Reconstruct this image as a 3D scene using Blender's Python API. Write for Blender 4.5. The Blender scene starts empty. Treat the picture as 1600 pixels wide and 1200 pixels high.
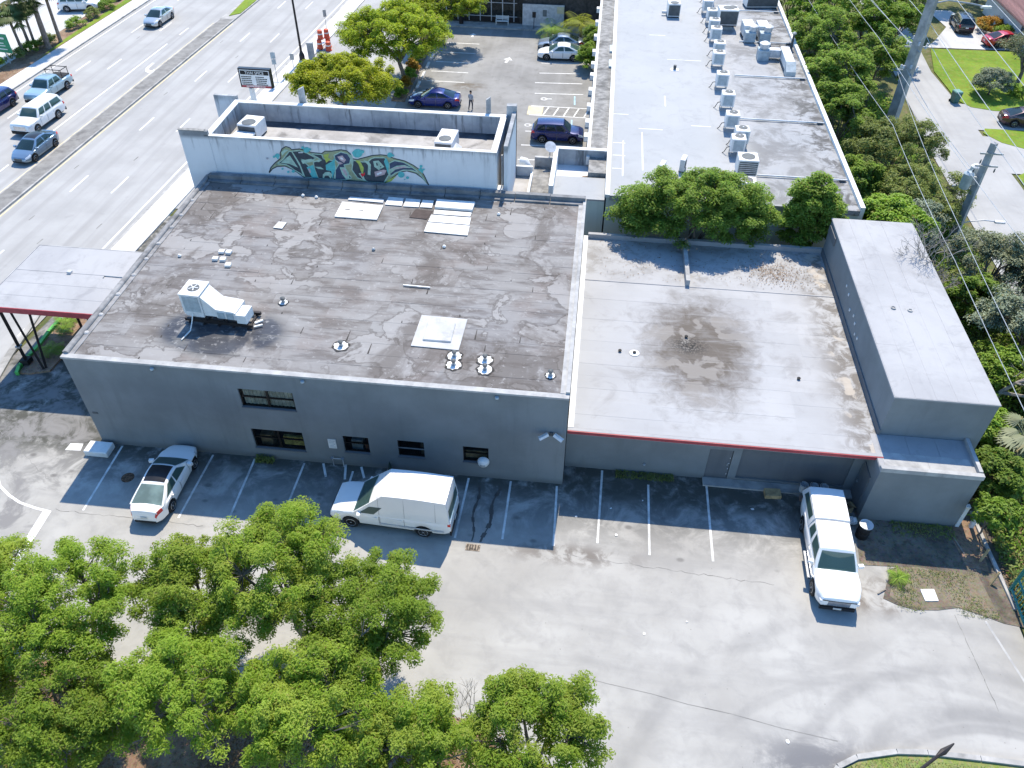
import bpy, bmesh, math, random
import numpy as np
from mathutils import Vector, Matrix
PI = math.pi
R = math.radians
random.seed(7)
scene = bpy.context.scene
COL = scene.collection

# ------------------------------------------------------------------ camera, sky, sun, exposure
def setup_view():
    pitch, yaw, roll = 0.74416, -0.10374, -0.01094
    cy, sy, cp, sp = math.cos(yaw), math.sin(yaw), math.cos(pitch), math.sin(pitch)
    f = Vector((sy*cp, cy*cp, -sp)); r = Vector((cy, -sy, 0)); d = f.cross(r)
    r2 = math.cos(roll)*r + math.sin(roll)*d
    d2 = -math.sin(roll)*r + math.cos(roll)*d
    m = Matrix((r2, -d2, -f)).transposed().to_4x4()
    m.translation = (25.01044, -27.04701, 31.81351)
    cd = bpy.data.cameras.new('camera'); cam = bpy.data.objects.new('camera', cd); COL.objects.link(cam)
    cam.matrix_world = m
    cd.sensor_fit = 'HORIZONTAL'; cd.sensor_width = 36.0; cd.lens = 36.0*1247.22/1600
    cd.clip_start = 0.1; cd.clip_end = 2000
    scene.camera = cam
    scene.render.resolution_x, scene.render.resolution_y = 1024, 768
    w = bpy.data.worlds.new('World'); scene.world = w; w.use_nodes = True
    nt = w.node_tree; bg = nt.nodes['Background']
    sky = nt.nodes.new('ShaderNodeTexSky'); sky.sky_type = 'NISHITA'; sky.sun_disc = False
    sky.sun_elevation = SUN_EL; sky.sun_rotation = SUN_ROT
    sky.air_density = 1.0; sky.dust_density = 0.15; sky.ozone_density = 2.5
    hs = nt.nodes.new('ShaderNodeHueSaturation'); hs.inputs['Saturation'].default_value = 1.2
    nt.links.new(sky.outputs[0], hs.inputs['Color']); nt.links.new(hs.outputs[0], bg.inputs[0]); bg.inputs[1].default_value = SKY
    sl = bpy.data.lights.new('sun', 'SUN'); so = bpy.data.objects.new('sun', sl); COL.objects.link(so)
    sl.energy = SUN; sl.angle = R(0.53); sl.color = (1.0, 0.90, 0.745)
    so.rotation_euler = Vector((-SUN_DIR[0], -SUN_DIR[1], -SUN_DIR[2])).to_track_quat('-Z', 'Y').to_euler()
    so.location = (30, 60, 80)
    vs = scene.view_settings
    vs.view_transform = 'Standard'; vs.look = 'None'; vs.exposure = EXPOSURE; vs.gamma = 1.0; vs.use_curve_mapping = False
SUN_DIR = Vector((0.18, 4.09, 6.13)).normalized()
SUN_EL = math.asin(SUN_DIR[2]); SUN_ROT = math.atan2(SUN_DIR[0], SUN_DIR[1])
SUN, SKY, EXPOSURE = 3.4, 0.15, 1.10
setup_view()

# ------------------------------------------------------------------ node helper
class NG:
    def __init__(s, name, rough=0.85, metal=0.0, spec=0.3):
        s.m = bpy.data.materials.new(name); s.m.use_nodes = True
        s.t = s.m.node_tree; s.b = s.t.nodes['Principled BSDF']; s.out = s.t.nodes['Material Output']
        s.b.inputs['Roughness'].default_value = rough; s.b.inputs['Metallic'].default_value = metal
        s.b.inputs['Specular IOR Level'].default_value = spec
    def node(s, ty, **kw):
        n = s.t.nodes.new(ty)
        for k, v in kw.items(): setattr(n, k, v)
        return n
    def put(s, sock, v):
        if isinstance(v, bpy.types.NodeSocket): s.t.links.new(v, sock)
        elif isinstance(v, (tuple, list)):
            sock.default_value = tuple(v) if len(sock.default_value) == len(v) else tuple(v)+(1,)
        else: sock.default_value = v
    def pos(s): return s.node('ShaderNodeNewGeometry').outputs['Position']
    def obj(s): return s.node('ShaderNodeTexCoord').outputs['Object']
    def isl(s): return s.node('ShaderNodeNewGeometry').outputs['Random Per Island']
    def rnd(s): return s.node('ShaderNodeObjectInfo').outputs['Random']
    def scl(s, vec, sc, rz=0):
        n = s.node('ShaderNodeMapping'); s.put(n.inputs[0], vec); n.inputs['Scale'].default_value = sc; n.inputs['Rotation'].default_value = (0, 0, rz); return n.outputs[0]
    def noise(s, vec, scale, detail=4, rough=0.55, dist=0):
        n = s.node('ShaderNodeTexNoise'); s.put(n.inputs['Vector'], vec)
        n.inputs['Scale'].default_value = scale; n.inputs['Detail'].default_value = detail
        n.inputs['Roughness'].default_value = rough; n.inputs['Distortion'].default_value = dist
        return n.outputs[0]
    def vor(s, vec, scale, feat='F1', out=0):
        n = s.node('ShaderNodeTexVoronoi', feature=feat); s.put(n.inputs['Vector'], vec); n.inputs['Scale'].default_value = scale
        return n.outputs[out]
    def sm(s, v, a, b, lo=0.0, hi=1.0):
        n = s.node('ShaderNodeMapRange', interpolation_type='SMOOTHSTEP'); s.put(n.inputs[0], v)
        n.inputs[1].default_value = a; n.inputs[2].default_value = b; n.inputs[3].default_value = lo; n.inputs[4].default_value = hi
        return n.outputs[0]
    def mth(s, op, a, b=0.0):
        n = s.node('ShaderNodeMath', operation=op); s.put(n.inputs[0], a); s.put(n.inputs[1], b); return n.outputs[0]
    def mul(s, a, b): return s.mth('MULTIPLY', a, b)
    def add(s, a, b): return s.mth('ADD', a, b)
    def xyz(s, vec):
        n = s.node('ShaderNodeSeparateXYZ'); s.put(n.inputs[0], vec); return n.outputs
    def dist(s, vec, c, sc=(1, 1, 1)):
        n = s.node('ShaderNodeVectorMath', operation='SUBTRACT'); s.put(n.inputs[0], vec); n.inputs[1].default_value = c
        m = s.node('ShaderNodeVectorMath', operation='MULTIPLY'); s.t.links.new(n.outputs[0], m.inputs[0]); m.inputs[1].default_value = sc
        l = s.node('ShaderNodeVectorMath', operation='LENGTH'); s.t.links.new(m.outputs[0], l.inputs[0]); return l.outputs['Value']
    def mix(s, f, a, b, mode='MIX'):
        n = s.node('ShaderNodeMix', data_type='RGBA', blend_type=mode); s.put(n.inputs[0], f); s.put(n.inputs[6], a); s.put(n.inputs[7], b); return n.outputs[2]
    def col(s, c): s.put(s.b.inputs['Base Color'], c); return s
    def rough(s, v): s.put(s.b.inputs['Roughness'], v); return s
    def bump(s, h, strength=0.4, dist=0.02):
        n = s.node('ShaderNodeBump'); n.inputs['Strength'].default_value = strength; n.inputs['Distance'].default_value = dist
        s.put(n.inputs['Height'], h); s.t.links.new(n.outputs[0], s.b.inputs['Normal']); return s

_cache = {}
def flat(name, c, rough=0.6, metal=0.0, var=0.12, scale=3.0, spec=0.3, bump=0.0):
    """plain surface with a little grime so that it never reads as one flat value"""
    if name in _cache: return _cache[name]
    g = NG(name, rough, metal, spec); p = g.obj()
    n = g.noise(p, scale, 5, 0.6)
    dark = tuple(v*(1-var*1.6) for v in c); lite = tuple(min(1, v*(1+var)) for v in c)
    g.col(g.mix(g.sm(n, 0.3, 0.7), dark, lite))
    if bump: g.bump(g.noise(p, scale*12, 3), bump, 0.01)
    _cache[name] = g.m
    return g.m

# ------------------------------------------------------------------ mesh helper
class MB:
    def __init__(s): s.v = []; s.f = []; s.m = []
    def add(s, vs, fs, m=0):
        o = len(s.v); s.v += [tuple(v) for v in vs]; s.f += [tuple(i+o for i in f) for f in fs]; s.m += [m]*len(fs); return s
    def box(s, x0, x1, y0, y1, z0, z1, m=0, mtop=None):
        vs = [(x0,y0,z0),(x1,y0,z0),(x1,y1,z0),(x0,y1,z0),(x0,y0,z1),(x1,y0,z1),(x1,y1,z1),(x0,y1,z1)]
        s.add(vs, [(0,3,2,1),(0,1,5,4),(1,2,6,5),(2,3,7,6),(3,0,4,7)], m); s.add([vs[4],vs[5],vs[6],vs[7]], [(0,1,2,3)], m if mtop is None else mtop); return s
    def obox(s, c, size, rz=0, m=0, ry=0, rx=0):
        M = Matrix.Translation(c) @ Matrix.Rotation(rz,4,'Z') @ Matrix.Rotation(ry,4,'Y') @ Matrix.Rotation(rx,4,'X')
        a, b, d = size[0]/2, size[1]/2, size[2]/2
        vs = [M @ Vector(q) for q in ((-a,-b,-d),(a,-b,-d),(a,b,-d),(-a,b,-d),(-a,-b,d),(a,-b,d),(a,b,d),(-a,b,d))]
        return s.add(vs, [(0,3,2,1),(0,1,5,4),(1,2,6,5),(2,3,7,6),(3,0,4,7),(4,5,6,7)], m)
    def bbox(s, x0, x1, y0, y1, z0, z1, b=0.03, m=0):
        """box with chamfered vertical and top edges"""
        def ring(i, z): return [(x0+i,y0,z),(x1-i,y0,z),(x1,y0+i,z),(x1,y1-i,z),(x1-i,y1,z),(x0+i,y1,z),(x0,y1-i,z),(x0,y0+i,z)]
        def ring2(e, z): return [(x0+b+e*0,y0+e,z),(x1-b,y0+e,z),(x1-e,y0+b,z),(x1-e,y1-b,z),(x1-b,y1-e,z),(x0+b,y1-e,z),(x0+e,y1-b,z),(x0+e,y0+b,z)]
        vs = ring(b, z0)+ring(b, z1-b)+ring2(b*0.9, z1)
        fs = [tuple(range(7,-1,-1)), tuple(range(16,24))]
        for k in range(2):
            for i in range(8): j = (i+1) % 8; fs.append((k*8+i, k*8+j, k*8+8+j, k*8+8+i))
        return s.add(vs, fs, m)
    def cyl(s, p0, p1, r0, r1=None, n=10, m=0, cap=True):
        r1 = r0 if r1 is None else r1
        return s.tube([p0, p1], [r0, r1], n, m, cap)
    def tube(s, pts, rad, n=8, m=0, cap=True):
        pts = [Vector(p) for p in pts]
        if not isinstance(rad, (list, tuple)): rad = [rad]*len(pts)
        vs = []; fs = []; up = Vector((0,0,1))
        for i, p in enumerate(pts):
            d = (pts[min(i+1,len(pts)-1)]-pts[max(i-1,0)]).normalized()
            a = d.cross(up if abs(d.z) < 0.95 else Vector((1,0,0))).normalized(); b = a.cross(d)
            vs += [p+(a*math.cos(2*PI*k/n)+b*math.sin(2*PI*k/n))*rad[i] for k in range(n)]
        for i in range(len(pts)-1):
            for k in range(n): fs.append((i*n+k, i*n+(k+1)%n, (i+1)*n+(k+1)%n, (i+1)*n+k))
        if cap: fs += [tuple(range(n-1,-1,-1)), tuple(range((len(pts)-1)*n, len(pts)*n))]
        return s.add(vs, fs, m)
    def lathe(s, prof, c=(0,0,0), n=20, m=0, axis='Z'):
        vs = []; fs = []
        for r, z in prof:
            for k in range(n):
                a = 2*PI*k/n; q = (r*math.cos(a), r*math.sin(a), z)
                if axis == 'Y': q = (q[0], q[2], q[1])
                vs.append((c[0]+q[0], c[1]+q[1], c[2]+q[2]))
        for i in range(len(prof)-1):
            for k in range(n): fs.append((i*n+k, i*n+(k+1)%n, (i+1)*n+(k+1)%n, (i+1)*n+k))
        fs += [tuple(range(n-1,-1,-1)), tuple(range((len(prof)-1)*n, len(prof)*n))]
        return s.add(vs, fs, m)
    def prism(s, poly, z0, z1, m=0, mtop=None):
        n = len(poly); vs = [(x,y,z0) for x,y in poly]+[(x,y,z1) for x,y in poly]
        s.add(vs, [(i,(i+1)%n,n+(i+1)%n,n+i) for i in range(n)]+[tuple(range(n-1,-1,-1))], m)
        s.add([(x,y,z1) for x,y in poly], [tuple(range(n))], m if mtop is None else mtop); return s
    def sheet(s, poly, z, m=0): return s.add([(x,y,z) for x,y in poly], [tuple(range(len(poly)))], m)
    def build(s, name, mats, parent=None, loc=(0,0,0), rz=0, smooth=None):
        me = bpy.data.meshes.new(name); me.from_pydata([tuple(v) for v in s.v], [], s.f)
        if not isinstance(mats, (list, tuple)): mats = [mats]
        for mt in mats: me.materials.append(mt)
        if len(mats) > 1: me.polygons.foreach_set('material_index', s.m)
        bm = bmesh.new(); bm.from_mesh(me); bmesh.ops.recalc_face_normals(bm, faces=bm.faces); bm.to_mesh(me); bm.free()
        if smooth:
            me.polygons.foreach_set('use_smooth', [True]*len(me.polygons)); me.set_sharp_from_angle(angle=R(smooth))
        me.update()
        return link(name, me, parent, loc, rz)
def link(name, me, parent=None, loc=(0,0,0), rz=0):
    o = bpy.data.objects.new(name, me); COL.objects.link(o); o.location = loc; o.rotation_euler = (0,0,rz)
    if parent: o.parent = parent
    return o
def tag(o, label, cat, group=None):
    o['label'] = label; o['category'] = cat
    if group: o['group'] = group
    return o
def thing(name, label, cat, loc=(0,0,0), rz=0, group=None):
    o = link(name, None, None, loc, rz); o.empty_display_size = 0.3
    return tag(o, label, cat, group)
def struct(o): o['kind'] = 'structure'; return o
def stuff(o): o['kind'] = 'stuff'; return o
def clone(o, loc=None, rz=None, label=None, group=None, parent=None, scale=None):
    c = o.copy(); COL.objects.link(c); c.parent = parent
    for ch in o.children: clone(ch, parent=c)
    if loc is not None: c.location = loc
    if rz is not None: c.rotation_euler = (0,0,rz)
    if scale is not None: c.scale = scale
    if label: c['label'] = label
    if group: c['group'] = group
    return c

# ------------------------------------------------------------------ materials
def m_asphalt():
    g = NG('lot_asphalt', 0.9); p = g.pos(); x, y, z = g.xyz(p)
    n1 = g.noise(p, 0.16, 6, 0.6); n2 = g.noise(p, 1.1, 6, 0.65, 0.4); n3 = g.noise(p, 22, 3, 0.7); n4 = g.noise(p, 0.5, 5, 0.7, 0.6); lane = g.noise(g.scl(p, (0.12,0.9,1), 0.05), 1.0, 5, 0.6); grit = g.noise(p, 60, 2, 0.8)
    c = g.mix(g.sm(n1, 0.32, 0.68), (0.305,0.296,0.276), (0.39,0.382,0.36))
    c = g.mix(g.mul(g.sm(n2, 0.42, 0.72), 0.5), c, (0.25,0.245,0.235))
    c = g.mix(g.mul(g.sm(lane, 0.48, 0.7), 0.45), c, (0.255,0.25,0.24)); c = g.mix(g.sm(grit, 0.3, 0.7, 0, 0.35), c, (0.5,0.5,0.5), 'OVERLAY')
    # oil, tyre rubber and algae where cars stand against the walls
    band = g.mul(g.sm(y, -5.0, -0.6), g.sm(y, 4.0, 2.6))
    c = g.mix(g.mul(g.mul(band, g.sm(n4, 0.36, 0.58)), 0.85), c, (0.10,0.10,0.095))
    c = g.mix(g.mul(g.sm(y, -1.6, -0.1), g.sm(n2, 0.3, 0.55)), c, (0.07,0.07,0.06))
    c = g.mix(g.mul(g.mul(band, g.sm(n4, 0.58, 0.75)), 0.6), c, (0.36,0.36,0.36))
    # turning-tyre arcs
    for cx, cy, r, wd, k in ((42.6,-17.2,8.9,0.5,0.6), (42.6,-17.2,7.0,0.7,0.85), (42.8,-17.0,6.2,0.3,0.7), (40.4,-19.5,13.5,0.6,0.5), (30.5,5.0,15.2,0.35,0.25), (30.5,5.0,13.6,0.3,0.2), (40.0,-20.5,11.6,0.3,0.35), (26.0,-40.0,29.6,0.5,0.18), (26.0,-40.0,27.4,0.4,0.15)):
        d = g.dist(p, (cx,cy,0)); ring = g.mul(g.sm(g.mth('ABSOLUTE', g.mth('SUBTRACT', d, r)), wd, 0.1), g.sm(g.noise(p, 0.33, 4, 0.6), 0.33, 0.55))
        c = g.mix(g.mul(ring, k*0.6), c, (0.17,0.168,0.165))
    # dark wash in the low corner of the lot and at the soil edge
    c = g.mix(g.mul(g.sm(g.dist(p, (35.8,-13.2,0), (0.32,0.6,1)), 1.3, 0.3), g.sm(n4, 0.35, 0.6)), c, (0.15,0.15,0.155))
    c = g.mix(g.mul(g.sm(g.dist(p, (39.6,-4.9,0), (0.6,0.9,1)), 1.3, 0.4), g.sm(n2, 0.35, 0.65)), c, (0.16,0.14,0.12))
    c = g.mix(g.mul(g.sm(g.dist(p, (25.5,-4.3,0), (0.25,1.4,1)), 1.2, 0.2), g.sm(n2, 0.42, 0.6)), c, (0.17,0.155,0.14))
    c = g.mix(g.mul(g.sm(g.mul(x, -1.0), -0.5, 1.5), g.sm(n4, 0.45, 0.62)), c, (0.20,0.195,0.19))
    c = g.mix(g.sm(n3, 0.25, 0.75, 0.0, 0.28), c, (0.5,0.5,0.48), 'OVERLAY')
    c = g.mix(g.mul(g.sm(g.vor(p, 1.4), 0.05, 0.02), 0.5), c, (0.13,0.12,0.11))
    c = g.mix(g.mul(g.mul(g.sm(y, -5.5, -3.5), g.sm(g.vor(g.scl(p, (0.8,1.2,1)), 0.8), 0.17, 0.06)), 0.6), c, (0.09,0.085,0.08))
    g.col(c).bump(n3, 0.25, 0.01); return g.m
def m_road(name='road_surface', lo=(0.305,0.303,0.296), hi=(0.365,0.363,0.355)):
    g = NG(name, 0.9); p = g.pos()
    st = g.noise(g.scl(p, (1.2,0.035,1), 0), 1.0, 4, 0.6); n = g.noise(p, 0.25, 6, 0.6); f = g.noise(p, 18, 3, 0.7)
    c = g.mix(g.sm(n, 0.3, 0.7), lo, hi); c = g.mix(g.mul(g.sm(st, 0.48, 0.72), 0.6), c, (0.265,0.262,0.26))
    c = g.mix(g.mul(g.sm(g.noise(p, 0.9, 4, 0.6), 0.6, 0.75), 0.35), c, (0.24,0.235,0.23))
    if name == 'road_surface':
        x, y, z = g.xyz(p); u = g.mth('SUBTRACT', x, g.mul(y, 0.045)); wv = g.mth('SINE', g.mul(u, 3.8)); c = g.mix(g.mul(g.sm(wv, 0.0, 1.0), g.sm(g.noise(g.scl(p, (0.5,0.03,1)), 1.0, 4), 0.35, 0.65, 0.05, 0.5)), c, (0.255,0.25,0.243))
    c = g.mix(g.sm(f, 0.25, 0.75, 0, 0.2), c, (0.5,0.5,0.48), 'OVERLAY')
    g.col(c).bump(f, 0.2, 0.01); return g.m
def m_rearlot():
    g = NG('rear_lot_asphalt', 0.9); p = g.pos()
    n = g.noise(p, 0.22, 6, 0.62); n2 = g.noise(p, 1.3, 5, 0.6, 0.3); st = g.noise(g.scl(p, (0.7,0.06,1)), 1.0, 4)
    c = g.mix(g.sm(n, 0.3, 0.7), (0.19,0.188,0.18), (0.275,0.272,0.262)); c = g.mix(g.mul(g.sm(n2, 0.5, 0.75), 0.5), c, (0.14,0.135,0.125))
    c = g.mix(g.mul(g.sm(st, 0.5, 0.7), 0.4), c, (0.31,0.31,0.30))
    c = g.mix(g.mul(g.sm(g.dist(p, (12.2,50.0,0), (0.5,0.8,1)), 1.2, 0.2), g.sm(n2, 0.3, 0.6)), c, (0.14,0.12,0.095))
    g.col(c).bump(g.noise(p, 20, 3), 0.2, 0.01); return g.m
def m_concrete(name, a, b, sc=0.8, stain=0.0, rough=0.85, streak=False):
    g = NG(name, rough); p = g.pos(); n = g.noise(p, sc, 6, 0.62); f = g.noise(p, 14, 3, 0.7)
    c = g.mix(g.sm(n, 0.3, 0.7), a, b)
    if stain:
        k = g.noise(g.scl(p, (2.2,2.2,0.25)) if streak else p, 1.0 if streak else 0.5, 5, 0.65, 0.0 if streak else 0.5)
        c = g.mix(g.mul(g.sm(k, 0.5, 0.68), stain), c, tuple(v*0.35 for v in a))
    c = g.mix(g.sm(f, 0.25, 0.75, 0, 0.18), c, (0.5,0.5,0.5), 'OVERLAY')
    g.col(c).bump(f, 0.2, 0.01); return g.m
def m_mainroof():
    g = NG('rolled_roofing', 0.85, spec=0.25); p = g.pos(); r = g.rnd()
    n1 = g.noise(p, 0.2, 5, 0.6); st = g.noise(g.scl(p, (0.45,1.5,1)), 1.0, 6, 0.65, 0.3); dep = g.noise(p, 0.42, 5, 0.55, 0.35); f = g.noise(p, 9, 4, 0.7); b = g.noise(p, 0.3, 4, 0.6, 0.5)
    c = g.mix(r, (0.148,0.136,0.126), (0.232,0.228,0.222)); c = g.mix(g.mul(g.sm(g.noise(p, 0.09, 4, 0.6), 0.45, 0.6), 0.5), c, (0.19,0.19,0.2))
    c = g.mix(g.mul(g.sm(g.noise(g.scl(p, (1,1,1), 0.3), 0.33, 4), 0.5, 0.66), 0.55), c, (0.165,0.13,0.112))
    c = g.mix(g.sm(st, 0.35, 0.7, 0, 0.6), c, (0.265,0.26,0.252))
    c = g.mix(g.mul(g.sm(st, 0.52, 0.34), 0.75), c, (0.115,0.103,0.096))
    # dried puddle silt, crisp edged
    reg = g.sm(g.noise(p, 0.11, 3, 0.5), 0.38, 0.52); c = g.mix(g.mul(g.mul(g.sm(dep, 0.525, 0.545), reg), 0.72), c, (0.285,0.278,0.27))
    c = g.mix(g.mul(g.sm(g.noise(p, 0.21, 6, 0.68, 0.5), 0.5, 0.62), 0.7), c, (0.098,0.085,0.076)); c = g.mix(g.mul(g.mul(g.mul(g.sm(dep, 0.50, 0.524), g.sm(dep, 0.552, 0.53)), reg), 0.55), c, (0.085,0.075,0.068))
    wet = g.mul(g.sm(g.dist(p, (7.0,2.9,6.1), (0.30,0.50,0.2)), 1.15, 0.8), g.sm(b, 0.34, 0.46))
    c = g.mix(g.mul(wet, 0.85), c, (0.03,0.033,0.042))
    c = g.mix(g.mul(g.mul(wet, g.sm(st, 0.52, 0.6)), 0.6), c, (0.17,0.165,0.15))
    c = g.mix(g.sm(f, 0.3, 0.72, 0, 0.3), c, (0.5,0.5,0.5), 'OVERLAY')
    c = g.mix(g.mul(g.sm(g.noise(p, 3.2, 5, 0.7), 0.58, 0.66), 0.55), c, (0.31,0.305,0.298))
    g.col(c).bump(g.add(f, g.mul(n1, 2.0)), 0.3, 0.012); g.rough(g.sm(wet, 0, 1, 0.88, 0.3)); return g.m
def m_lowroof():
    g = NG('pale_roof_coating', 0.8); p = g.pos(); x, y, z = g.xyz(p); r = g.rnd()
    st = g.noise(g.scl(p, (0.28,2.6,1)), 1.0, 6, 0.68, 0.2); n = g.noise(p, 0.3, 5, 0.6); n2 = g.noise(p, 1.2, 6, 0.7, 0.6); blob = g.noise(p, 0.75, 4, 0.5, 0.4); f = g.noise(p, 12, 3, 0.7)
    c = g.mix(r, (0.34,0.345,0.352), (0.375,0.378,0.383)); c = g.mix(g.sm(n, 0.35, 0.7, 0, 0.6), c, (0.30,0.302,0.306))
    c = g.mix(g.sm(st, 0.5, 0.85, 0, 0.4), c, (0.27,0.265,0.255))
    d = g.add(g.dist(p, (31.7,7.6,3.6), (0.27,0.18,0.1)), g.mul(g.mth('SUBTRACT', n2, 0.5), 1.0))
    k = g.sm(d, 1.12, 0.35); c = g.mix(g.mul(k, g.sm(st, 0.1, 0.52)), c, (0.105,0.09,0.076))
    c = g.mix(g.mul(g.mul(k, g.sm(blob, 0.55, 0.6)), 0.6), c, (0.27,0.255,0.235))
    c = g.mix(g.mul(g.sm(g.noise(p, 0.45, 5, 0.65, 0.6), 0.52, 0.7), 0.5), c, (0.2,0.193,0.185)); e = g.mul(g.sm(x, 37.5, 39.5), g.sm(n2, 0.38, 0.58)); c = g.mix(g.mul(e, 0.8), c, (0.12,0.105,0.09))
    c = g.mix(g.mul(g.mul(g.sm(x, 38.5, 39.3), g.sm(blob, 0.57, 0.62)), 0.8), c, (0.42,0.38,0.33))
    w = g.mul(g.sm(y, 13.2, 14.4), g.sm(n2, 0.46, 0.62)); c = g.mix(g.mul(w, 0.4), c, (0.17,0.155,0.135))
    sp = g.mul(g.sm(g.dist(p, (31.2,7.7,3.6), (0.85,1.1,0.3)), 1.25, 0.1), g.sm(g.noise(p, 9, 3, 0.7), 0.42, 0.54)); c = g.mix(sp, c, (0.02,0.02,0.02))
    c = g.mix(g.sm(f, 0.25, 0.75, 0, 0.18), c, (0.5,0.5,0.5), 'OVERLAY')
    g.col(c).bump(f, 0.15, 0.01); return g.m
def m_paleroof(name, a, b, stain=0.4, edge=None):
    g = NG(name, 0.75); p = g.pos(); x, y, z = g.xyz(p)
    n = g.noise(p, 0.18, 6, 0.65, 0.4); n2 = g.noise(p, 0.9, 6, 0.7, 0.6); st = g.noise(g.scl(p, (1.6,0.25,1)), 1, 5, 0.65)
    c = g.mix(g.sm(n, 0.35, 0.65), a, b); c = g.mix(g.mul(g.sm(n2, 0.5, 0.72), stain), c, tuple(v*0.5 for v in a)); c = g.mix(g.mul(g.sm(st, 0.55, 0.75), stain*0.7), c, tuple(v*0.62 for v in a))
    if edge:
        c = g.mix(g.sm(x, 36.0, 33.5, 0, 0.6), c, (0.33,0.345,0.355)); dk = g.noise(p, 0.32, 6, 0.7, 0.5); c = g.mix(g.mul(g.mul(g.sm(x, 35.6, 37.5), g.sm(dk, 0.46, 0.6)), 0.75), c, (0.14,0.14,0.14))
        e = g.mul(g.sm(x, edge[0], edge[1]), g.sm(n2, 0.45, 0.58)); c = g.mix(g.mul(e, 0.85), c, (0.06,0.058,0.055))
        e2 = g.mul(g.sm(x, edge[0]-3, edge[1]-2), g.sm(n, 0.44, 0.6)); c = g.mix(g.mul(e2, 0.5), c, (0.2,0.2,0.195))
    g.col(c).bump(g.noise(p, 10, 3), 0.15, 0.01); return g.m
def m_wall(name, c0, var=0.1, stain=0.25, dirt=(0.4,0.4,0.4), top=None):
    g = NG(name, 0.85, spec=0.2); p = g.pos(); x, y, z = g.xyz(p)
    n = g.noise(p, 0.35, 5, 0.6); st = g.noise(g.scl(p, (1.6,1.6,0.16)), 1.0, 5, 0.65); f = g.noise(p, 16, 3, 0.6)
    c = g.mix(g.sm(n, 0.3, 0.7), tuple(v*(1-var) for v in c0), tuple(v*(1+var) for v in c0))
    c = g.mix(g.mul(g.sm(st, 0.5, 0.75), stain), c, tuple(v*d for v, d in zip(c0, dirt)))
    if top:
        dr = g.noise(g.scl(p, (3.2,3.2,0.35)), 1.0, 5, 0.7); c = g.mix(g.mul(g.mul(g.sm(z, top-1.3, top-0.05), g.sm(dr, 0.5, 0.66)), 0.65), c, (0.14,0.145,0.155)); c = g.mix(g.mul(g.sm(z, top-0.35, top), g.sm(n, 0.3, 0.6)), c, (0.2,0.21,0.22))
    c = g.mix(g.mul(g.sm(z, 0.5, 0.0), g.sm(n, 0.3, 0.6, 0.2, 0.7)), c, tuple(v*0.55 for v in c0))
    g.col(c).bump(f, 0.25, 0.008); return g.m
def m_soil(name, a, b, c3, sc=1.0, leaf=0.5):
    g = NG(name, 0.95, spec=0.1); p = g.pos()
    n = g.noise(p, 0.45*sc, 6, 0.65, 0.4); n2 = g.noise(p, 2.6*sc, 6, 0.75); n3 = g.noise(p, 14*sc, 3, 0.7); l = g.vor(p, 9*sc, 'F1', 1)
    c = g.mix(g.sm(n, 0.36, 0.62), a, b); c = g.mix(g.mul(g.sm(n2, 0.5, 0.62), leaf), c, c3)
    c = g.mix(g.sm(n3, 0.3, 0.7, 0, 0.5), c, (0.45,0.45,0.45), 'OVERLAY'); c = g.mix(0.14, c, l, 'SOFT_LIGHT')
    g.col(c).bump(n3, 0.7, 0.03); return g.m
def m_leaf(name, a, b, c3=None, trans=0.35):
    g = NG(name, 0.55, spec=0.25); i = g.isl(); p = g.obj(); r = g.rnd()
    n = g.noise(p, 0.9, 3, 0.5)
    c = g.mix(i, a, b)
    c = g.mix(g.sm(g.noise(p, 0.45, 3, 0.5), 0.42, 0.62, 0, 0.35), c, tuple(v*0.75 for v in a)); c = g.mix(g.sm(i, 0.965, 0.97, 0, 0.8), c, (0.30,0.21,0.07)); c = g.mix(g.sm(n, 0.4, 0.62, 0, 0.6), c, tuple(v*0.72 for v in b) if c3 is None else c3)
    h = g.node('ShaderNodeHueSaturation'); g.put(h.inputs['Color'], c); g.put(h.inputs['Value'], g.sm(r, 0, 1, 0.88, 1.12)); c = h.outputs[0]
    g.col(c)
    t = g.node('ShaderNodeBsdfTranslucent'); g.put(t.inputs[0], c); mx = g.node('ShaderNodeMixShader'); mx.inputs[0].default_value = trans
    g.t.links.new(g.b.outputs[0], mx.inputs[1]); g.t.links.new(t.outputs[0], mx.inputs[2]); g.t.links.new(mx.outputs[0], g.out.inputs[0])
    return g.m
def m_paint(name, c, metal=0.0, rough=0.25):
    g = NG(name, rough, metal, 0.5); g.b.inputs['Coat Weight'].default_value = 0.6; g.b.inputs['Coat Roughness'].default_value = 0.06
    n = g.noise(g.obj(), 1.6, 4, 0.6); g.col(g.mix(g.sm(n, 0.35, 0.7, 0, 0.12), c, tuple(v*0.75 for v in c))); return g.m
def m_glass(name, c=(0.02,0.03,0.035), mixf=0.25, tint=(0.5,0.6,0.6)):
    g = NG(name, 0.04, 0, 0.6); g.col(g.mix(g.sm(g.noise(g.obj(), 0.8, 3), 0.4, 0.7), c, tuple(v*1.8 for v in c)))
    if mixf:
        t = g.node('ShaderNodeBsdfTransparent'); t.inputs[0].default_value = tint+(1,); mx = g.node('ShaderNodeMixShader'); mx.inputs[0].default_value = mixf
        g.t.links.new(g.b.outputs[0], mx.inputs[1]); g.t.links.new(t.outputs[0], mx.inputs[2]); g.t.links.new(mx.outputs[0], g.out.inputs[0])
    return g.m

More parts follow.
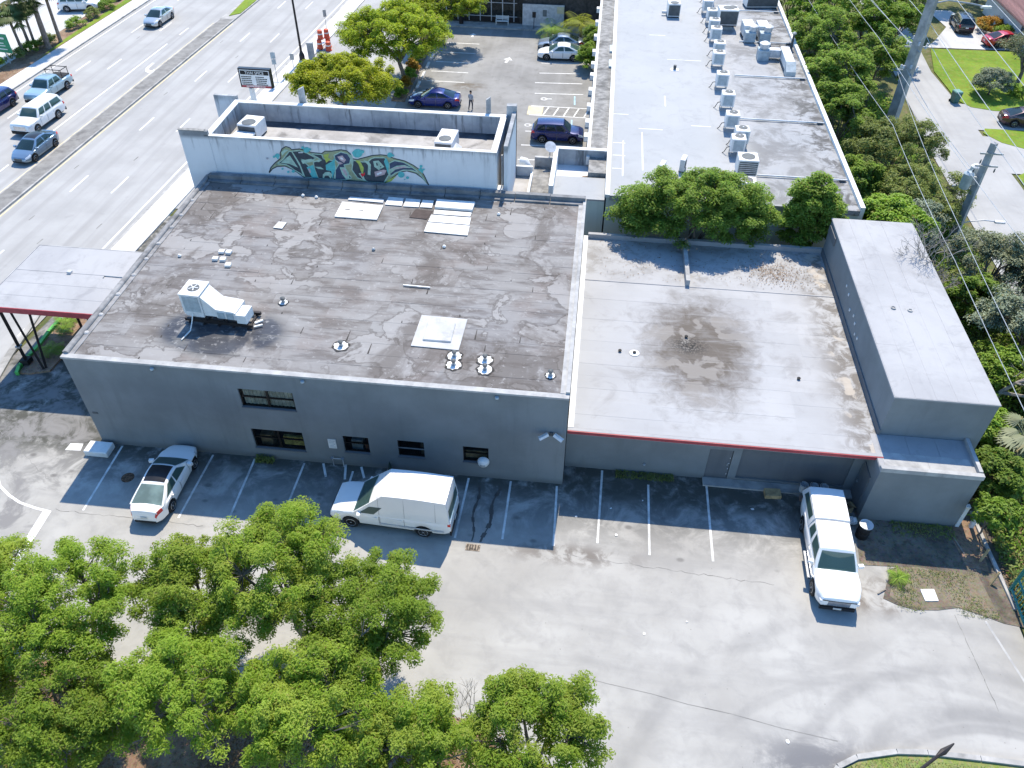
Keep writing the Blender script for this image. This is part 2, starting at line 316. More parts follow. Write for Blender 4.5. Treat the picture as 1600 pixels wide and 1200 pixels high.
MA = dict(
    asphalt=m_asphalt(), road=m_road(), rearlot=m_rearlot(), street=m_road('street_surface', (0.30,0.30,0.298), (0.37,0.37,0.365)), farlot=m_road('far_lot_surface', (0.42,0.42,0.415), (0.5,0.5,0.495)),
    sidewalk=m_concrete('sidewalk_concrete', (0.5,0.49,0.475), (0.66,0.65,0.63), 0.5, 0.35), kerb=m_concrete('kerb_concrete', (0.28,0.275,0.26), (0.42,0.41,0.39), 1.2, 0.5),
    median=m_concrete('median_concrete', (0.17,0.165,0.155), (0.25,0.245,0.23), 1.4, 0.5), roof=m_mainroof(), lowroof=m_lowroof(),
    tallroof=m_paleroof('tall_roof_coating', (0.30,0.302,0.31), (0.36,0.362,0.368), 0.32), striproof=m_paleroof('white_roof_coating', (0.27,0.28,0.29), (0.345,0.35,0.358), 0.6, (38.8,41.6)),
    wall=m_wall('grey_stucco', (0.19,0.206,0.212), 0.12, 0.3, (0.65,0.65,0.65)), wall_dk=m_wall('darker_grey_stucco', (0.135,0.142,0.15), 0.08, 0.2), white=m_wall('white_stucco', (0.60,0.615,0.63), 0.05, 0.25, top=8.95), mint=m_wall('mint_stucco', (0.50,0.59,0.57), 0.05, 0.2),
    parapet=m_concrete('stained_parapet', (0.26,0.275,0.29), (0.42,0.435,0.45), 0.6, 0.85, streak=True), coping=m_concrete('pale_coping', (0.30,0.30,0.298), (0.42,0.42,0.41), 1.5, 0.4), cream=m_concrete('white_coping', (0.62,0.62,0.6), (0.75,0.75,0.73), 1.5, 0.2),
    gravel=m_concrete('gravel_roof', (0.15,0.148,0.14), (0.31,0.305,0.29), 1.8, 0.75), graff_roof=m_concrete('weathered_flat_roof', (0.27,0.258,0.24), (0.42,0.405,0.385), 0.55, 0.6),
    line=m_concrete('road_paint', (0.62,0.62,0.6), (0.8,0.8,0.78), 3.0, 0.35), oldline=m_concrete('worn_stall_paint', (0.5,0.5,0.48), (0.72,0.72,0.7), 2.2, 0.6), yellow=m_concrete('yellow_paint', (0.58,0.5,0.3), (0.66,0.58,0.38), 2.0, 0.4), bluepaint=m_concrete('blue_paint', (0.3,0.5,0.62), (0.42,0.6,0.7), 2.0, 0.3),
    tar=flat('tar', (0.03,0.028,0.026), 0.7, var=0.4), red=flat('red_fascia', (0.33,0.05,0.06), 0.5, var=0.1), steel=flat('dark_steel', (0.03,0.026,0.026), 0.5, 0.3), black=flat('black_rubber', (0.015,0.015,0.016), 0.7), blackgloss=flat('black_trim', (0.02,0.02,0.022), 0.3),
    grey=flat('grey_metal', (0.32,0.34,0.35), 0.45, 0.4), lgrey=flat('pale_metal', (0.55,0.56,0.57), 0.45, 0.2), whitem=flat('white_metal', (0.66,0.66,0.65), 0.45, var=0.06), bluegrey=flat('unit_side_metal', (0.36,0.42,0.45), 0.5, 0.1), dgrille=flat('dark_grille', (0.09,0.10,0.105), 0.6, 0.2),
    dirt=m_soil('bare_soil', (0.10,0.088,0.07), (0.185,0.16,0.125), (0.075,0.062,0.05), 1.2, 0.7), mulch=m_soil('leaf_litter', (0.20,0.13,0.085), (0.29,0.21,0.15), (0.10,0.07,0.05), 1.6, 0.7), lawn=m_soil('lawn', (0.125,0.20,0.025), (0.18,0.25,0.035), (0.24,0.26,0.07), 0.5, 0.35), ground=m_soil('undergrowth_ground', (0.085,0.10,0.035), (0.14,0.14,0.06), (0.20,0.17,0.11), 0.8, 0.6),
    bark=m_concrete('bark', (0.09,0.075,0.06), (0.19,0.165,0.14), 3.0, 0.5), palmbark=m_concrete('palm_bark', (0.13,0.10,0.08), (0.24,0.2,0.17), 4.0, 0.5), twig=m_concrete('bare_twigs', (0.20,0.175,0.15), (0.33,0.30,0.265), 4.0, 0.4), pole=m_concrete('pole_concrete', (0.24,0.245,0.25), (0.36,0.365,0.37), 1.5, 0.35),
    wood=flat('raw_wood', (0.46,0.33,0.17), 0.8, var=0.25), card=flat('cardboard', (0.33,0.24,0.14), 0.9, var=0.2), window=m_glass('window_glass', (0.015,0.018,0.02), 0.86, (0.85,0.88,0.88)), palegl=m_glass('pale_glass', (0.14,0.19,0.175), 0.2, (0.5,0.65,0.6)), carglass=m_glass('car_glass', (0.02,0.035,0.04), 0.45, (0.45,0.62,0.58)), dark=flat('dark_interior', (0.025,0.024,0.023), 0.9), dash=flat('car_interior', (0.06,0.06,0.06), 0.9),
)
GRAF=[("olive",[(4.21,6.59),(4.4,6.96),(4.73,7.3),(5.21,7.68),(5.23,8.03),(5.41,8.34),(5.7,8.51),(5.94,8.44),(6.04,8.31),(6.56,8.4),(6.98,8.3),(7.32,8.2),(7.98,8.18),(8.22,8.35),(8.66,8.38),(9.26,8.51),(9.61,8.47),(9.84,8.28),(9.91,7.94),(10.27,7.92),(10.72,8.07),(11.25,8.25),(11.83,8.33),(12.19,8.31),(12.6,8.15),(13.31,8.01),(13.86,7.74),(14.34,7.38),(14.5,7.08),(14.75,6.43),(14.38,6.88),(13.96,7.2),(13.39,7.33),(12.95,7.21),(12.56,6.91),(12.16,6.57),(11.77,6.32),(10.81,6.34),(10.15,6.37),(9.26,6.39),(7.47,6.39),(6.5,6.42),(6.24,6.65),(5.85,6.94),(5.37,7.14),(4.83,7.07),(4.5,6.89)]),
("ink",[(4.82,7.21),(5.34,7.61),(5.86,8.2),(6.02,8.19),(6.21,7.7),(6.41,7.17),(6.51,6.45),(6.36,6.65),(5.99,6.89),(5.53,7.23),(5.1,7.28)]),
("ink",[(6.02,8.21),(6.53,8.28),(7.02,8.14),(7.55,7.83),(7.07,7.56),(6.54,7.69),(7.01,7.21),(7.1,6.42),(6.58,6.43),(6.38,7.4)]),
("ink",[(7.24,8.11),(7.96,8.11),(8.03,7.82),(8.71,7.71),(8.74,7.17),(8.52,6.42),(7.47,6.4),(7.32,7.07),(7.32,7.54),(7.84,7.77)]),
("navy",[(8.76,8.1),(9.24,8.36),(9.66,8.27),(9.83,7.94),(9.71,7.58),(9.33,7.48),(9.47,6.9),(9.73,6.6),(9.26,6.43),(8.59,6.42),(8.69,7.09),(9.05,7.58),(8.79,7.79)]),
("ink",[(9.97,7.87),(10.25,7.77),(10.9,7.77),(11.15,8.02),(11.37,8.11),(12.03,8.15),(12.18,7.93),(12.17,7.39),(12.2,7.0),(11.81,6.38),(10.81,6.37),(10.1,6.63),(9.8,7.16)]),
("navy",[(12.28,7.79),(12.66,8.0),(13.23,7.92),(13.71,7.65),(14.19,7.25),(13.69,7.4),(13.18,7.37),(12.65,7.15),(12.26,6.85)]),
("mint",[(5.15,7.36),(5.59,7.74),(5.84,7.91),(6.06,7.46),(6.25,7.08),(5.7,7.32)]),
("mint",[(6.53,7.61),(7.25,7.77),(7.45,7.63),(6.6,7.38)]),
("teal",[(6.82,7.16),(7.29,7.35),(7.35,7.0),(7.44,6.41),(7.07,6.42)]),
("pink",[(6.89,7.05),(7.03,7.09),(7.05,6.78),(6.94,6.77)]),
("mint",[(7.44,7.59),(7.76,7.76),(7.95,7.75),(7.7,7.57)]),
("mint",[(7.35,7.23),(7.76,7.24),(7.95,7.08),(7.58,7.09)]),
("yellow",[(8.07,8.09),(8.49,8.23),(8.34,7.92),(8.5,7.81),(8.17,7.56)]),
("teal",[(8.11,7.4),(8.55,7.66),(8.78,7.94),(8.69,7.09),(8.41,6.43),(8.42,6.99),(8.09,7.05)]),
("mint",[(7.82,6.71),(7.99,6.88),(8.3,6.94),(8.46,6.75),(8.3,6.43),(8.18,6.66),(7.96,6.64),(7.85,6.44),(7.77,6.47)]),
("pink",[(8.96,8.03),(9.31,8.13),(9.51,7.84),(9.35,7.63),(9.09,7.81)]),
("pink",[(8.87,7.6),(9.07,7.69),(9.28,7.59),(9.08,7.5)]),
("mint",[(9.02,7.3),(9.39,7.33),(9.59,6.95),(9.54,6.55),(9.34,6.46),(9.13,6.8)]),
("pink",[(9.13,7.19),(9.33,7.21),(9.46,6.9),(9.4,6.62),(9.25,6.89)]),
("mint",[(9.73,8.23),(9.94,8.21),(9.98,7.83),(9.81,7.51),(9.82,7.93)]),
("yellow",[(10.11,7.84),(10.4,7.86),(10.6,7.37),(10.5,6.89),(10.38,7.12),(10.3,7.58)]),
("mint",[(10.22,6.95),(10.45,7.04),(10.58,6.58),(10.77,6.34),(10.46,6.53)]),
("red",[(10.32,6.92),(10.44,7.0),(10.51,6.93),(10.63,7.06),(10.64,6.9),(10.43,6.71)]),
("mint",[(10.63,7.91),(10.98,7.82),(11.1,7.63),(10.98,6.88),(10.8,6.91),(10.91,7.58)]),
("mint",[(11.27,7.87),(11.64,7.94),(11.96,7.53),(11.57,7.28),(11.3,7.49)]),
("ink",[(11.41,7.81),(11.56,7.82),(11.6,7.55),(11.42,7.54)]),
("ink",[(11.66,7.71),(11.82,7.52),(11.66,7.4)]),
("pink",[(11.27,7.14),(11.87,7.33),(12.09,7.31),(11.91,6.98),(11.3,6.79)]),
("teal",[(11.97,7.92),(12.14,8.16),(12.28,7.79),(12.16,7.0),(12.09,7.39)]),
("mint",[(12.31,7.4),(12.77,7.66),(13.28,7.74),(13.78,7.58),(13.12,7.53),(12.67,7.39),(12.32,7.09)]),
("pink",[(12.39,7.41),(12.76,7.57),(13.28,7.66),(13.49,7.6),(12.83,7.47)]),
("yellow",[(11.84,6.36),(12.24,6.69),(12.71,6.96),(12.3,6.54)]),
("mint",[(14.05,7.38),(14.32,7.15),(14.7,6.46),(14.31,6.99)]),
("teal",[(14.13,7.48),(14.32,7.65),(14.49,7.47),(14.4,7.23)]),
("mint",[(5.33,8.11),(5.59,8.32),(5.88,8.3),(5.59,8.12),(5.36,7.88)]),
("white",[(9.11,7.98),(9.28,8.01),(9.37,7.87),(9.2,7.86)]),
("white",[(11.4,7.03),(11.71,7.17),(11.77,7.09),(11.46,6.92)]),
("white",[(6.44,8.18),(6.74,8.2),(6.77,8.15),(6.47,8.12)]),
("teal",[(7.23,8.38),(7.17,8.26),(7.06,8.19),(6.93,8.18),(6.84,8.24),(6.82,8.35),(6.88,8.47),(6.99,8.55),(7.12,8.56),(7.21,8.49)]),
("teal",[(6.9,8.51),(6.87,8.45),(6.81,8.41),(6.74,8.41),(6.7,8.44),(6.69,8.5),(6.72,8.56),(6.78,8.59),(6.84,8.6),(6.89,8.57)]),
("teal",[(7.34,8.43),(7.31,8.38),(7.26,8.34),(7.21,8.34),(7.17,8.37),(7.16,8.41),(7.19,8.46),(7.24,8.5),(7.29,8.5),(7.33,8.47)]),
("teal",[(10.65,8.37),(10.56,8.18),(10.38,8.06),(10.18,8.05),(10.03,8.15),(9.99,8.33),(10.08,8.51),(10.26,8.63),(10.46,8.65),(10.61,8.55)]),
("teal",[(10.78,8.49),(10.75,8.42),(10.68,8.38),(10.61,8.38),(10.56,8.41),(10.54,8.48),(10.57,8.54),(10.64,8.58),(10.71,8.59),(10.76,8.55)]),
("teal",[(10.17,8.38),(10.14,8.32),(10.09,8.28),(10.03,8.28),(9.98,8.31),(9.97,8.36),(9.99,8.42),(10.05,8.46),(10.11,8.46),(10.16,8.43)]),
("teal",[(12.59,8.38),(12.54,8.28),(12.45,8.21),(12.34,8.2),(12.25,8.26),(12.23,8.36),(12.27,8.46),(12.37,8.53),(12.48,8.53),(12.56,8.48)]),
("teal",[(12.68,8.35),(12.67,8.31),(12.63,8.28),(12.59,8.28),(12.56,8.3),(12.55,8.34),(12.57,8.38),(12.6,8.4),(12.65,8.4),(12.68,8.38)]),
("teal",[(13.23,7.07),(13.18,6.94),(13.06,6.86),(12.92,6.85),(12.82,6.92),(12.79,7.04),(12.84,7.17),(12.96,7.26),(13.09,7.26),(13.2,7.19)]),
("teal",[(13.51,6.88),(13.49,6.82),(13.43,6.78),(13.37,6.78),(13.32,6.81),(13.31,6.87),(13.33,6.93),(13.38,6.97),(13.45,6.97),(13.5,6.94)]),
("teal",[(13.26,6.74),(13.25,6.72),(13.22,6.7),(13.2,6.7),(13.18,6.71),(13.17,6.74),(13.18,6.76),(13.2,6.78),(13.23,6.78),(13.25,6.77)]),
("teal",[(14.45,7.74),(14.43,7.68),(14.37,7.64),(14.31,7.63),(14.26,7.67),(14.25,7.72),(14.27,7.78),(14.32,7.82),(14.39,7.82),(14.43,7.79)]),
("teal",[(14.58,7.53),(14.56,7.49),(14.53,7.47),(14.49,7.46),(14.46,7.48),(14.45,7.52),(14.46,7.56),(14.5,7.58),(14.54,7.58),(14.57,7.56)]),
("teal",[(5.19,7.87),(5.14,7.78),(5.05,7.71),(4.94,7.71),(4.87,7.76),(4.86,7.85),(4.91,7.94),(5.0,8.0),(5.1,8.01),(5.17,7.96)]),
("teal",[(4.87,7.77),(4.84,7.72),(4.79,7.69),(4.74,7.69),(4.71,7.72),(4.7,7.76),(4.73,7.81),(4.77,7.84),(4.82,7.84),(4.86,7.82)]),
("teal",[(5.09,7.69),(5.07,7.65),(5.04,7.63),(4.99,7.63),(4.97,7.65),(4.96,7.68),(4.98,7.72),(5.02,7.75),(5.06,7.75),(5.09,7.73)]),
("dust",[(4.39,7.62),(4.36,7.58),(4.32,7.55),(4.27,7.55),(4.24,7.57),(4.24,7.61),(4.26,7.66),(4.3,7.69),(4.35,7.69),(4.38,7.67)]),
("teal",[(5.27,6.96),(5.25,6.92),(5.21,6.89),(5.16,6.89),(5.13,6.91),(5.12,6.95),(5.14,7.0),(5.19,7.02),(5.23,7.03),(5.27,7.0)]),
("teal",[(5.62,6.76),(5.6,6.72),(5.55,6.68),(5.5,6.68),(5.46,6.71),(5.46,6.75),(5.48,6.8),(5.53,6.83),(5.58,6.84),(5.62,6.81)]),
("teal",[(6.0,6.83),(5.97,6.76),(5.9,6.72),(5.83,6.72),(5.78,6.75),(5.77,6.81),(5.81,6.88),(5.87,6.92),(5.94,6.93),(5.99,6.89)])]
# ------------------------------------------------------------------ ground, roads, lots
TL = 0.045                                    # the avenue leans slightly against the building grid
def rx(x0, y): return x0 + TL*y
def strip(name, xa, xb, y0, y1, z, mat, parent=None, n=1):
    mb = MB()
    for i in range(n):
        a = y0+(y1-y0)*i/n; b = y0+(y1-y0)*(i+1)/n
        mb.sheet([(rx(xa,a),a),(rx(xb,a),a),(rx(xb,b),b),(rx(xa,b),b)], z)
    return mb.build(name, mat, parent)
def slabbed(name, xa, xb, y0, y1, z0, z1, mat, parent=None):
    mb = MB(); mb.prism([(rx(xa,y0),y0),(rx(xb,y0),y0),(rx(xb,y1),y1),(rx(xa,y1),y1)], z0, z1); return mb.build(name, mat, parent)

ground = struct(MB().sheet([(-500,-400),(500,-400),(500,600),(-500,600)], -0.06).build('ground', MA['ground']))
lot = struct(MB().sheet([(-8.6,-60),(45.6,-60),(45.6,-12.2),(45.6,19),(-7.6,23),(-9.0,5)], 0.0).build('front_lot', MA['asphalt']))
road = struct(strip('road', -33.1, -9.5, -60, 240, 0.006, MA['road']))
struct(slabbed('kerb', -33.25, -33.1, -60, 240, -0.05, 0.13, MA['kerb'])); struct(slabbed('sidewalk', -35.0, -33.25, -60, 240, -0.05, 0.12, MA['sidewalk']))
struct(slabbed('kerb', -9.5, -9.32, 11.5, 240, -0.05, 0.13, MA['kerb'])); struct(slabbed('sidewalk', -9.32, -7.5, 11.5, 240, -0.05, 0.12, MA['sidewalk']))
struct(MB().prism([(rx(-35,30),30),(rx(-35,240),240),(rx(-37.6,240),240),(rx(-37.6,30),30)], -0.05, 0.10).build('planting_strip', MA['mulch']))
struct(MB().sheet([(rx(-35.2,51),51),(rx(-35.05,90),90),(rx(-36.3,90),90),(rx(-35.8,57),57)], 0.108).build('verge_grass', MA['lawn']))
struct(MB().sheet([(-120,-40),(rx(-37.6,-40),-40),(rx(-37.6,240),240),(-120,240)], 0.01).build('far_lot', MA['farlot']))
med = struct(slabbed('median', -21.75, -20.25, -60, 65, -0.05, 0.15, MA['median']))
for xa in (-21.9, -20.25): slabbed('kerb', xa, xa+0.15, -60, 65, -0.05, 0.16, MA['kerb'], med)
MB().prism([(rx(-21.9,65),65),(rx(-21.9,140),140),(rx(-20.0,140),140),(rx(-20.1,65),65)], -0.05, 0.145).build('median_end', MA['kerb'], med)
struct(MB().prism([(rx(-21.2,66),66),(rx(-21.7,72),72),(rx(-21.7,140),140),(rx(-20.2,140),140),(rx(-20.25,67),67)], 0.0, 0.2).build('median_grass', MA['lawn']))
def mark(xa, xb, y0, y1, mat=None, nm='lane_dash'): return strip(nm, xa, xb, y0, y1, 0.011, mat or MA['line'], road)
for c0, ph in ((-16.86,25.4), (-13.55,25.6)):
    for k in range(-3, 8): mark(c0-0.07, c0+0.07, ph+k*11.1, ph+k*11.1+2.7)
for c0, ph in ((-29.8,37.3), (-26.95,38.2)):
    for k in range(-3, 6): mark(c0-0.07, c0+0.07, ph+k*11.2, ph+k*11.2+2.8)
mark(-24.38, -24.24, 5, 29, nm='turn_lane_line'); mark(-24.38, -24.24, 34.6, 57, nm='turn_lane_line')
mark(-24.33, -24.2, 59.8, 62); mark(-32.65, -32.52, -20, 200, nm='edge_line'); mark(-10.1, -9.95, 8, 200, nm='edge_line')
for xa in (-22.2, -20.0): mark(xa, xa+0.12, -20, 64, MA['yellow'], 'edge_line')
# turn arrow
ar = [(0.0,0.0),(0.25,0.0),(0.25,1.3),(-0.1,2.0),(-0.65,2.25),(-0.65,2.6),(-1.25,1.95),(-0.65,1.35),(-0.65,1.75),(-0.3,1.65),(0.0,1.2)]
MB().sheet([(rx(-22.9,48.6)-a*1.05, 51.6-b*1.15) for a, b in ar], 0.012).build('turn_arrow', MA['line'], road)
for x0, y0 in ((-15.0,18),(-14.5,31),(-18.3,44),(-18.6,29),(-28.4,45),(-25.6,34),(-17.5,21),(-11.4,35),(-28.3,58),(-11.9,20.5),(-15.4,54),(-18.8,58)):
    w = 0.7; MB().add([(rx(x0,y0)-0.05,y0,0.012),(rx(x0,y0)+0.03,y0,0.012),(rx(x0,y0+w)+0.07,y0+w,0.012),(rx(x0,y0+w)-0.02,y0+w,0.012)], [(0,1,2,3)]).build('tar_seal', MA['median'], road)

# rear lot
rl = struct(MB().sheet([(7.0,23.9),(26,23.9),(26,67.9),(5.6,67.9),(6.2,44)], 0.004).build('rear_lot', MA['rearlot']))
struct(MB().sheet([(rx(-7.5,24),24),(7.0,24),(6.2,44),(5.4,67.9),(rx(-7.5,100),100)], 0.002).build('side_apron', MA['street']))
def bar(p, q, w, mat, parent, name='stall_line', z=0.010):
    a = Vector((*p,0)); b = Vector((*q,0)); d = (b-a).normalized(); n = Vector((-d.y,d.x,0))*w/2
    return MB().add([(*(a-n).xy,z),(*(b-n).xy,z),(*(b+n).xy,z),(*(a+n).xy,z)], [(0,1,2,3)]).build(name, mat, parent)
for y in (48.4,50.8,53.3,55.9,58.6,61.4): bar((8.0,y),(11.8,y), 0.12, MA['line'], rl)
for x0, x1, y in ((19.0,22.9,56.9),(19.0,23.1,54.2),(18.8,23.5,51.7),(19.0,23.7,49.1),(18.9,23.6,40.75),(18.8,23.8,38.0),(18.8,24.0,35.3)): bar((x0,y),(x1,y+0.3), 0.12, MA['line'], rl)
bar((18.9,46.2),(24.2,46.2), 0.1, MA['line'], rl); bar((18.9,44.2),(24.2,44.2), 0.1, MA['line'], rl)
MB().sheet([(18.7,44.25),(20.1,44.25),(20.1,46.15),(18.7,46.15)], 0.009).build('ramp_mat', MA['yellow'], rl)
MB().sheet([(20.1,44.25),(24.2,44.25),(24.2,46.15),(20.1,46.15)], 0.008).build('access_aisle', MA['median'], rl)
for k in range(5): bar((20.2+k*0.95,44.3),(20.9+k*0.95-0.3,46.1), 0.12, MA['line'], rl, 'aisle_stripe', 0.013)
for y0 in (46.9, 41.6): bar((23.0,y0),(22.9,y0+2.0), 0.14, MA['bluepaint'], rl, 'blue_stall_line')
for cx, cy in ((20.0,47.9),(19.0,42.0)):                    # wheelchair symbol strokes
    mb = MB(); mb.lathe([(0.32,0.012),(0.32,0.013)], (cx,cy,0), 14); mb.build('stall_symbol', MA['line'], rl)
    mb = MB(); mb.lathe([(0.2,0.015),(0.2,0.016)], (cx,cy,0), 14); mb.build('stall_symbol_core', MA['rearlot'], rl)
    bar((cx+0.1,cy),(cx+0.75,cy+0.08), 0.14, MA['line'], rl, 'stall_symbol', 0.017)
def arrow(cx, cy, s, rz, parent, mat):
    P = [(-0.14,-0.7),(0.14,-0.7),(0.14,0.1),(0.5,0.1),(0,0.8),(-0.5,0.1),(-0.14,0.1)]
    MB().sheet([(cx+s*(x*math.cos(rz)-y*math.sin(rz)), cy+s*(x*math.sin(rz)+y*math.cos(rz))) for x, y in P], 0.011).build('lane_arrow', mat, parent)
arrow(15.4, 57.2, 1.0, R(-10), rl, MA['line']); arrow(10.7, 64.0, 0.8, 0, rl, MA['line'])
for y in (47.0,49.6,52.1,54.6,57.2): tag(MB().bbox(7.25,7.5,y-0.8,y+0.8,0.004,0.13,0.03).build('wheel_stop', MA['sidewalk']), 'white concrete wheel stop, %s from the blue sedan under the trees' % {47.0:'first',49.6:'second',52.1:'third',54.6:'fourth',57.2:'fifth'}[y], 'wheel stop', 'wheel stops beside the rear lot hedge')
struct(MB().prism([(5.6,45.5),(6.9,45.5),(6.6,66),(5.0,66)], 0.0, 0.12).build('planting_bed', MA['mulch']))
struct(MB().prism([(6.0,66.3),(26,66.3),(26,68),(6.0,68)], 0.0, 0.15).build('walkway', MA['kerb']))

# right-hand street, lawns, drives
st = struct(MB().sheet([(53.2,-60),(58.6,-60),(59.9,36),(59.6,52),(59.2,60),(61.5,90),(57,90),(54.2,40)], 0.0).build('street', MA['street']))
lawn = struct(MB().prism([(59.75,52.8),(60.6,51.3),(62.5,50.7),(90,50.6),(90,67.2),(60.9,66.6),(59.5,60)], -0.05, 0.03).build('lawn', MA['lawn']))
struct(MB().prism([(59.95,45.6),(61.0,43.8),(63.0,42.6),(90,42.0),(90,46.3),(60.4,46.6)], -0.05, 0.03).build('lawn', MA['lawn']))
struct(MB().prism([(59.95,20),(90,20),(90,38.7),(61.6,38.7),(60.2,37.6)], -0.05, 0.03).build('lawn', MA['lawn']))
struct(MB().sheet([(59.3,46.3),(90,45.5),(90,51.2),(59.2,52)], 0.004).build('driveway', MA['street']))
struct(MB().sheet([(59.5,38.0),(90,38.0),(90,43),(59.5,45)], 0.006).build('driveway', MA['street']))
struct(MB().sheet([(60.6,67),(71,67.3),(71,70.5),(68.6,73.5),(66.8,80),(64.0,80),(64.6,74),(62.2,69.5)], 0.006).build('driveway', MA['farlot']))

# front lot markings (each stall line its own piece)
for (xa, ya), (xb, yb) in (((1.1,-0.1),(1.2,-4.5)),((6.2,-0.15),(6.1,-4.4)),((8.5,-0.15),(8.6,-4.3)),((11.2,-0.15),(11.2,-4.3)),((13.9,-0.4),(13.95,-4.3)),((20.0,-0.15),(19.9,-4.0)),((22.2,-0.1),(22.2,-3.8)),((24.6,-0.15),(24.7,-3.9)),((26.9,1.2),(26.8,-3.5)),((29.3,0.5),(29.3,-3.9)),((32.3,0.9),(32.3,-3.9))):
    bar((xa,ya),(xb,yb), 0.11, MA['oldline'], lot, 'stall_line', 0.005)
for (xa, ya), (xb, yb) in (((12.2,-0.05),(12.6,-0.95)),((13.4,-0.0),(13.62,-1.0)),((14.25,-0.05),(14.6,-0.8))): bar((xa,ya),(xb,yb), 0.12, MA['oldline'], lot, 'stall_line', 0.006)
bar((-0.55,-4.72),(-0.4,-8.6), 0.42, MA['line'], lot, 'stop_bar', 0.006)
cv = [(-4.6,-2.6),(-3.8,-3.5),(-3.0,-4.02),(-2.2,-4.4),(-1.2,-4.65),(-0.5,-4.75)]
for a, b in zip(cv[:-1], cv[1:]): bar(a, b, 0.13, MA['line'], lot, 'curved_line', 0.005)
crk = [(25.9,-10.35),(27.6,-10.62),(29.2,-10.82),(30.8,-11.12),(32.4,-11.3),(34.6,-11.7),(36.6,-11.95)]
mb = MB()
for a, b in zip(crk[:-1], crk[1:]):
    mb.add([(a[0],a[1]-0.012,0.004),(b[0],b[1]-0.02,0.004),(b[0],b[1]+0.012,0.004),(a[0],a[1]+0.02,0.004)], [(0,1,2,3)])
mb.build('pavement_crack', MA['median'], lot)
rk = random.Random(21)
def crack(a, b, n, amp, w):
    pts = [(a[0]+(b[0]-a[0])*i/n+rk.uniform(-amp,amp)*0.3, a[1]+(b[1]-a[1])*i/n+rk.uniform(-amp,amp)) for i in range(n+1)]; q = MB()
    for p_, r_ in zip(pts[:-1], pts[1:]):
        k = w*rk.uniform(0.3,1.3); d = Vector((r_[0]-p_[0], r_[1]-p_[1])).normalized(); q.add([(p_[0]+d.y*k,p_[1]-d.x*k,0.004),(r_[0]+d.y*k,r_[1]-d.x*k,0.004),(r_[0]-d.y*k,r_[1]+d.x*k,0.004),(p_[0]-d.y*k,p_[1]+d.x*k,0.004)], [(0,1,2,3)])
    return q.build('pavement_crack', MA['median'], lot)
crack((25.2,-4.35),(35.0,-4.9), 46, 0.07, 0.014); crack((-0.2,-4.62),(7.5,-4.75), 30, 0.06, 0.018); crack((42.9,-5.6),(43.4,-9.9), 22, 0.08, 0.016); crack((-6.5,0.5),(-1.5,-2.8), 22, 0.12, 0.012)
bar((44.2,-5.7),(45.4,-10.4), 0.10, MA['coping'], lot, 'pavement_joint', 0.004)
bar((24.85,-12.9),(25.9,-14.0), 0.05, MA['median'], lot, 'pavement_crack', 0.004)
mh = tag(MB().lathe([(0.33,0.004),(0.33,0.012),(0.29,0.014),(0.0,0.014)], (2.42,-2.2,0), 20).build('manhole_cover', flat('rusty_iron', (0.13,0.075,0.045), 0.8, 0.2, 0.4, 9)), 'round rusty manhole cover in the shaded stall beside the white sedan', 'manhole cover')
dr = tag(MB().box(20.5,21.2,-4.65,-4.25,0.003,0.012).build('drain_grate', flat('worn_grate', (0.24,0.2,0.16), 0.8, 0.2, 0.5, 6)), 'small worn drain grate at the end of the wet tyre streaks behind the van', 'drain')
for k in range(5): MB().box(20.56+k*0.13,20.61+k*0.13,-4.6,-4.3,0.012,0.018).build('slot', MA['tar'], dr)
# wet streaks running from the wall to the drain
g = NG('wet_streak', 0.35, 0, 0.5); g.col(g.mix(g.noise(g.pos(), 3, 4), (0.05,0.047,0.042), (0.10,0.095,0.09)))
for ox, s in ((20.7,0),(21.25,2)):
    mb = MB(); pts = [(ox+0.25*(1-t)*(s-0.4)+0.09*math.sin(t*9+s), -0.6-3.5*t) for t in [i/12 for i in range(13)]]
    for i, (a, b) in enumerate(zip(pts[:-1], pts[1:])):
        w0 = 0.03+0.09*random.random(); mb.add([(a[0]-w0,a[1],0.005),(a[0]+w0,a[1],0.005),(b[0]+w0,b[1],0.005),(b[0]-w0,b[1],0.005)], [(0,1,2,3)])
    mb.build('wet_streak', g.m, lot)
for x, y, r in ((29.0,-8.1,0.10),(34.6,-12.2,0.11),(30.9,-7.3,0.05),(25.7,-2.0,0.09),(27.7,-2.9,0.11),(27.4,-1.3,0.07),(29.0,-0.6,0.06),(34.5,-0.5,0.1)):
    mb = MB(); mb.add([(x+r*random.uniform(.5,1.1)*math.cos(a), y+r*random.uniform(.5,1.1)*math.sin(a), 0.012+0.03*random.random()) for a in [k*PI/3 for k in range(6)]], [(0,1,2,3,4,5)])
    mb.build('litter_scrap', MA['cream'], lot)
# soil corner, foreground bed, kerbs and verge
struct(MB().prism([(39.2,-3.3),(39.5,-1.0),(39.6,0.0),(46.2,0.0),(46.2,-5.9),(45.0,-5.75),(44.3,-5.5),(43.2,-5.15),(42.2,-5.4),(41.2,-5.5),(40.4,-5.3),(39.9,-5.05),(40.2,-4.3),(40.6,-3.5),(40.9,-3.2)], -0.03, 0.02).build('soil_patch', MA['dirt']))
struct(MB().prism([(40.9,-3.25),(41.9,-3.1),(43.2,-3.3),(44.6,-3.2),(44.9,-5.6),(44.2,-5.4),(43.0,-5.1),(42.0,-5.3),(41.2,-5.4),(40.6,-5.2),(40.2,-4.9)], -0.02, 0.026).build('weedy_patch', m_soil('weedy_soil', (0.17,0.14,0.105), (0.215,0.185,0.135), (0.13,0.13,0.06), 1.5, 0.6)))
struct(MB().prism([(43.9,0.0),(45.4,0.0),(45.2,-3.0),(44.2,-2.8)], -0.02, 0.03).build('leaf_litter_patch', MA['mulch']))
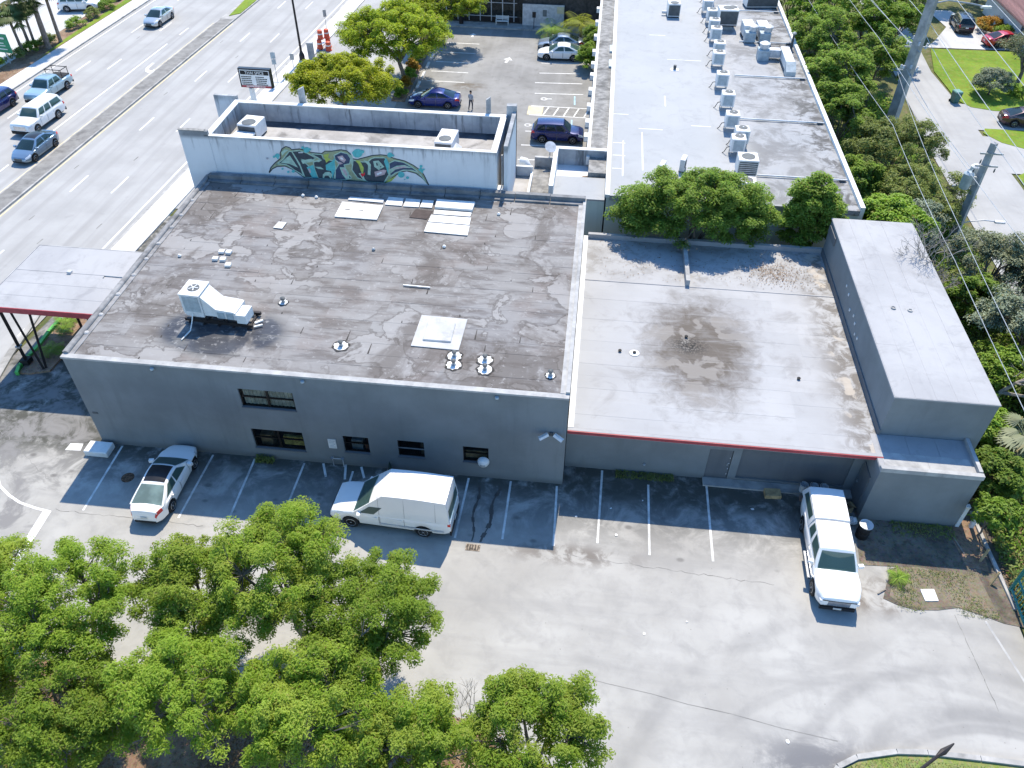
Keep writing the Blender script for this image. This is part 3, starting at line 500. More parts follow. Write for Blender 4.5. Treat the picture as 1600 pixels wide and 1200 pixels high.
struct(MB().prism([(-2,-17.5),(23.4,-17.5),(24.6,-15.5),(22.4,-12.8),(12,-12.4),(-2,-12.2)], -0.03, 0.02).build('tree_bed', MA['mulch']))
kb = [(35.6,-14.2),(36.4,-13.0),(37.2,-12.55),(38.8,-12.15),(40.0,-12.05),(42.0,-12.05),(45.6,-12.1)]
for i, (a, b) in enumerate(zip(kb[:-1], kb[1:])):
    d = (Vector(b)-Vector(a)); L = d.length; c = (Vector(a)+Vector(b))/2
    struct(MB().obox((c.x,c.y,0.04), (L-0.02,0.2,0.22), math.atan2(d.y,d.x)).build('kerb', MA['kerb']))
struct(MB().sheet([(35.7,-14.3),(36.5,-13.1),(37.3,-12.65),(38.8,-12.25),(40,-12.15),(50,-12.15),(50,-40),(35.7,-40)], 0.05).build('verge_grass', m_soil('verge_turf', (0.15,0.22,0.04), (0.24,0.24,0.10), (0.28,0.23,0.14), 1.6, 0.6)))
struct(MB().obox((45.55,-2.2,0.04), (0.16,5.6,0.16), R(3)).build('edge_kerb', MA['kerb']))

# ------------------------------------------------------------------ main grey building
B = thing('main_building', 'two-storey grey stucco commercial building with patched dark flat roof', 'building')
BW, BD, BH = 24.87, 18.35, 6.13
holes = [(8.62,11.40,3.75,4.98), (8.68,11.40,0.78,2.18), (13.52,14.86,1.04,2.23), (16.36,17.73,1.07,2.26), (19.73,21.04,1.11,2.24)]
def wall_holes(x0, x1, z0, z1, y, hs, dep, mb):
    xs = sorted({x0,x1,*[h[0] for h in hs],*[h[1] for h in hs]}); zs = sorted({z0,z1,*[h[2] for h in hs],*[h[3] for h in hs]})
    for i in range(len(xs)-1):
        for j in range(len(zs)-1):
            cx, cz = (xs[i]+xs[i+1])/2, (zs[j]+zs[j+1])/2
            if any(h[0] < cx < h[1] and h[2] < cz < h[3] for h in hs): continue
            mb.add([(xs[i],y,zs[j]),(xs[i+1],y,zs[j]),(xs[i+1],y,zs[j+1]),(xs[i],y,zs[j+1])], [(0,1,2,3)])
    for a, b, c, d in hs:
        mb.add([(a,y,c),(b,y,c),(b,y,d),(a,y,d),(a,y+dep,c),(b,y+dep,c),(b,y+dep,d),(a,y+dep,d)], [(0,1,5,4),(1,2,6,5),(2,3,7,6),(3,0,4,7)])
mb = MB(); wall_holes(0, BW, -0.05, BH, 0.0, holes, 0.25, mb)
mb.add([(0,0,-.05),(0,BD,-.05),(0,BD,BH),(0,0,BH)], [(0,1,2,3)]); mb.add([(BW,0,-.05),(BW,BD,-.05),(BW,BD,BH),(BW,0,BH)], [(0,1,2,3)]); mb.add([(0,BD,-.05),(BW,BD,-.05),(BW,BD,BH),(0,BD,BH)], [(0,1,2,3)])
mb.build('wall', MA['wall'], B)
rf = MB().box(0.02,BW-0.02,0.02,BD-0.02,BH-0.3,BH-0.012).build('roof', MA['roof'], B)
# rolled roofing: one sheet per piece, lapped in rows
sheet_v = {}; rows = 20; rh = (BD-0.9)/rows; rr = random.Random(3); cnt = 0
for j in range(rows):
    y0 = 0.28+j*rh; xx = 0.5; first = rr.uniform(0.7, 2.4)
    while xx < BW-0.45:
        L = first if xx == 0.5 else rr.uniform(1.5, 2.9); L = min(L, BW-0.42-xx)
        if BW-0.42-(xx+L) < 0.6: L = BW-0.42-xx
        vi = rr.choice((0,1,2,3,3,3,4)); vi = min(vi, 3)
        if vi not in sheet_v:
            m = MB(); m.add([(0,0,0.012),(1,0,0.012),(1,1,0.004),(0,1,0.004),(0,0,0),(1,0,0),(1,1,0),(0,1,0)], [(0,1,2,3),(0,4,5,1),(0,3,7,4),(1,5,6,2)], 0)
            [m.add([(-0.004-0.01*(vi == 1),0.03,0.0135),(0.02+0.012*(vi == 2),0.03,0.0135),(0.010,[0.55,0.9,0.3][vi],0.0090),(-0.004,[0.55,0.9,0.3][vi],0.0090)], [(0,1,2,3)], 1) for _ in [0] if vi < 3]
            o = m.build('roof_sheet', [MA['roof'], flat('lap_shadow_tar', (0.065,0.058,0.053), 0.8, var=0.5, scale=1.5)], rf); sheet_v[vi] = o.data  # second material paints end-lap shadow lines as dark tarry strokes
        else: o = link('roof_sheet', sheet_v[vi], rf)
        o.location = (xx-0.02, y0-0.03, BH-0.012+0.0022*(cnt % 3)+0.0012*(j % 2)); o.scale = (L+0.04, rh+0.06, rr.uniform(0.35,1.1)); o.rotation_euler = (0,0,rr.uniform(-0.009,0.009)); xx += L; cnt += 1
# edges
MB().box(-0.05,BW+0.02,-0.05,0.26,BH-0.06,BH+0.045).build('coping', MA['coping'], B)
mb = MB()
mb.tube([(0.12,0.25,BH+0.06),(0.12,BD,BH+0.06)], 0.13, 10); mb.box(-0.06,0.06,0.26,BD,BH-0.25,BH+0.13); mb.box(0.2,0.5,0.26,BD,BH-0.02,BH+0.035); mb.build('edge_flashing', m_concrete('tarry_flashing', (0.16,0.16,0.162), (0.30,0.30,0.30), 1.2, 0.6), B, smooth=40)
mb = MB(); mb.box(BW-0.42,BW-0.16,0.26,BD,BH-0.02,BH+0.07); mb.box(BW-0.16,BW+0.03,0.26,BD,BH-0.2,BH+0.17); mb.build('edge_flashing', MA['coping'], B)
mb = MB()
for k in range(11):
    x0 = 0.3+k*2.235; mb.box(x0,x0+2.2,BD-0.42,BD-0.1,BH,BH+0.36+0.02*(k % 2)); mb.box(x0,x0+2.18,BD-0.75,BD-0.42,BH,BH+0.10+0.01*(k % 2))
mb.build('rear_upstand', m_concrete('upstand_felt', (0.13,0.135,0.14), (0.22,0.225,0.23), 1.2, 0.6), B)
for y in (1.9,3.4,5.2,7.0,8.6,10.2,12.0,13.4,15.2): MB().lathe([(0.16,0),(0.13,0.05),(0.06,0.09)], (0.3+random.uniform(-.05,.05),y,BH+0.02), 9).build('sealant_blob', MA['coping'], B)
# windows
fr = flat('bronze_frame', (0.022,0.018,0.015), 0.45, 0.3)
def window(a, b, c, d, nv, nh, parent, y=0.14):
    t = 0.06; m = MB()
    m.box(a,b,y-0.05,y+0.05,c,c+t); m.box(a,b,y-0.05,y+0.05,d-t,d); m.box(a,a+t,y-0.05,y+0.05,c+t,d-t); m.box(b-t,b,y-0.05,y+0.05,c+t,d-t)
    w = m.build('window', fr, parent)
    for k in range(1, nv): xm = a+(b-a)*k/nv; MB().box(xm-0.05,xm+0.05,y-0.045,y+0.045,c+t,d-t).build('mullion', fr, w)
    for k in range(1, nh):
        for i in range(nv):
            zm = c+(d-c)*k/nh; l = a+(b-a)*i/nv; r_ = a+(b-a)*(i+1)/nv; MB().box(l+0.06,r_-0.06,y-0.04,y+0.04,zm-0.03,zm+0.03).build('transom', fr, w)
    for i in range(nv):
        for k in range(nh):
            l = a+(b-a)*i/nv+0.055; r_ = a+(b-a)*(i+1)/nv-0.055; lo = c+(d-c)*k/nh+0.045; hi = c+(d-c)*(k+1)/nh-0.045
            MB().box(l,r_,y-0.008,y+0.008,lo,hi).build('pane', MA['window'], w)
    MB().box(a-0.02,b+0.02,-0.05,0.09,c-0.05,c+0.012).build('sill', MA['wall_dk'], w)
    return w
for h, nv, nh in zip(holes, (2,2,1,1,1), (2,2,2,2,2)): window(*h, nv, nh, B)
MB().box(0.3,BW-0.3,2.6,2.7,0.05,5.6).build('interior_partition', MA['dark'], B); MB().box(0.3,BW-0.3,0.28,2.6,0.02,0.06).build('interior_floor', MA['dash'], B); MB().box(0.3,BW-0.3,0.28,2.6,3.0,3.2).build('interior_slab', MA['dash'], B)
cur = flat('pale_curtain', (0.62,0.60,0.48), 0.9, var=0.2)
m = MB()
for k in range(26):
    xa = 8.75+k*0.1; m.box(xa,xa+0.095,0.20+0.025*(k % 2),0.22+0.025*(k % 2),3.82,4.92)
tag(m.build('curtain', cur), 'pale pleated curtain behind the upper-storey window', 'curtain')
def wbox(x0,x1,y0,y1,z0,z1,mat,label,cat,nm): return tag(MB().bbox(x0,x1,y0,y1,z0,z1,0.02).build(nm, mat), label, cat)
wbox(10.15,11.3,0.33,0.5,0.85,1.45, flat('yellow_board', (0.5,0.42,0.13), 0.8, var=0.3, scale=6), 'yellow printed board leaning inside the wide ground-floor window', 'board', 'leaning_board')
wbox(8.85,9.5,0.4,0.9,0.4,1.35, MA['card'], 'brown cardboard box inside the wide ground-floor window', 'box', 'storage_box')
wbox(13.8,14.4,0.35,0.8,0.5,1.6, MA['bluegrey'], 'pale grey cabinet inside the small window beside the notice', 'cabinet', 'storage_cabinet')
wbox(14.5,14.8,0.4,0.8,0.5,1.4, flat('rust_red', (0.35,0.13,0.08), 0.8), 'small reddish box behind the first small window', 'box', 'storage_box')
wbox(17.45,17.7,0.4,0.7,0.5,1.7, MA['card'], 'brown box behind the middle small window', 'box', 'storage_box')
wbox(19.8,20.95,0.3,0.4,1.12,1.62, MA['wood'], 'tan wooden board standing in the right-hand small window', 'board', 'leaning_board')
MB().box(16.36,17.73,0.05,0.09,1.64,1.68).build('window_bar', MA['grey'], B)
# fittings on the front wall
m = MB(); m.box(12.7,13.12,-0.03,0.0,1.25,1.9); nt_ = tag(m.build('wall_notice', MA['cream']), 'small white printed notice fixed to the grey wall between windows', 'sign')
for k in range(5): MB().box(12.76,13.06-0.06*(k % 2),-0.034,-0.030,1.33+k*0.11,1.37+k*0.11).build('text_line', MA['bluegrey'], nt_)
fl = thing('floodlight', 'twin white floodlight on the grey wall near the right corner', 'floodlight', (24.15,0,3.75))
MB().box(-0.08,0.08,-0.1,0,-0.12,0.08).build('bracket', MA['dgrille'], fl)
for s in (-1, 1): MB().obox((0.36*s,-0.3,0.02), (0.5,0.3,0.12), -0.45*s, 0, 0.35*s, -0.5).build('lamp_head', MA['whitem'], fl); MB().cyl((0.05*s,-0.1,-0.02),(0.2*s,-0.24,0.0),0.03,None,6).build('arm', MA['dgrille'], fl)
for x, z, lb in ((12.1,5.86,'above the upper-storey window'),(21.5,5.86,'towards the right end'),(4.6,5.88,'towards the left end')):
    t = thing('dome_camera', 'small dark dome camera under the roof edge, '+lb, 'camera', (x,-0.02,z), 0, 'dome cameras under the roof edge')
    MB().lathe([(0.09,0.1),(0.1,0.04),(0.1,0.0)], (0,-0.08,0), 12).build('housing', MA['bluegrey'], t); MB().lathe([(0.085,0.0),(0.07,-0.05),(0.03,-0.085)], (0,-0.08,0), 12).build('dome', MA['blackgloss'], t)
tag(MB().box(0.22,0.5,-0.025,0,2.28,2.40).build('wall_vent', MA['dgrille']), 'small dark vent plate on the left end of the front wall', 'vent')
t = thing('wall_hood', 'round white hood mounted below the right-hand small window', 'vent hood', (20.78,0,1.3))
m = MB(); m.lathe([(0.30,-0.02),(0.31,-0.10),(0.24,-0.26),(0.08,-0.36)], (0,0,0), 18, axis='Y'); m.build('shell', MA['whitem'], t, smooth=50); MB().box(-0.12,0.12,-0.365,-0.2,-0.03,0.03).build('handle', MA['grey'], t)
t = thing('water_pipes', 'thin pale water pipes with valves rising against the wall beside short stall lines', 'pipe', (13.1,-0.12,0))
MB().tube([(-0.3,0,0),(-0.3,0,0.55),(0.25,-0.02,0.6),(0.25,-0.02,0)], 0.025, 6).build('pipe', MA['lgrey'], t)
for x in (-0.3, 0.25): MB().lathe([(0.09,0),(0.09,0.02)], (x,-0.02,0.62), 10).build('valve_wheel', MA['grey'], t)
tag(MB().lathe([(0.10,0),(0.09,0.35),(0.02,0.72)], (15.85,-0.14,0), 9).build('traffic_cone', flat('faded_green', (0.03,0.05,0.04), 0.8)), 'narrow dark cone standing against the wall below the windows', 'cone')
tag(MB().bbox(-0.55,0.75,-1.0,-0.18,0.0,0.34,0.04).build('concrete_step', MA['cream']), 'white painted concrete step at the left corner of the grey wall', 'step')
tag(MB().sheet([(-1.8,-0.75),(-0.95,-0.7),(-1.05,-0.2),(-1.75,-0.25)], 0.012).build('utility_cover', MA['cream']), 'small white utility cover in the pavement left of the grey wall', 'cover')

# ------------------------------------------------------------------ things on the main roof
def roof_vent(x, y, lb, mat='cream', rad=0.33, z=BH+0.02):
    t = thing('roof_vent', lb, 'roof vent', (x,y,z), random.uniform(0,6), 'capped vent pipes on the dark roof')
    m = MB(); n = 18; m.add([(rad*(1+0.12*math.sin(3*k+x))*math.cos(2*PI*k/n)*1.05, rad*(1+0.12*math.sin(3*k+x))*math.sin(2*PI*k/n), 0.012) for k in range(n)], [tuple(range(n))]); m.build('flashing_patch', MA[mat], t)
    n2 = 1.28; m = MB(); m.add([(rad*n2*(1+0.1*math.sin(2*k))*math.cos(2*PI*k/n), rad*n2*(1+0.1*math.sin(2*k))*math.sin(2*PI*k/n), 0.006) for k in range(n)], [tuple(range(n))]); m.build('tar_ring', MA['tar'], t)
    MB().lathe([(0.14,0.01),(0.08,0.05),(0.08,0.26),(0.0,0.26)], (0,0,0), 12).build('pipe', MA['grey'], t); MB().lathe([(0.12,0.24),(0.13,0.3),(0.05,0.34)], (0,0,0), 12).build('cap', MA['dgrille'], t)
for x, y, lb in ((13.34,2.44,'lone vent pipe in a white patch left of the square white patch'),(19.08,2.35,'upper vent pipe of the left pair below the square white patch'),(19.15,1.70,'lower vent pipe of the left pair below the square white patch'),(20.62,2.24,'upper vent pipe of the right pair near the roof front edge'),(20.71,1.55,'lower vent pipe of the right pair near the roof front edge'),(23.89,1.50,'vent pipe close to the front right corner of the dark roof'),(9.34,5.59,'small vent pipe behind the rooftop unit')):
    roof_vent(x, y, lb, rad=0.34 if 'small' not in lb and 'corner' not in lb else 0.22)
def pad(name, poly, z0, z1, mat, label, cat, group=None): return tag(MB().prism(poly, z0, z1).build(name, mat), label, cat, group)
whitecoat = m_concrete('white_roof_patch', (0.40,0.40,0.398), (0.52,0.52,0.515), 1.2, 0.3)
hp = thing('roof_patch', 'large square white coated patch with a raised rim on the dark roof', 'roof patch', (0,0,BH+0.03))
MB().prism([(16.85,5.38),(19.28,5.32),(19.22,2.80),(16.80,2.86)], -0.02, 0.02).build('membrane', whitecoat, hp); MB().bbox(17.3,18.75,3.3,4.85,0.02,0.11,0.04).build('raised_curb', whitecoat, hp)
bd = flat('white_board', (0.62,0.62,0.61), 0.6, var=0.08)
for i, (poly, lb) in enumerate((
    ([(9.68,16.12),(12.33,15.98),(12.33,14.30),(9.68,14.34)], 'largest white board with two dark slots lying on the dark roof'),
    ([(9.99,16.82),(12.2,16.75),(12.23,16.36),(9.95,16.45)], 'narrow white board just behind the largest board on the roof'),
    ([(12.42,17.1),(13.4,17.05),(13.48,16.12),(12.40,16.15)], 'first of three small white boards in the row beside the largest board'),
    ([(13.56,17.05),(14.5,17.0),(14.55,16.10),(13.58,16.08)], 'middle of three small white boards in the row at the back of the roof'),
    ([(14.63,17.0),(15.35,16.98),(15.38,16.12),(14.63,16.12)], 'last of three small white boards in the row at the back of the roof'),
    ([(15.55,17.0),(17.98,16.96),(17.95,16.0),(15.6,16.05)], 'rearmost thick white board of the stack at the back of the roof'),
    ([(15.58,15.9),(17.93,15.85),(17.90,15.38),(15.62,15.42)], 'narrow white board second in the stack at the back of the roof'),
    ([(15.5,15.3),(17.98,15.25),(18.0,14.42),(15.46,14.5)], 'white board third in the stack at the back of the roof'),
    ([(15.44,14.4),(18.03,14.32),(18.06,13.25),(15.42,13.36)], 'front white board of the stack at the back of the roof'),
    ([(6.38,12.67),(6.95,12.62),(7.0,13.33),(6.5,13.36)], 'small white sheet alone on the left rear of the dark roof'))):
    o = pad('roof_board', poly, BH+0.035, BH+(0.20 if i == 5 else 0.09 if i == 0 else 0.075), bd, lb, 'board', 'white boards lying on the dark roof')
    if i == 0:
        for x in (10.1, 10.95): MB().box(x,x+0.3,15.2,15.28,BH+0.09,BH+0.094).build('slot', MA['tar'], o)
pad('roof_patch', [(14.4,15.9),(15.5,15.8),(15.3,14.8),(14.2,14.9)], BH+0.025, BH+0.035, flat('dark_felt', (0.07,0.055,0.05), 0.9), 'dark bare felt patch beside the white board stack', 'roof patch')
for i, (x, y) in enumerate(((4.33,9.78),(4.75,9.76),(4.24,9.04),(4.69,9.03),(5.19,8.51))):
    t = thing('paver_block', ['rear left','rear right','front left','front middle','front right'][i]+' pale square block of the five on the dark roof', 'block', (x,y,BH+0.03), random.uniform(-.1,.1), 'five pale blocks on the dark roof')
    MB().bbox(-0.16,0.16,-0.16,0.16,0,0.13,0.02).build('block', MA['cream'], t)
tag(MB().obox((16.1,7.82,BH+0.07), (1.5,0.07,0.06), R(-2)).build('loose_batten', MA['lgrey']), 'thin pale batten lying on the middle of the dark roof', 'batten')
for i, (x, y, lb) in enumerate(((16.9,11.9,'small white lump in front of the board stack'),(19.6,15.9,'small white lump right of the board stack'),(7.0,16.6,'white lump left of the narrow board at the back'),(7.9,16.5,'flat white lump nearest the narrow board at the back'),(12.9,11.1,'little grey pipe stub in the middle of the dark roof'),(2.1,9.1,'little white lump near the left roof edge'))):
    tag(MB().lathe([(0.10,0),(0.11,0.06),(0.05,0.13)], (x,y,BH+0.03), 8).build('roof_debris', MA['cream'] if 'white' in lb else MA['grey']), lb, 'debris')
# packaged rooftop unit
H = thing('rooftop_unit', 'white packaged air conditioner with tall fan cabinet and sloped duct on the dark roof', 'air conditioner', (5.0,3.3,BH+0.02), R(-3)); H.scale = (0.88,0.88,0.9)
WM = MA['whitem']
def xprism(poly, y0, y1, mats, nm, parent):
    n = len(poly); m = MB(); m.add([(x,y0,z) for x, z in poly]+[(x,y1,z) for x, z in poly], [tuple(range(n)), tuple(range(2*n-1,n-1,-1))], 0)
    m.add([(x,y0,z) for x, z in poly]+[(x,y1,z) for x, z in poly], [(i,n+i,n+(i+1)%n,(i+1)%n) for i in range(n)], 0); return m.build(nm, mats, parent)
cb = xprism([(0.0,0.75),(0.12,0.55),(0.35,0.5),(1.2,0.5),(1.2,1.95),(0.0,1.95)], 0.05, 1.45, WM, 'fan_cabinet', H)
MB().box(-0.03,1.23,0.02,1.48,1.95,2.0).build('cabinet_lid', WM, cb); m = MB(); m.lathe([(0.34,2.0),(0.34,2.03),(0.30,2.035),(0.0,2.02)], (0.6,0.75,0), 22); fg = m.build('fan_grille', MA['dgrille'], cb)
for k in range(5): a = 2*PI*k/5; MB().obox((0.6+0.15*math.cos(a),0.75+0.15*math.sin(a),2.04), (0.28,0.06,0.012), a).build('blade', MA['lgrey'], cb)
MB().lathe([(0.08,2.03),(0.07,2.06),(0.0,2.06)], (0.6,0.75,0), 10).build('hub', MA['lgrey'], cb)
xprism([(1.22,1.88),(1.22,0.6),(1.95,0.6),(1.95,1.12)], 0.12, 1.38, WM, 'sloped_duct', H)
xprism([(1.96,1.12),(1.96,0.55),(3.15,0.5),(3.15,0.98),(3.0,1.05)], 0.10, 1.4, WM, 'air_handler', H)
xprism([(3.17,0.92),(3.17,0.35),(3.75,0.35),(3.75,0.92)], 0.05, 1.05, WM, 'end_box', H)
for x in (2.05,2.6): MB().box(x,x+0.4,0.06,0.10,0.55,0.95).build('access_panel', MA['bluegrey'], H)
MB().box(0.15,1.1,0.02,0.05,0.85,1.85).build('access_panel', MA['bluegrey'], H)
for y in (0.1, 1.3): MB().box(-0.15,4.0,y,y+0.16,0.08,0.26).build('support_rail', MA['steel'], H)
for x in (0.1,1.0,1.9,2.8,3.7): MB().box(x,x+0.12,0.0,1.55,0.0,0.08).build('sleeper', MA['steel'], H)
for x, y in ((0.3,0.2),(0.3,1.3),(1.1,0.2),(1.1,1.3),(2.4,0.2),(2.4,1.3),(3.1,0.2),(3.1,1.3)): MB().box(x,x+0.08,y,y+0.08,0.26,0.55).build('support_leg', MA['steel'], H)
MB().tube([(0.55,0.0,0.75),(0.5,-0.25,0.3),(0.55,-0.7,0.05),(0.42,-1.55,0.03)], 0.035, 7).build('drain_pipe', MA['cream'], H)
MB().obox((4.15,0.7,0.12), (0.5,0.14,0.06), 0.8).build('loose_channel', MA['cream'], H); MB().obox((4.25,0.35,0.10), (0.5,0.1,0.05), 0.6).build('loose_channel', MA['cream'], H)

# ------------------------------------------------------------------ drive-through canopy at the left
K = thing('canopy', 'flat pale metal canopy with red fascia and slanted dark steel struts', 'canopy')
cz = 4.75; p0 = [(-8.1,5.05),(-0.05,5.05),(-0.05,11.2),(-8.1,11.2)]
m = MB(); m.prism(p0, cz-0.28, cz); m.build('roof', MA['tallroof'], K)
MB().box(-8.12,-0.05,5.0,5.06,cz-0.34,cz+0.012).build('fascia', MA['red'], K); MB().box(-8.12,-0.05,11.19,11.25,cz-0.3,cz+0.012).build('fascia', MA['coping'], K)
MB().box(-8.17,-8.11,5.0,11.25,cz-0.3,cz+0.012).build('fascia', MA['coping'], K)
for y, h in ((6.2,0.008),(7.4,0.008),(8.6,0.015)): MB().box(-8.08,-0.1,y,y+0.06,cz,cz+h).build('roof_seam', MA['tallroof'], K)
MB().tube([(-2.6,8.35,cz+0.03),(-2.6,8.55,cz+0.03),(-0.3,8.5,cz+0.03)], 0.03, 6).build('conduit', MA['grey'], K); MB().bbox(-4.9,-4.65,8.5,8.75,cz,cz+0.14,0.02).build('roof_box', MA['lgrey'], K)
def strut(p, q, w): MB().cyl(p, q, w, w, 4).build('strut', MA['steel'], K)
strut((-7.6,5.6,0),(-7.6,5.6,cz-0.28),0.13); strut((-6.35,5.2,0.1),(-7.0,5.6,cz-0.28),0.09); strut((-6.25,5.3,0.1),(-6.0,5.9,cz-0.28),0.09); strut((-6.1,9.2,0.1),(-6.1,9.2,cz-0.28),0.11); strut((-5.6,9.4,0.1),(-5.4,9.4,cz-0.28),0.11)
MB().box(-7.85,-7.35,5.35,5.85,0,0.45).build('column_base', MA['black'], K); MB().box(-7.74,-7.46,5.46,5.74,1.35,1.45).build('column_band', MA['grey'], K)
struct(MB().prism([(-7.6,4.7),(-7.0,4.7),(-5.9,5.1),(-5.7,9.6),(-6.6,10.2),(-7.6,9.9),(-7.75,7)], 0, 0.12).build('canopy_planter', MA['mulch']))
green = flat('green_kerb_paint', (0.10,0.42,0.09), 0.6); m = MB(); pl = [(-7.65,4.6),(-7.85,5.2),(-7.8,6.2),(-7.75,7.2),(-7.85,8.4),(-7.8,9.8)]
for a, b in zip(pl[:-1], pl[1:]): d = Vector(b)-Vector(a); m.obox(((a[0]+b[0])/2,(a[1]+b[1])/2,0.12), (d.length+0.05,0.2,0.26), math.atan2(d.y,d.x))
tag(m.build('painted_kerb', green), 'bright green painted kerb along the planter under the canopy', 'kerb')
struct(MB().prism([(-9.6,11.5),(-9.3,9.5),(-8.9,6.2),(-8.5,4.2),(-8.2,3.2),(-8.5,3.0),(-9.0,4.4),(-9.4,6.5),(-9.8,11.5)], 0, 0.12).build('corner_kerb', MA['kerb']))
# ------------------------------------------------------------------ low pale-roofed workshop
LZ = 3.6
LB = thing('workshop_building', 'low grey workshop with pale stained roof and red eave strip', 'building')
m = MB(); wall_holes(24.9, 39.7, -0.05, LZ-0.25, 1.3, [(32.16,33.34,0.12,2.24),(33.75,39.2,0.25,2.5)], 0.12, m)
m.box(24.9,39.7,18.0,18.2,-0.05,LZ-0.25); m.box(24.9,39.7,1.42,18.0,-0.05,0.1); m.build('wall', MA['wall'], LB)
MB().box(33.75,39.2,1.42,1.46,0.25,2.5).build('blocked_bay', MA['wall_dk'], LB)
dd = MB().box(32.18,33.32,1.36,1.41,0.12,2.22).build('service_door', MA['wall_dk'], LB); MB().box(33.15,33.22,1.30,1.36,1.1,1.25).build('handle', MA['grey'], dd)
for z in (0.4,0.8,1.2,1.6): MB().box(33.24,33.28,1.34,1.36,z,z+0.06).build('hinge', MA['lgrey'], dd)
MB().box(32.1,39.65,0.75,1.295,-0.02,0.10).build('threshold_slab', MA['kerb'], LB)
lr = MB().box(24.92,40.05,0.42,18.2,LZ-0.25,LZ-0.012).build('roof', MA['lowroof'], LB)
MB().box(24.92,40.0,0.36,0.42,LZ-0.17,LZ+0.02).build('eave_fascia', MA['red'], LB); MB().box(24.92,40.0,0.42,0.62,LZ-0.012,LZ+0.03).build('eave_strip', MA['tallroof'], LB)
sh = None; rr = random.Random(5); y = 0.66; j = 0
while y < 13.1:
    hgt = 0.98; cuts = [25.2, rr.choice((30.3,31.0,29.6)), rr.choice((36.2,37.3,38.0)), 39.95]
    for a, b in zip(cuts[:-1], cuts[1:]):
        if sh is None:
            q = MB(); q.add([(0,0,0.010),(1,0,0.010),(1,1,0.004),(0,1,0.004),(0,0,0),(1,0,0),(1,1,0),(0,1,0)], [(0,1,2,3),(0,4,5,1),(0,3,7,4),(1,5,6,2)]); o = q.build('roof_sheet', MA['lowroof'], lr); sh = o.data
        else: o = link('roof_sheet', sh, lr)
        o.location = (a, y, LZ-0.012+0.002*(j % 2)+0.0012*rr.random()); o.scale = (b-a+0.03, hgt+0.04, rr.uniform(0.25,0.6)); j += 1
    y += hgt
MB().box(25.2,40.0,13.27,13.35,LZ-0.012,LZ+0.02).build('roof_ridge', MA['tallroof'], LB)
MB().box(31.25,31.5,13.37,18.0,LZ-0.012,LZ+0.42).build('divider_upstand', MA['coping'], LB)
MB().box(24.92,25.2,0.62,18.2,LZ-0.012,LZ+0.05).build('edge_flashing', MA['cream'], LB); MB().box(25.2,40.05,18.0,18.25,LZ-0.012,LZ+0.3).build('rear_coping', MA['tallroof'], LB)
roofvents = (('vent pipe in a white disc on the pale workshop roof',28.19,6.69,0.28,'cream'),('dark stub pipe beside the black speckled stain on the workshop roof',31.07,8.42,0.0,'tar'),('tiny vent left of the white disc on the workshop roof',27.4,6.75,0.0,'coping'),('small grey vent at the right of the workshop roof',36.8,5.6,0.0,'grey'))
for lb, x, y, r_, mt in roofvents:
    t = thing('roof_vent', lb, 'roof vent', (x,y,LZ+0.01))
    if r_: MB().lathe([(r_,0),(r_*0.95,0.02),(0,0.03)], (0,0,0), 18).build('flashing_disc', MA[mt], t)
    MB().lathe([(0.08,0),(0.08,0.07),(0.0,0.07)], (0,0,0), 10).build('pipe', MA['dgrille'], t); MB().lathe([(0.10,0.07),(0.09,0.10),(0,0.11)], (0,0,0), 10).build('cap', MA['black'], t)
t = thing('wall_tap', 'small hose tap on the low grey wall above weeds', 'tap', (29.0,1.3,0.75)); MB().cyl((0,0,0),(0,-0.12,0),0.03,None,8).build('pipe', MA['grey'], t); MB().lathe([(0.07,0),(0.07,0.02)], (0,-0.14,0.03), 8).build('valve_wheel', MA['lgrey'], t)

# ------------------------------------------------------------------ tall narrow block with low annex
TB = thing('tall_block', 'tall narrow grey block with pale flat roof beside the workshop', 'building')
MB().box(40.1,44.86,2.0,18.1,-0.05,6.02).build('wall', MA['wall'], TB)
tr = MB().box(40.06,44.9,1.96,18.14,6.02,6.10).build('roof', MA['tallroof'], TB)
rr = random.Random(9); shs = None; j = 0
for c in range(5):
    x0 = 40.1+c*0.955; cuts = [2.0, rr.uniform(5,7), rr.uniform(10,13), 18.1]
    for a, b in zip(cuts[:-1], cuts[1:]):
        if shs is None:
            q = MB(); q.add([(0,0,0.010),(1,0,0.004),(1,1,0.004),(0,1,0.010),(0,0,0),(1,0,0),(1,1,0),(0,1,0)], [(0,1,2,3),(0,4,5,1),(0,3,7,4),(1,5,6,2)]); o = q.build('roof_sheet', MA['tallroof'], tr); shs = o.data
        else: o = link('roof_sheet', shs, tr)
        o.location = (x0, a, 6.10+0.002*(j % 2)); o.scale = (0.96, b-a+0.03, rr.uniform(0.9,1.4)); j += 1
MB().box(40.03,40.1,1.9,18.1,LZ-0.02,LZ+0.35).build('base_flashing', MA['wall_dk'], TB); MB().box(40.0,40.1,16.2,17.9,5.3,5.8).build('wall_patch', MA['wall_dk'], TB)
for x, y, lb in ((41.65,9.08,'left of two small ring vents on the tall block roof'),(42.48,8.96,'right of two small ring vents on the tall block roof')):
    t = thing('roof_vent', lb, 'roof vent', (x,y,6.115)); MB().lathe([(0.13,0),(0.13,0.06),(0.09,0.06),(0.09,0.02),(0,0.02)], (0,0,0), 14).build('ring', MA['coping'], t)
for z, y in ((5.1,11.5),(4.7,10.6),(4.9,9.8),(4.75,9.3),(4.4,8.8),(4.5,8.3),(5.2,12.2)): MB().obox((40.09,y,z), (0.05,0.12,0.14)).build('wall_chip', MA['cream'], TB)
AX = thing('annex', 'low grey annex with parapet below the tall block', 'building')
m = MB(); m.box(39.68,44.28,-0.47,2.0,-0.05,3.55); m.build('wall', MA['wall'], AX)
MB().box(39.7,44.25,-0.2,1.99,3.55,3.60).build('roof', MA['tallroof'], AX)
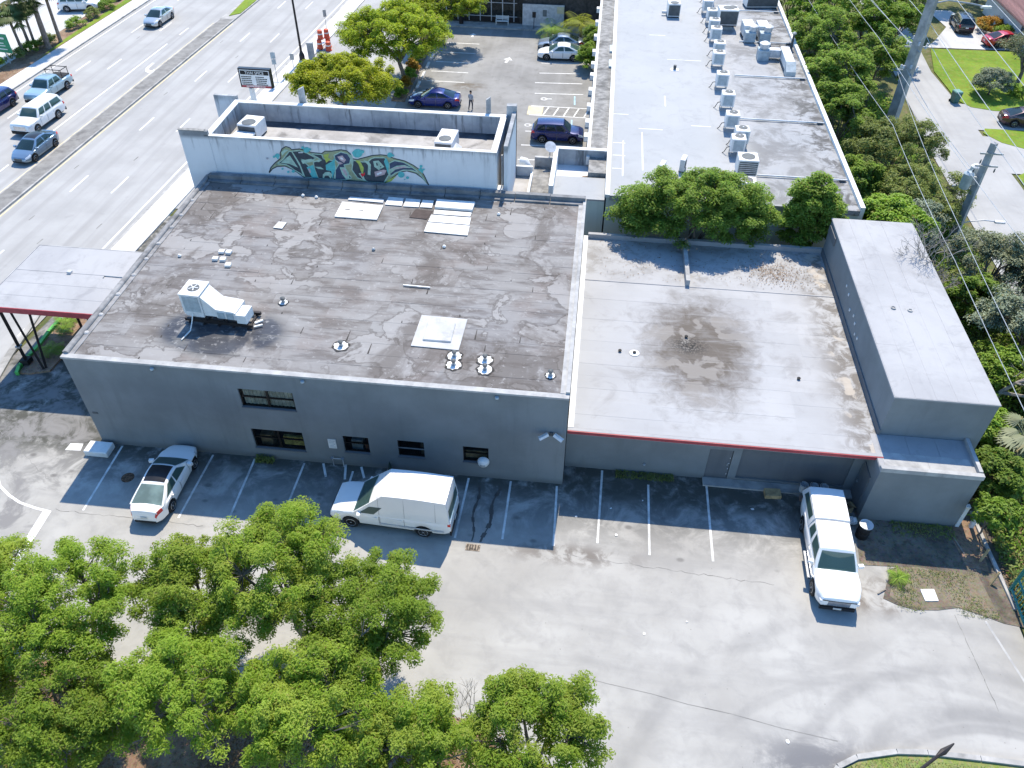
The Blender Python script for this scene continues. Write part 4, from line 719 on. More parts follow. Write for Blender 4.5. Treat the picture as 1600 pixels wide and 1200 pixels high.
for x0, x1 in ((39.95,41.3),(41.32,42.7),(42.72,44.0)): MB().box(x0,x1,0.75,1.95,3.60,3.615).build('roof_sheet', MA['tallroof'], AX)
for x0, x1 in ((39.95,42.0),(42.02,44.0)): MB().box(x0,x1,-0.18,0.77,3.602,3.610).build('roof_sheet', MA['coping'], AX)
MB().box(39.66,44.32,-0.50,-0.27,3.55,3.80).build('coping', MA['coping'], AX); MB().box(44.14,44.32,-0.2,1.98,3.55,3.82).build('coping', MA['coping'], AX)
dd = MB().box(39.62,39.68,0.05,1.1,0.05,2.5).build('side_door', MA['wall_dk'], AX); MB().box(39.58,39.62,0.95,1.03,1.1,1.25).build('handle', MA['grey'], dd)
for x, lb in ((44.45,'left of two white fence posts at the annex corner'),(45.15,'right of two white fence posts at the annex corner')):
    t = thing('fence_post', lb, 'post', (x,-0.35,0), 0, 'white posts at the annex corner'); MB().bbox(-0.1,0.1,-0.1,0.1,0,1.5,0.02).build('post', MA['cream'], t); MB().bbox(-0.13,0.13,-0.13,0.13,1.5,1.56,0.03).build('cap', MA['cream'], t)
# clutter at the annex and workshop
def rim(x, y, lb):
    t = thing('paint_pail', lb, 'pail', (x,y,0.1), random.uniform(0,6), 'pails lined up against the workshop wall')
    MB().lathe([(0.17,0),(0.2,0.45),(0.21,0.46),(0.21,0.5),(0.18,0.5),(0.18,0.3),(0,0.3)], (0,0,0), 18).build('pail', MA['lgrey'], t, smooth=40); MB().tube([(0.2*math.cos(a),0.2*math.sin(a)*0.9-0.02,0.5+0.03*math.sin(a)) for a in [k*PI/8 for k in range(9)]], 0.012, 5).build('handle', MA['dgrille'], t)
for x, lb in ((37.15,'left pail of the three standing behind the white pickup'),(37.65,'middle pail of the three standing behind the white pickup'),(38.15,'right pail of the three standing behind the white pickup')): rim(x, 0.95, lb)
tag(MB().obox((35.6,0.55,0.12), (0.8,0.5,0.24), 0.05).build('pallet_scrap', MA['wood']), 'tan wooden crate scrap on the ground left of the pails', 'crate')
tag(MB().obox((37.6,0.45,0.06), (1.3,0.3,0.12), 0.0).build('plank', flat('old_timber', (0.2,0.13,0.1), 0.9)), 'brown plank lying in front of the three pails', 'plank')
bx = thing('cardboard_box', 'open cardboard box between the pickup and the annex wall', 'box', (39.15,-0.05,0), 0.4)
m = MB(); m.box(-0.25,0.25,-0.2,0.2,0,0.02); m.box(-0.25,0.25,-0.2,-0.19,0.02,0.4); m.box(-0.25,0.25,0.19,0.2,0.02,0.4); m.box(-0.25,-0.24,-0.19,0.19,0.02,0.4); m.box(0.24,0.25,-0.19,0.19,0.02,0.4); m.build('carton', MA['card'], bx); MB().obox((0.33,0,0.38), (0.2,0.38,0.01), 0, 0, 0.5).build('flap', MA['wood'], bx)
bg = thing('plastic_bag', 'crumpled white plastic bag at the foot of the annex wall', 'bag', (39.3,-0.75,0)); m = MB(); m.lathe([(0.16,0),(0.24,0.12),(0.2,0.26),(0.05,0.36)], (0,0,0), 9)
m.v = [(x+random.uniform(-.05,.05), y+random.uniform(-.05,.05), max(0, z+random.uniform(-.03,.03))) for x, y, z in m.v]; m.build('bag', MA['lgrey'], bg)
t = thing('steel_drum', 'black steel drum with pale lid standing beside the white pickup', 'drum', (39.62,-1.55,0.02))
MB().lathe([(0.3,0),(0.3,0.28),(0.315,0.3),(0.3,0.32),(0.3,0.58),(0.315,0.6),(0.3,0.62),(0.3,0.88),(0.0,0.88)], (0,0,0), 24).build('barrel', MA['black'], t, smooth=40); MB().lathe([(0.325,0.85),(0.325,0.9),(0.30,0.905),(0.29,0.89),(0,0.89)], (0,0,0), 24).build('lid', MA['lgrey'], t, smooth=40)
tag(MB().prism([(41.68,-4.38),(42.32,-4.30),(42.36,-4.92),(41.76,-5.0)], 0.02, 0.07).build('loose_slab', MA['cream']), 'white square slab lying in the weeds by the soil patch', 'slab')
for x, y, a, lb in ((44.95,-2.45,0.5,'upper short wooden stake leaning at the edge kerb'),(45.0,-3.75,0.4,'lower short wooden stake leaning at the edge kerb')):
    t = thing('wooden_stake', lb, 'stake', (x,y,0), 0.3, 'wooden stakes by the edge kerb'); MB().obox((0.15,0.1,0.3), (0.09,0.09,0.85), 0, 0, 0.45, -0.25).build('stake', MA['wood'], t)
for x, y, rz, L in ((39.9,-4.7,0.6,0.5),(44.2,-1.6,1.8,1.0)): tag(MB().obox((x,y,0.05), (L,0.05,0.05), rz).build('fallen_stick', MA['twig']), 'pale stick on the pavement edge below the pickup' if L < 0.8 else 'curved stick bordering the leaf litter', 'stick')
G_ = thing('sliding_gate', 'green steel bar gate at the right edge of the lot', 'gate', (45.75,-4.0,0), R(-92))
gm = flat('green_gate_paint', (0.04,0.22,0.19), 0.45)
for z in (0.25, 1.0, 1.8): MB().box(0,5.0,-0.04,0.04,z,z+0.08).build('rail', gm, G_)
for k in range(24): MB().cyl((0.1+k*0.21,0,0.25),(0.1+k*0.21,0,1.95),0.022,None,5).build('picket', gm, G_)
for x in (0, 2.5): MB().box(x-0.05,x+0.05,-0.06,0.06,0,2.05).build('gate_post', gm, G_)
m = MB(); m.tube([(1.1+0.35*math.cos(a),0.03,1.4+0.3*math.sin(a)) for a in [k*PI/8 for k in range(17)]], 0.03, 6); m.build('emblem_ring', MA['lgrey'], G_)
for a in (0.3, 1.6, 2.9, 4.2): MB().obox((1.1+0.2*math.cos(a),0.03,1.4+0.2*math.sin(a)), (0.3,0.03,0.1), 0, 0, -a).build('emblem_leaf', MA['lgrey'], G_)

# ------------------------------------------------------------------ white building with the mural
WB = thing('mural_building', 'white stucco building with graffiti mural and parapet walled roof', 'building')
zt = 8.95; y0, y1, xa, xb = 18.5, 23.9, 0.45, 19.15
MB().box(xa,xb,y0,y0+0.22,-0.05,zt-0.04).build('wall', MA['white'], WB); MB().box(xa,xb,y1-0.25,y1,-0.05,zt-0.04).build('wall', MA['white'], WB)
MB().box(xa,xa+0.3,y0+0.22,y1-0.25,-0.05,zt-0.04).build('wall', MA['white'], WB); MB().box(xb-0.3,xb,y0+0.22,y1-0.25,-0.05,zt-0.04).build('wall', MA['white'], WB)
MB().box(xa+0.3,xb-0.3,y0+0.22,y1-0.25,7.4,7.7).build('roof', MA['graff_roof'], WB)
for a in ((xa-0.02,xb+0.02,y0-0.03,y0+0.26,zt-0.04,zt),(xa-0.02,xb+0.02,y1-0.34,y1+0.03,zt-0.04,zt+0.02),(xa-0.03,xa+0.36,y0+0.26,y1-0.34,zt-0.04,zt+0.01),(xb-0.36,xb+0.03,y0+0.26,y1-0.34,zt-0.04,zt+0.01)): MB().box(*a).build('coping', MA['cream'], WB)
for a in ((xa+0.3,xb-0.3,y1-0.30,y1-0.25,7.7,zt-0.045),(xa+0.3,xa+0.34,y0+0.24,y1-0.3,7.7,zt-0.045)): MB().box(*a).build('stained_parapet', MA['parapet'], WB)
m = MB(); m.add([(-1.2,18.47,9.22),(0.7,18.47,9.22),(0.7,18.47,-.05),(-1.2,18.47,-.05),(-1.2,18.69,9.22),(0.7,18.69,9.22),(0.7,18.69,-.05),(-1.2,18.69,-.05)], [(0,1,2,3),(4,7,6,5),(0,4,5,1),(0,3,7,4),(1,5,6,2)]); m.build('wing_wall', MA['white'], WB)
MB().box(-1.2,0.44,24.2,24.42,-.05,9.1).build('wing_wall', MA['white'], WB); MB().box(-1.25,0.5,18.44,18.72,9.22,9.26).build('wing_coping', MA['gravel'], WB)
for x, w_ in ((4.9,0.55),(17.75,0.4)): m = MB(); m.add([(x,24.1,-.05),(x+w_,24.1,-.05),(x+w_*0.7,24.1,10.0),(x,24.1,9.8),(x,24.35,-.05),(x+w_,24.35,-.05),(x+w_*0.7,24.35,10.0),(x,24.35,9.8)], [(0,1,2,3),(7,6,5,4),(0,3,7,4),(1,5,6,2),(3,2,6,7)]); m.build('fin', MA['white'], WB)
MB().box(19.55,19.8,18.9,24.3,-.05,9.2).build('fin', MA['white'], WB); MB().box(19.15,19.8,23.9,24.3,-.05,9.6).build('fin', MA['white'], WB)
for y in (19.3,21.0): MB().cyl((19.4,y,5.5),(19.4,y,8.4),0.05,None,8).build('downpipe', MA['lgrey'], WB)
MB().box(19.16,19.55,18.7,19.3,6.0,6.3).build('electrical_box', MA['cream'], WB)
gcol = dict(olive=(0.28,0.32,0.20), ink=(0.05,0.062,0.075), navy=(0.05,0.068,0.12), mint=(0.33,0.48,0.40), teal=(0.10,0.42,0.43), pink=(0.45,0.35,0.37), yellow=(0.38,0.45,0.10), red=(0.6,0.04,0.05), white=(0.7,0.72,0.74), dust=(0.35,0.35,0.38))
gmat = {k: flat('spray_'+k, v, 0.75, var=0.12, scale=4) for k, v in gcol.items()}
for i, (c, p) in enumerate(GRAF): MB().add([(x, 18.496-0.0009*i, z) for x, z in p], [tuple(range(len(p)))]).build('spray_shape', gmat[c], WB)
MB().box(xa+0.35,xb-0.3,22.75,y1-0.31,7.7,7.712).build('shadow_strip', m_concrete('painted_parapet_shadow', (0.045,0.05,0.06), (0.11,0.115,0.125), 1.0, 0.5), WB)  # dark navy sheet painting the rear parapet's shadow onto the roof
# letter outlines: thin pale contour round the dark fills
for i, (c, p) in enumerate(GRAF):
    if c in ('ink','navy','olive'):
        m = MB(); n = len(p)
        for k in range(n):
            a, b = Vector(p[k]), Vector(p[(k+1) % n]); d = (b-a)
            if d.length < 0.01: continue
            q = Vector((-d.y,d.x)).normalized()*0.035; yy = 18.496-0.0009*i-0.0005
            m.add([(a.x-q.x,yy,a.y-q.y),(b.x-q.x,yy,b.y-q.y),(b.x+q.x,yy,b.y+q.y),(a.x+q.x,yy,a.y+q.y)], [(0,1,2,3)])
        m.build('spray_outline', gmat['mint' if c != 'olive' else 'ink'], WB)
def boxunit(name, label, loc, rz, w, d, h, grp=None):
    t = thing(name, label, 'air conditioner', loc, rz, grp); MB().bbox(-w/2,w/2,-d/2,d/2,0.12,h,0.03).build('cabinet', WM, t)
    MB().lathe([(min(w,d)*0.36,h),(min(w,d)*0.36,h+0.02),(min(w,d)*0.1,h+0.03),(0,h+0.03)], (0,-d*0.2 if d > w else 0,0), 18).build('fan_grille', MA['dgrille'], t); MB().box(-w/2+0.06,w/2-0.06,-d/2-0.012,-d/2,0.2,h-0.12).build('side_grille', MA['dgrille'], t)
    MB().box(-w/2+0.05,w/2-0.05,-d/2+0.05,d/2-0.05,0,0.12).build('base', MA['steel'], t); return t
u = boxunit('rooftop_unit', 'white air conditioner at the right end of the mural building roof', (15.6,20.9,7.7), R(-4), 1.15, 2.0, 1.0); MB().obox((0.75,-0.3,0.4), (0.5,0.8,0.06), 0, 0, 0.6).build('intake_hood', MA['lgrey'], u)
u = boxunit('rooftop_unit', 'white two-part air conditioner at the left end of the mural building roof', (2.4,21.4,7.7), R(-6), 1.3, 1.5, 1.05); MB().bbox(-0.75,0.6,-1.9,-0.78,0.5,0.62,0.02).build('service_lid', WM, u); MB().box(-0.6,0.5,-1.8,-0.78,0.12,0.5).build('duct', MA['bluegrey'], u)
# pylon sign
PS = thing('pylon_sign', 'black framed tenant sign reading THAI SPICE above rows of small lettering', 'sign', (-1.7,30.6,0), R(0))
MB().tube([(0.35,0.2,0),(0.35,0.2,6.9)], [0.45,0.2], 4).build('post', MA['cream'], PS); PZ0, PZ1 = 7.0, 8.45
MB().box(-0.35,2.15,0.0,0.35,PZ0,PZ1).build('cabinet', MA['blackgloss'], PS); MB().box(-0.25,2.05,-0.012,0.0,PZ0+0.06,PZ1-0.1).build('face', MA['cream'], PS)
MB().box(-0.2,2.0,-0.02,-0.012,PZ1-0.45,PZ1-0.15).build('header_panel', MA['black'], PS)
def text(s, size, loc, mat, parent, rx_=PI/2, rz=0, name='lettering', align='CENTER'):
    cu = bpy.data.curves.new(name, 'FONT'); cu.body = s; cu.size = size; cu.align_x = align; cu.extrude = 0.002; o = bpy.data.objects.new('tmp', cu); COL.objects.link(o)
    dg = bpy.context.evaluated_depsgraph_get(); me = bpy.data.meshes.new_from_object(o.evaluated_get(dg)); bpy.data.objects.remove(o)
    me.materials.clear(); me.materials.append(mat); r = link(name, me, parent, loc); r.rotation_euler = (rx_,0,rz); return r
text('THAI SPICE', 0.3, (0.9,-0.024,PZ1-0.41), MA['cream'], PS)
for i in range(5):
    z = PZ0+0.22+i*0.145
    for c in range(2):
        x = -0.18+c*1.12
        for k in range(7): w_ = random.uniform(0.06,0.14); MB().box(x,min(x+w_,0.88+c*1.1),-0.018,-0.012,z,z+0.075).build('lettering_bar', MA['black'], PS); x += w_+0.02
MB().box(-0.25,2.05,-0.02,-0.012,PZ0+0.02,PZ0+0.18).build('red_panel', MA['red'], PS)
for k in range(12): MB().box(0.1+k*0.125,0.19+k*0.125,-0.024,-0.02,PZ0+0.07,PZ0+0.14).build('lettering_bar', MA['cream'], PS)

# ------------------------------------------------------------------ long white shop building with rooftop units
SZ = 5.0
SB = thing('shop_building', 'long low white-roofed shop building lined with rooftop units', 'building')
MB().box(26.2,42.7,21.2,78,-.05,SZ-0.05).build('wall', MA['mint'], SB); MB().box(26.2,42.7,21.2,78,SZ-0.05,SZ).build('roof', MA['striproof'], SB)
MB().box(42.7,43.0,21.2,78,-.05,SZ+0.25).build('parapet', MA['cream'], SB); MB().box(26.1,26.4,21.0,78,SZ-0.06,SZ+0.16).build('parapet', MA['cream'], SB); MB().box(26.4,42.7,21.08,21.3,SZ-0.3,SZ+0.06).build('parapet', MA['striproof'], SB)
MB().box(26.2,42.72,21.18,21.2,3.4,3.46).build('wall_joint', MA['coping'], SB)
MB().box(24.85,26.1,24.4,78,SZ-0.45,SZ-0.1).build('walkway_roof', MA['gravel'], SB); MB().box(24.62,24.85,26.5,78,SZ-0.6,SZ+0.02).build('walkway_fascia', MA['cream'], SB)
for y in (30.5,33.0,36.0,39.2,42.4,45.0,48.0,52,56,60): MB().box(24.3,24.62,y,y+0.7,SZ-0.75,SZ-0.35).build('beam_end', MA['cream'], SB)
for y in (43.6,47.2): MB().box(25.85,26.1,y,y+1.6,SZ-0.1,SZ+0.06).build('gutter_cover', MA['bluegrey'], SB)
for ya, xs in ((34.2,36.2),(42.9,36.6),(25.1,36.5),(51.2,37.8),(60.0,38.1)): MB().tube([(xs,ya,SZ+0.12),(42.6,ya,SZ+0.12)], 0.06, 7).build('gas_pipe', MA['cream'], SB); MB().bbox(42.1,42.5,ya-0.15,ya+0.15,SZ,SZ+0.16,0.02).build('pipe_block', MA['dgrille'], SB)
for i, (x, ya, yb) in enumerate(((27.2,24,29.5),(28.6,25,31),(30.5,36,38))): MB().box(x,x+0.09,ya,yb,SZ,SZ+0.006).build('coating_stripe', MA['cream'], SB)
for i, (xa_, xb_, y) in enumerate(((26.5,27.4,27),(26.5,27.4,29),(26.4,27.6,34),(28.4,30.2,31.6),(32.4,33.9,32.6),(26.5,27.3,25),(30,33,24),(31,34,46),(29.5,31,52))): MB().box(xa_,xb_,y,y+0.09,SZ,SZ+0.007).build('coating_stripe', MA['cream'], SB)
t = thing('roof_vent', 'vent pipe in a white disc on the long white roof', 'roof vent', (31.56,43.72,SZ)); MB().lathe([(0.4,0),(0.38,0.03),(0,0.04)], (0,0,0), 16).build('flashing_disc', MA['cream'], t); MB().lathe([(0.13,0),(0.13,0.4),(0,0.4)], (0,0,0), 10).build('pipe', MA['dgrille'], t)
def condenser(w, d, h):
    t = thing('condenser', 'x', 'air conditioner', (0,0,0)); m = MB()
    for sx in (-1,1):
        for sy in (-1,1): m.box(sx*(w/2-0.08)-0.03,sx*(w/2-0.08)+0.03,sy*(d/2-0.08)-0.03,sy*(d/2-0.08)+0.03,0,0.4)
    m.build('stand', MA['grey'], t); MB().bbox(-w/2,w/2,-d/2,d/2,0.4,0.4+h,0.03).build('cabinet', WM, t)
    MB().lathe([(w*0.33,0.4+h),(w*0.33,0.42+h),(w*0.28,0.43+h),(0,0.42+h)], (0.05,d*0.15,0), 18).build('fan_grille', MA['dgrille'], t); MB().lathe([(0.07,0.42+h),(0.06,0.46+h),(0,0.46+h)], (0.05,d*0.15,0), 8).build('fan_hub', MA['lgrey'], t)
    MB().box(-w/2+0.14,w/2-0.12,-d/2-0.014,-d/2,0.5,0.4+h-0.1).build('side_grille', MA['bluegrey'], t)
    MB().tube([(-w/2,0,0.55),(-w/2-0.2,0,0.5),(-w/2-0.35,0.05,0.1),(-w/2-0.45,0.1,0.02)], 0.03, 6).build('refrigerant_line', MA['black'], t); return t
c0 = condenser(1.0, 1.0, 0.95); first = True
ORD = ['second','third','fourth','fifth','sixth','seventh','eighth','ninth','tenth','eleventh','twelfth','thirteenth']
for i, (x, y) in enumerate(((35.35,28.3),(35.75,29.7),(35.3,32.3),(35.3,36.1),(35.2,40.1),(35.25,44.8),(35.5,47.2),(35.5,50.9),(35.5,53.2),(35.5,56.0),(35.3,58.9),(35.8,62.2))):
    lb = '%s white condenser from the near end of the long rooftop row' % ORD[i]
    if first: c0.location = (x,y,SZ); c0['label'] = lb; c0['group'] = 'white condensers in a row on the long roof'; first = False
    else: clone(c0, (x,y,SZ), R(random.uniform(-4,4)), lb, 'white condensers in a row on the long roof')
b1 = boxunit('condenser', 'large condenser with dark louvred side nearest the trees on the long roof', (35.7,25.3,SZ+0.1), 0, 1.35, 1.3, 1.25)
for k in range(6): MB().box(-0.6,0.6,-0.67,-0.655,0.3+k*0.14,0.36+k*0.14).build('louvre', MA['lgrey'], b1)
boxunit('condenser', 'white low condenser half hidden by leaves in front of the large one', (35.6,23.4,SZ), 0, 1.2, 1.0, 0.6)
for x, y, lb in ((29.9,24.4,'left slim wall condenser near the front edge of the long roof'),(31.4,25.4,'right slim wall condenser near the front edge of the long roof')):
    t = thing('slim_condenser', lb, 'air conditioner', (x,y,SZ), R(75)); MB().bbox(-0.45,0.45,-0.17,0.17,0.1,0.95,0.03).build('cabinet', WM, t); MB().lathe([(0.3,-0.18),(0.3,-0.19),(0,-0.2)], (-0.08,0,0.52), 16, axis='Y').build('fan_grille', MA['dgrille'], t)
    for s in (-0.35,0.3): MB().box(s,s+0.05,-0.2,0.2,0,0.1).build('foot', MA['dgrille'], t)
bk = boxunit('rooftop_unit', 'dark sided double-fan unit behind the condenser row', (36.85,55.0,SZ+0.35), R(4), 1.8, 1.5, 1.5); MB().lathe([(0.4,1.5),(0.4,1.53),(0,1.53)], (0.45,0.2,0), 16).build('fan_grille', MA['dgrille'], bk); MB().box(-0.5,0.5,-0.5,0.5,-0.35,0).build('curb', MA['bluegrey'], bk)
for x, lb in ((38.65,'left of two upright makeup-air units with round exhaust fan'),(40.0,'right of two upright makeup-air units with round exhaust fan')):
    t = thing('exhaust_unit', lb, 'air conditioner', (x,52.2,SZ), R(3), 'upright exhaust units on the long roof')
    MB().bbox(-0.5,0.5,-0.2,1.6,0.3,1.25,0.04).build('cabinet', WM, t); MB().bbox(-0.48,0.5,-1.2,-0.22,0.1,0.95,0.03).build('fan_curb', MA['bluegrey'], t); MB().box(-0.45,0.45,-0.9,1.5,0,0.1).build('base', MA['steel'], t)
    MB().lathe([(0.3,0.95),(0.36,1.05),(0.36,1.3),(0.42,1.32),(0.42,1.42),(0.2,1.55),(0,1.55)], (0.25,-0.7,0), 20).build('mushroom_fan', MA['lgrey'], t, smooth=40)
t = thing('exhaust_duct', 'bent white rooftop duct ending at a round mushroom fan', 'duct', (39.5,47.4,SZ))
MB().bbox(-0.55,0.45,-0.6,0.4,0.0,0.9,0.04).build('fan_curb', MA['bluegrey'], t); MB().lathe([(0.34,0.9),(0.4,1.0),(0.4,1.25),(0.47,1.28),(0.47,1.38),(0.2,1.52),(0,1.52)], (-0.05,-0.1,0), 20).build('mushroom_fan', MA['lgrey'], t, smooth=40)
MB().bbox(0.46,1.4,-0.4,0.35,0.25,0.9,0.04).build('duct_run', MA['lgrey'], t); MB().bbox(1.42,2.2,-3.2,0.4,0.3,1.0,0.04).build('duct_run', WM, t); m = MB(); m.add([(1.4,-3.25,0.05),(2.25,-3.25,0.05),(2.25,-3.25,1.0),(1.4,-3.25,1.0),(1.4,-4.1,0.05),(2.25,-4.1,0.05),(2.25,-4.1,0.45),(1.4,-4.1,0.45)], [(0,1,2,3),(4,7,6,5),(3,2,6,7),(0,3,7,4),(1,5,6,2),(0,4,5,1)]); m.build('duct_outlet', MA['bluegrey'], t)
t = boxunit('rooftop_unit', 'tall narrow pale unit alone on the left of the long roof', (31.9,57.9,SZ), R(3), 1.2, 1.5, 1.3); MB().cyl((-0.6,0,0.3),(-1.1,0,0.3),0.15,None,10).build('elbow', MA['lgrey'], t)
boxunit('rooftop_unit', 'wide grey unit at the far right corner of the long roof', (40.9,62,SZ), R(8), 3.2, 1.6, 1.2)
t = thing('vent_stack', 'slim dark vent stack on the right parapet of the long roof', 'vent stack', (42.4,50.2,SZ)); MB().lathe([(0.12,0),(0.1,1.3),(0,1.3)], (0,0,0), 10).build('pipe', MA['dgrille'], t); MB().lathe([(0.2,1.3),(0.2,1.4),(0.05,1.5)], (0,0,0), 10).build('cap', MA['grey'], t)
# small volumes between the roofs
LK = thing('link_building', 'small lean-to roofs with white parapets between mural and shop buildings', 'building')
MB().box(22.5,26.1,21.2,24.2,-.05,4.5).build('wall', MA['mint'], LK); MB().box(22.5,26.1,24.2,27.0,-.05,4.2).build('rear_wall', MA['white'], LK)
MB().box(22.5,26.1,26.7,27.0,4.2,5.4).build('parapet', MA['parapet'], LK); MB().box(22.5,26.1,21.2,24.2,4.5,4.62).build('roof', MA['striproof'], LK); MB().box(22.3,22.6,21.2,27.05,4.2,5.45).build('parapet', MA['cream'], LK); MB().box(22.6,26.1,26.66,27.04,5.4,5.46).build('coping', MA['cream'], LK)
MB().box(20.95,22.3,21.0,26.2,3.6,4.3).build('low_roof', MA['gravel'], LK); MB().box(20.95,22.3,26.0,26.25,4.3,5.0).build('parapet', MA['coping'], LK)
MB().box(19.8,20.9,19.5,24.4,3.6,4.4).build('low_roof', MA['graff_roof'], LK); MB().box(19.8,20.95,24.3,24.5,4.4,5.1).build('parapet', MA['cream'], LK); MB().box(20.85,21.0,19.5,24.3,4.4,4.75).build('parapet', MA['cream'], LK)
t = thing('leaf_heap', 'heap of dry brown leaves in the shaded gutter between the roofs', 'leaf heap', (24.9,24.6,4.2)); m = MB(); m.lathe([(0.7,0),(0.55,0.14),(0.25,0.25),(0,0.28)], (0,0,0), 14); m.v = [(x*1.2+random.uniform(-.08,.08), y*0.6+random.uniform(-.08,.08), max(0,z+random.uniform(-.04,.04))) for x, y, z in m.v]; m.build('leaves', MA['mulch'], t)
t = thing('sat_dish', 'white satellite dish on the parapet between the roofs', 'dish', (22.0,26.4,5.0)); m = MB(); m.lathe([(0.0,0.0),(0.25,0.04),(0.42,0.14)], (0,0,0), 18); o = m.build('dish', MA['lgrey'], t, (0,0,0.6)); o.rotation_euler = (R(35),R(20),0); MB().cyl((0,0,0),(0,0,0.6),0.04,None,8).build('mast', MA['grey'], t)
t = thing('vent_hood', 'white rounded vent hood beside the low gravel roof', 'vent hood', (20.5,25.2,3.6)); MB().tube([(0,0,0),(0,0,1.1),(-0.15,0.1,1.35),(-0.5,0.2,1.35)], 0.3, 12).build('hood', MA['cream'], t, smooth=50)

# ------------------------------------------------------------------ shopfront behind the rear lot
SF = thing('shopfront', 'dark single-storey shopfront with glazed bays behind the rear lot', 'building')
MB().box(4.0,27.0,68.4,82,-.05,4.2).build('wall', flat('brown_shop_wall', (0.10,0.085,0.075), 0.8, var=0.25), SF); MB().box(3.5,27.0,67.0,82,4.2,4.6).build('roof', MA['gravel'], SF); MB().box(4.0,15.5,68.36,68.4,0.15,0.7).build('base_course', MA['steel'], SF)
for k in range(9): x = 4.4+k*1.3; MB().box(x,x+0.08,68.3,68.4,0.2,4.2).build('glazing_bar', MA['lgrey'], SF); MB().box(x+0.1,x+1.2,68.37,68.395,0.75,3.9).build('pane', MA['window'], SF)
for z in (0.72, 2.2): MB().box(4.4,15.2,68.31,68.37,z,z+0.06).build('glazing_rail', MA['lgrey'], SF)
MB().box(15.9,20.6,67.6,67.75,0.15,2.45).build('screen_panel', MA['lgrey'], SF); MB().box(18.2,18.65,67.56,67.6,1.2,1.9).build('posted_notice', MA['median'], SF); MB().box(19.8,20.6,67.5,67.56,1.6,2.3).build('yellow_sign', MA['yellow'], SF)
t = thing('bench', 'white slatted bench against the dark shopfront', 'bench', (13.6,67.3,0.15))
for k in range(3): MB().box(-0.75,0.75,-0.2+k*0.15,-0.08+k*0.15,0.42,0.46).build('seat_slat', MA['cream'], t)
for k in range(3): MB().box(-0.75,0.75,0.26,0.3,0.55+k*0.15,0.64+k*0.15).build('back_slat', MA['cream'], t)
for sx in (-0.72,0.66):
    for y in (-0.2, 0.24): MB().box(sx,sx+0.06,y,y+0.06,0,0.44 if y < 0 else 0.98).build('leg', MA['cream'], t)
    MB().box(sx,sx+0.06,-0.2,0.26,0.6,0.65).build('armrest', MA['cream'], t)
t = thing('sign_post', 'small black sign on a post in front of the grey screen panel', 'sign', (17.3,66.6,0.15)); MB().cyl((0,0,0),(0,0,1.4),0.04,None,8).build('post', MA['steel'], t); MB().box(-0.2,0.2,-0.04,0.0,1.2,1.8).build('plate', MA['steel'], t)
t = thing('litter_bin', 'dark litter bin by the shopfront column', 'bin', (8.9,67.2,0.15)); MB().lathe([(0.25,0),(0.3,0.9),(0.32,0.95),(0.1,1.05),(0,1.05)], (0,0,0), 14).build('body', MA['steel'], t); MB().box(-0.1,0.1,-0.33,-0.28,0.72,0.85).build('opening', MA['black'], t)
# ------------------------------------------------------------------ vehicles (+x forward, y left, z up)
def lerp_prof(pr, x):
    if x >= pr[0][0]: return pr[0][1]
    for (xa, za), (xb, zb) in zip(pr[:-1], pr[1:]):
        if xb <= x <= xa:
            t = (xa-x)/(xa-xb) if xa > xb else 0; return za+(zb-za)*t
    return pr[-1][1]
_wheel = {}
def wheel_meshes(r, w):
    k = (round(r,3), round(w,3))
    if k not in _wheel:
        t = MB().lathe([(r*0.62,-w/2),(r*0.93,-w/2),(r,-w/2+0.03),(r,w/2-0.03),(r*0.93,w/2),(r*0.62,w/2)], (0,0,0), 24, axis='Y').build('wheel', MA['black'], None, smooth=40)
        q = MB(); q.lathe([(r*0.66,w/2-0.005),(r*0.6,w/2+0.008),(r*0.55,w/2-0.03),(r*0.1,w/2-0.04)], (0,0,0), 24, axis='Y')
        for i in range(6): a = 2*PI*i/6; q.obox((r*0.36*math.cos(a), w/2-0.015, r*0.36*math.sin(a)), (r*0.52,0.03,r*0.15), 0, 0, -a)
        q.lathe([(r*0.14,w/2-0.02),(r*0.12,w/2+0.008),(0,w/2+0.008)], (0,0,0), 12, axis='Y')
        rim_ = q.build('rim', MA['alloy'], None, smooth=40)
        _wheel[k] = (t.data, rim_.data); bpy.data.objects.remove(t); bpy.data.objects.remove(rim_)
    return _wheel[k]
MA['alloy'] = flat('alloy', (0.5,0.5,0.51), 0.35, 0.7); MA['lamp'] = flat('headlamp', (0.72,0.74,0.76), 0.12, 0.1, spec=0.6); MA['tail'] = flat('tail_lamp', (0.55,0.02,0.02), 0.2, spec=0.6); MA['plate'] = flat('number_plate', (0.55,0.56,0.55), 0.5); MA['chrome'] = flat('chrome', (0.6,0.61,0.62), 0.2, 0.9)
SEDW = None
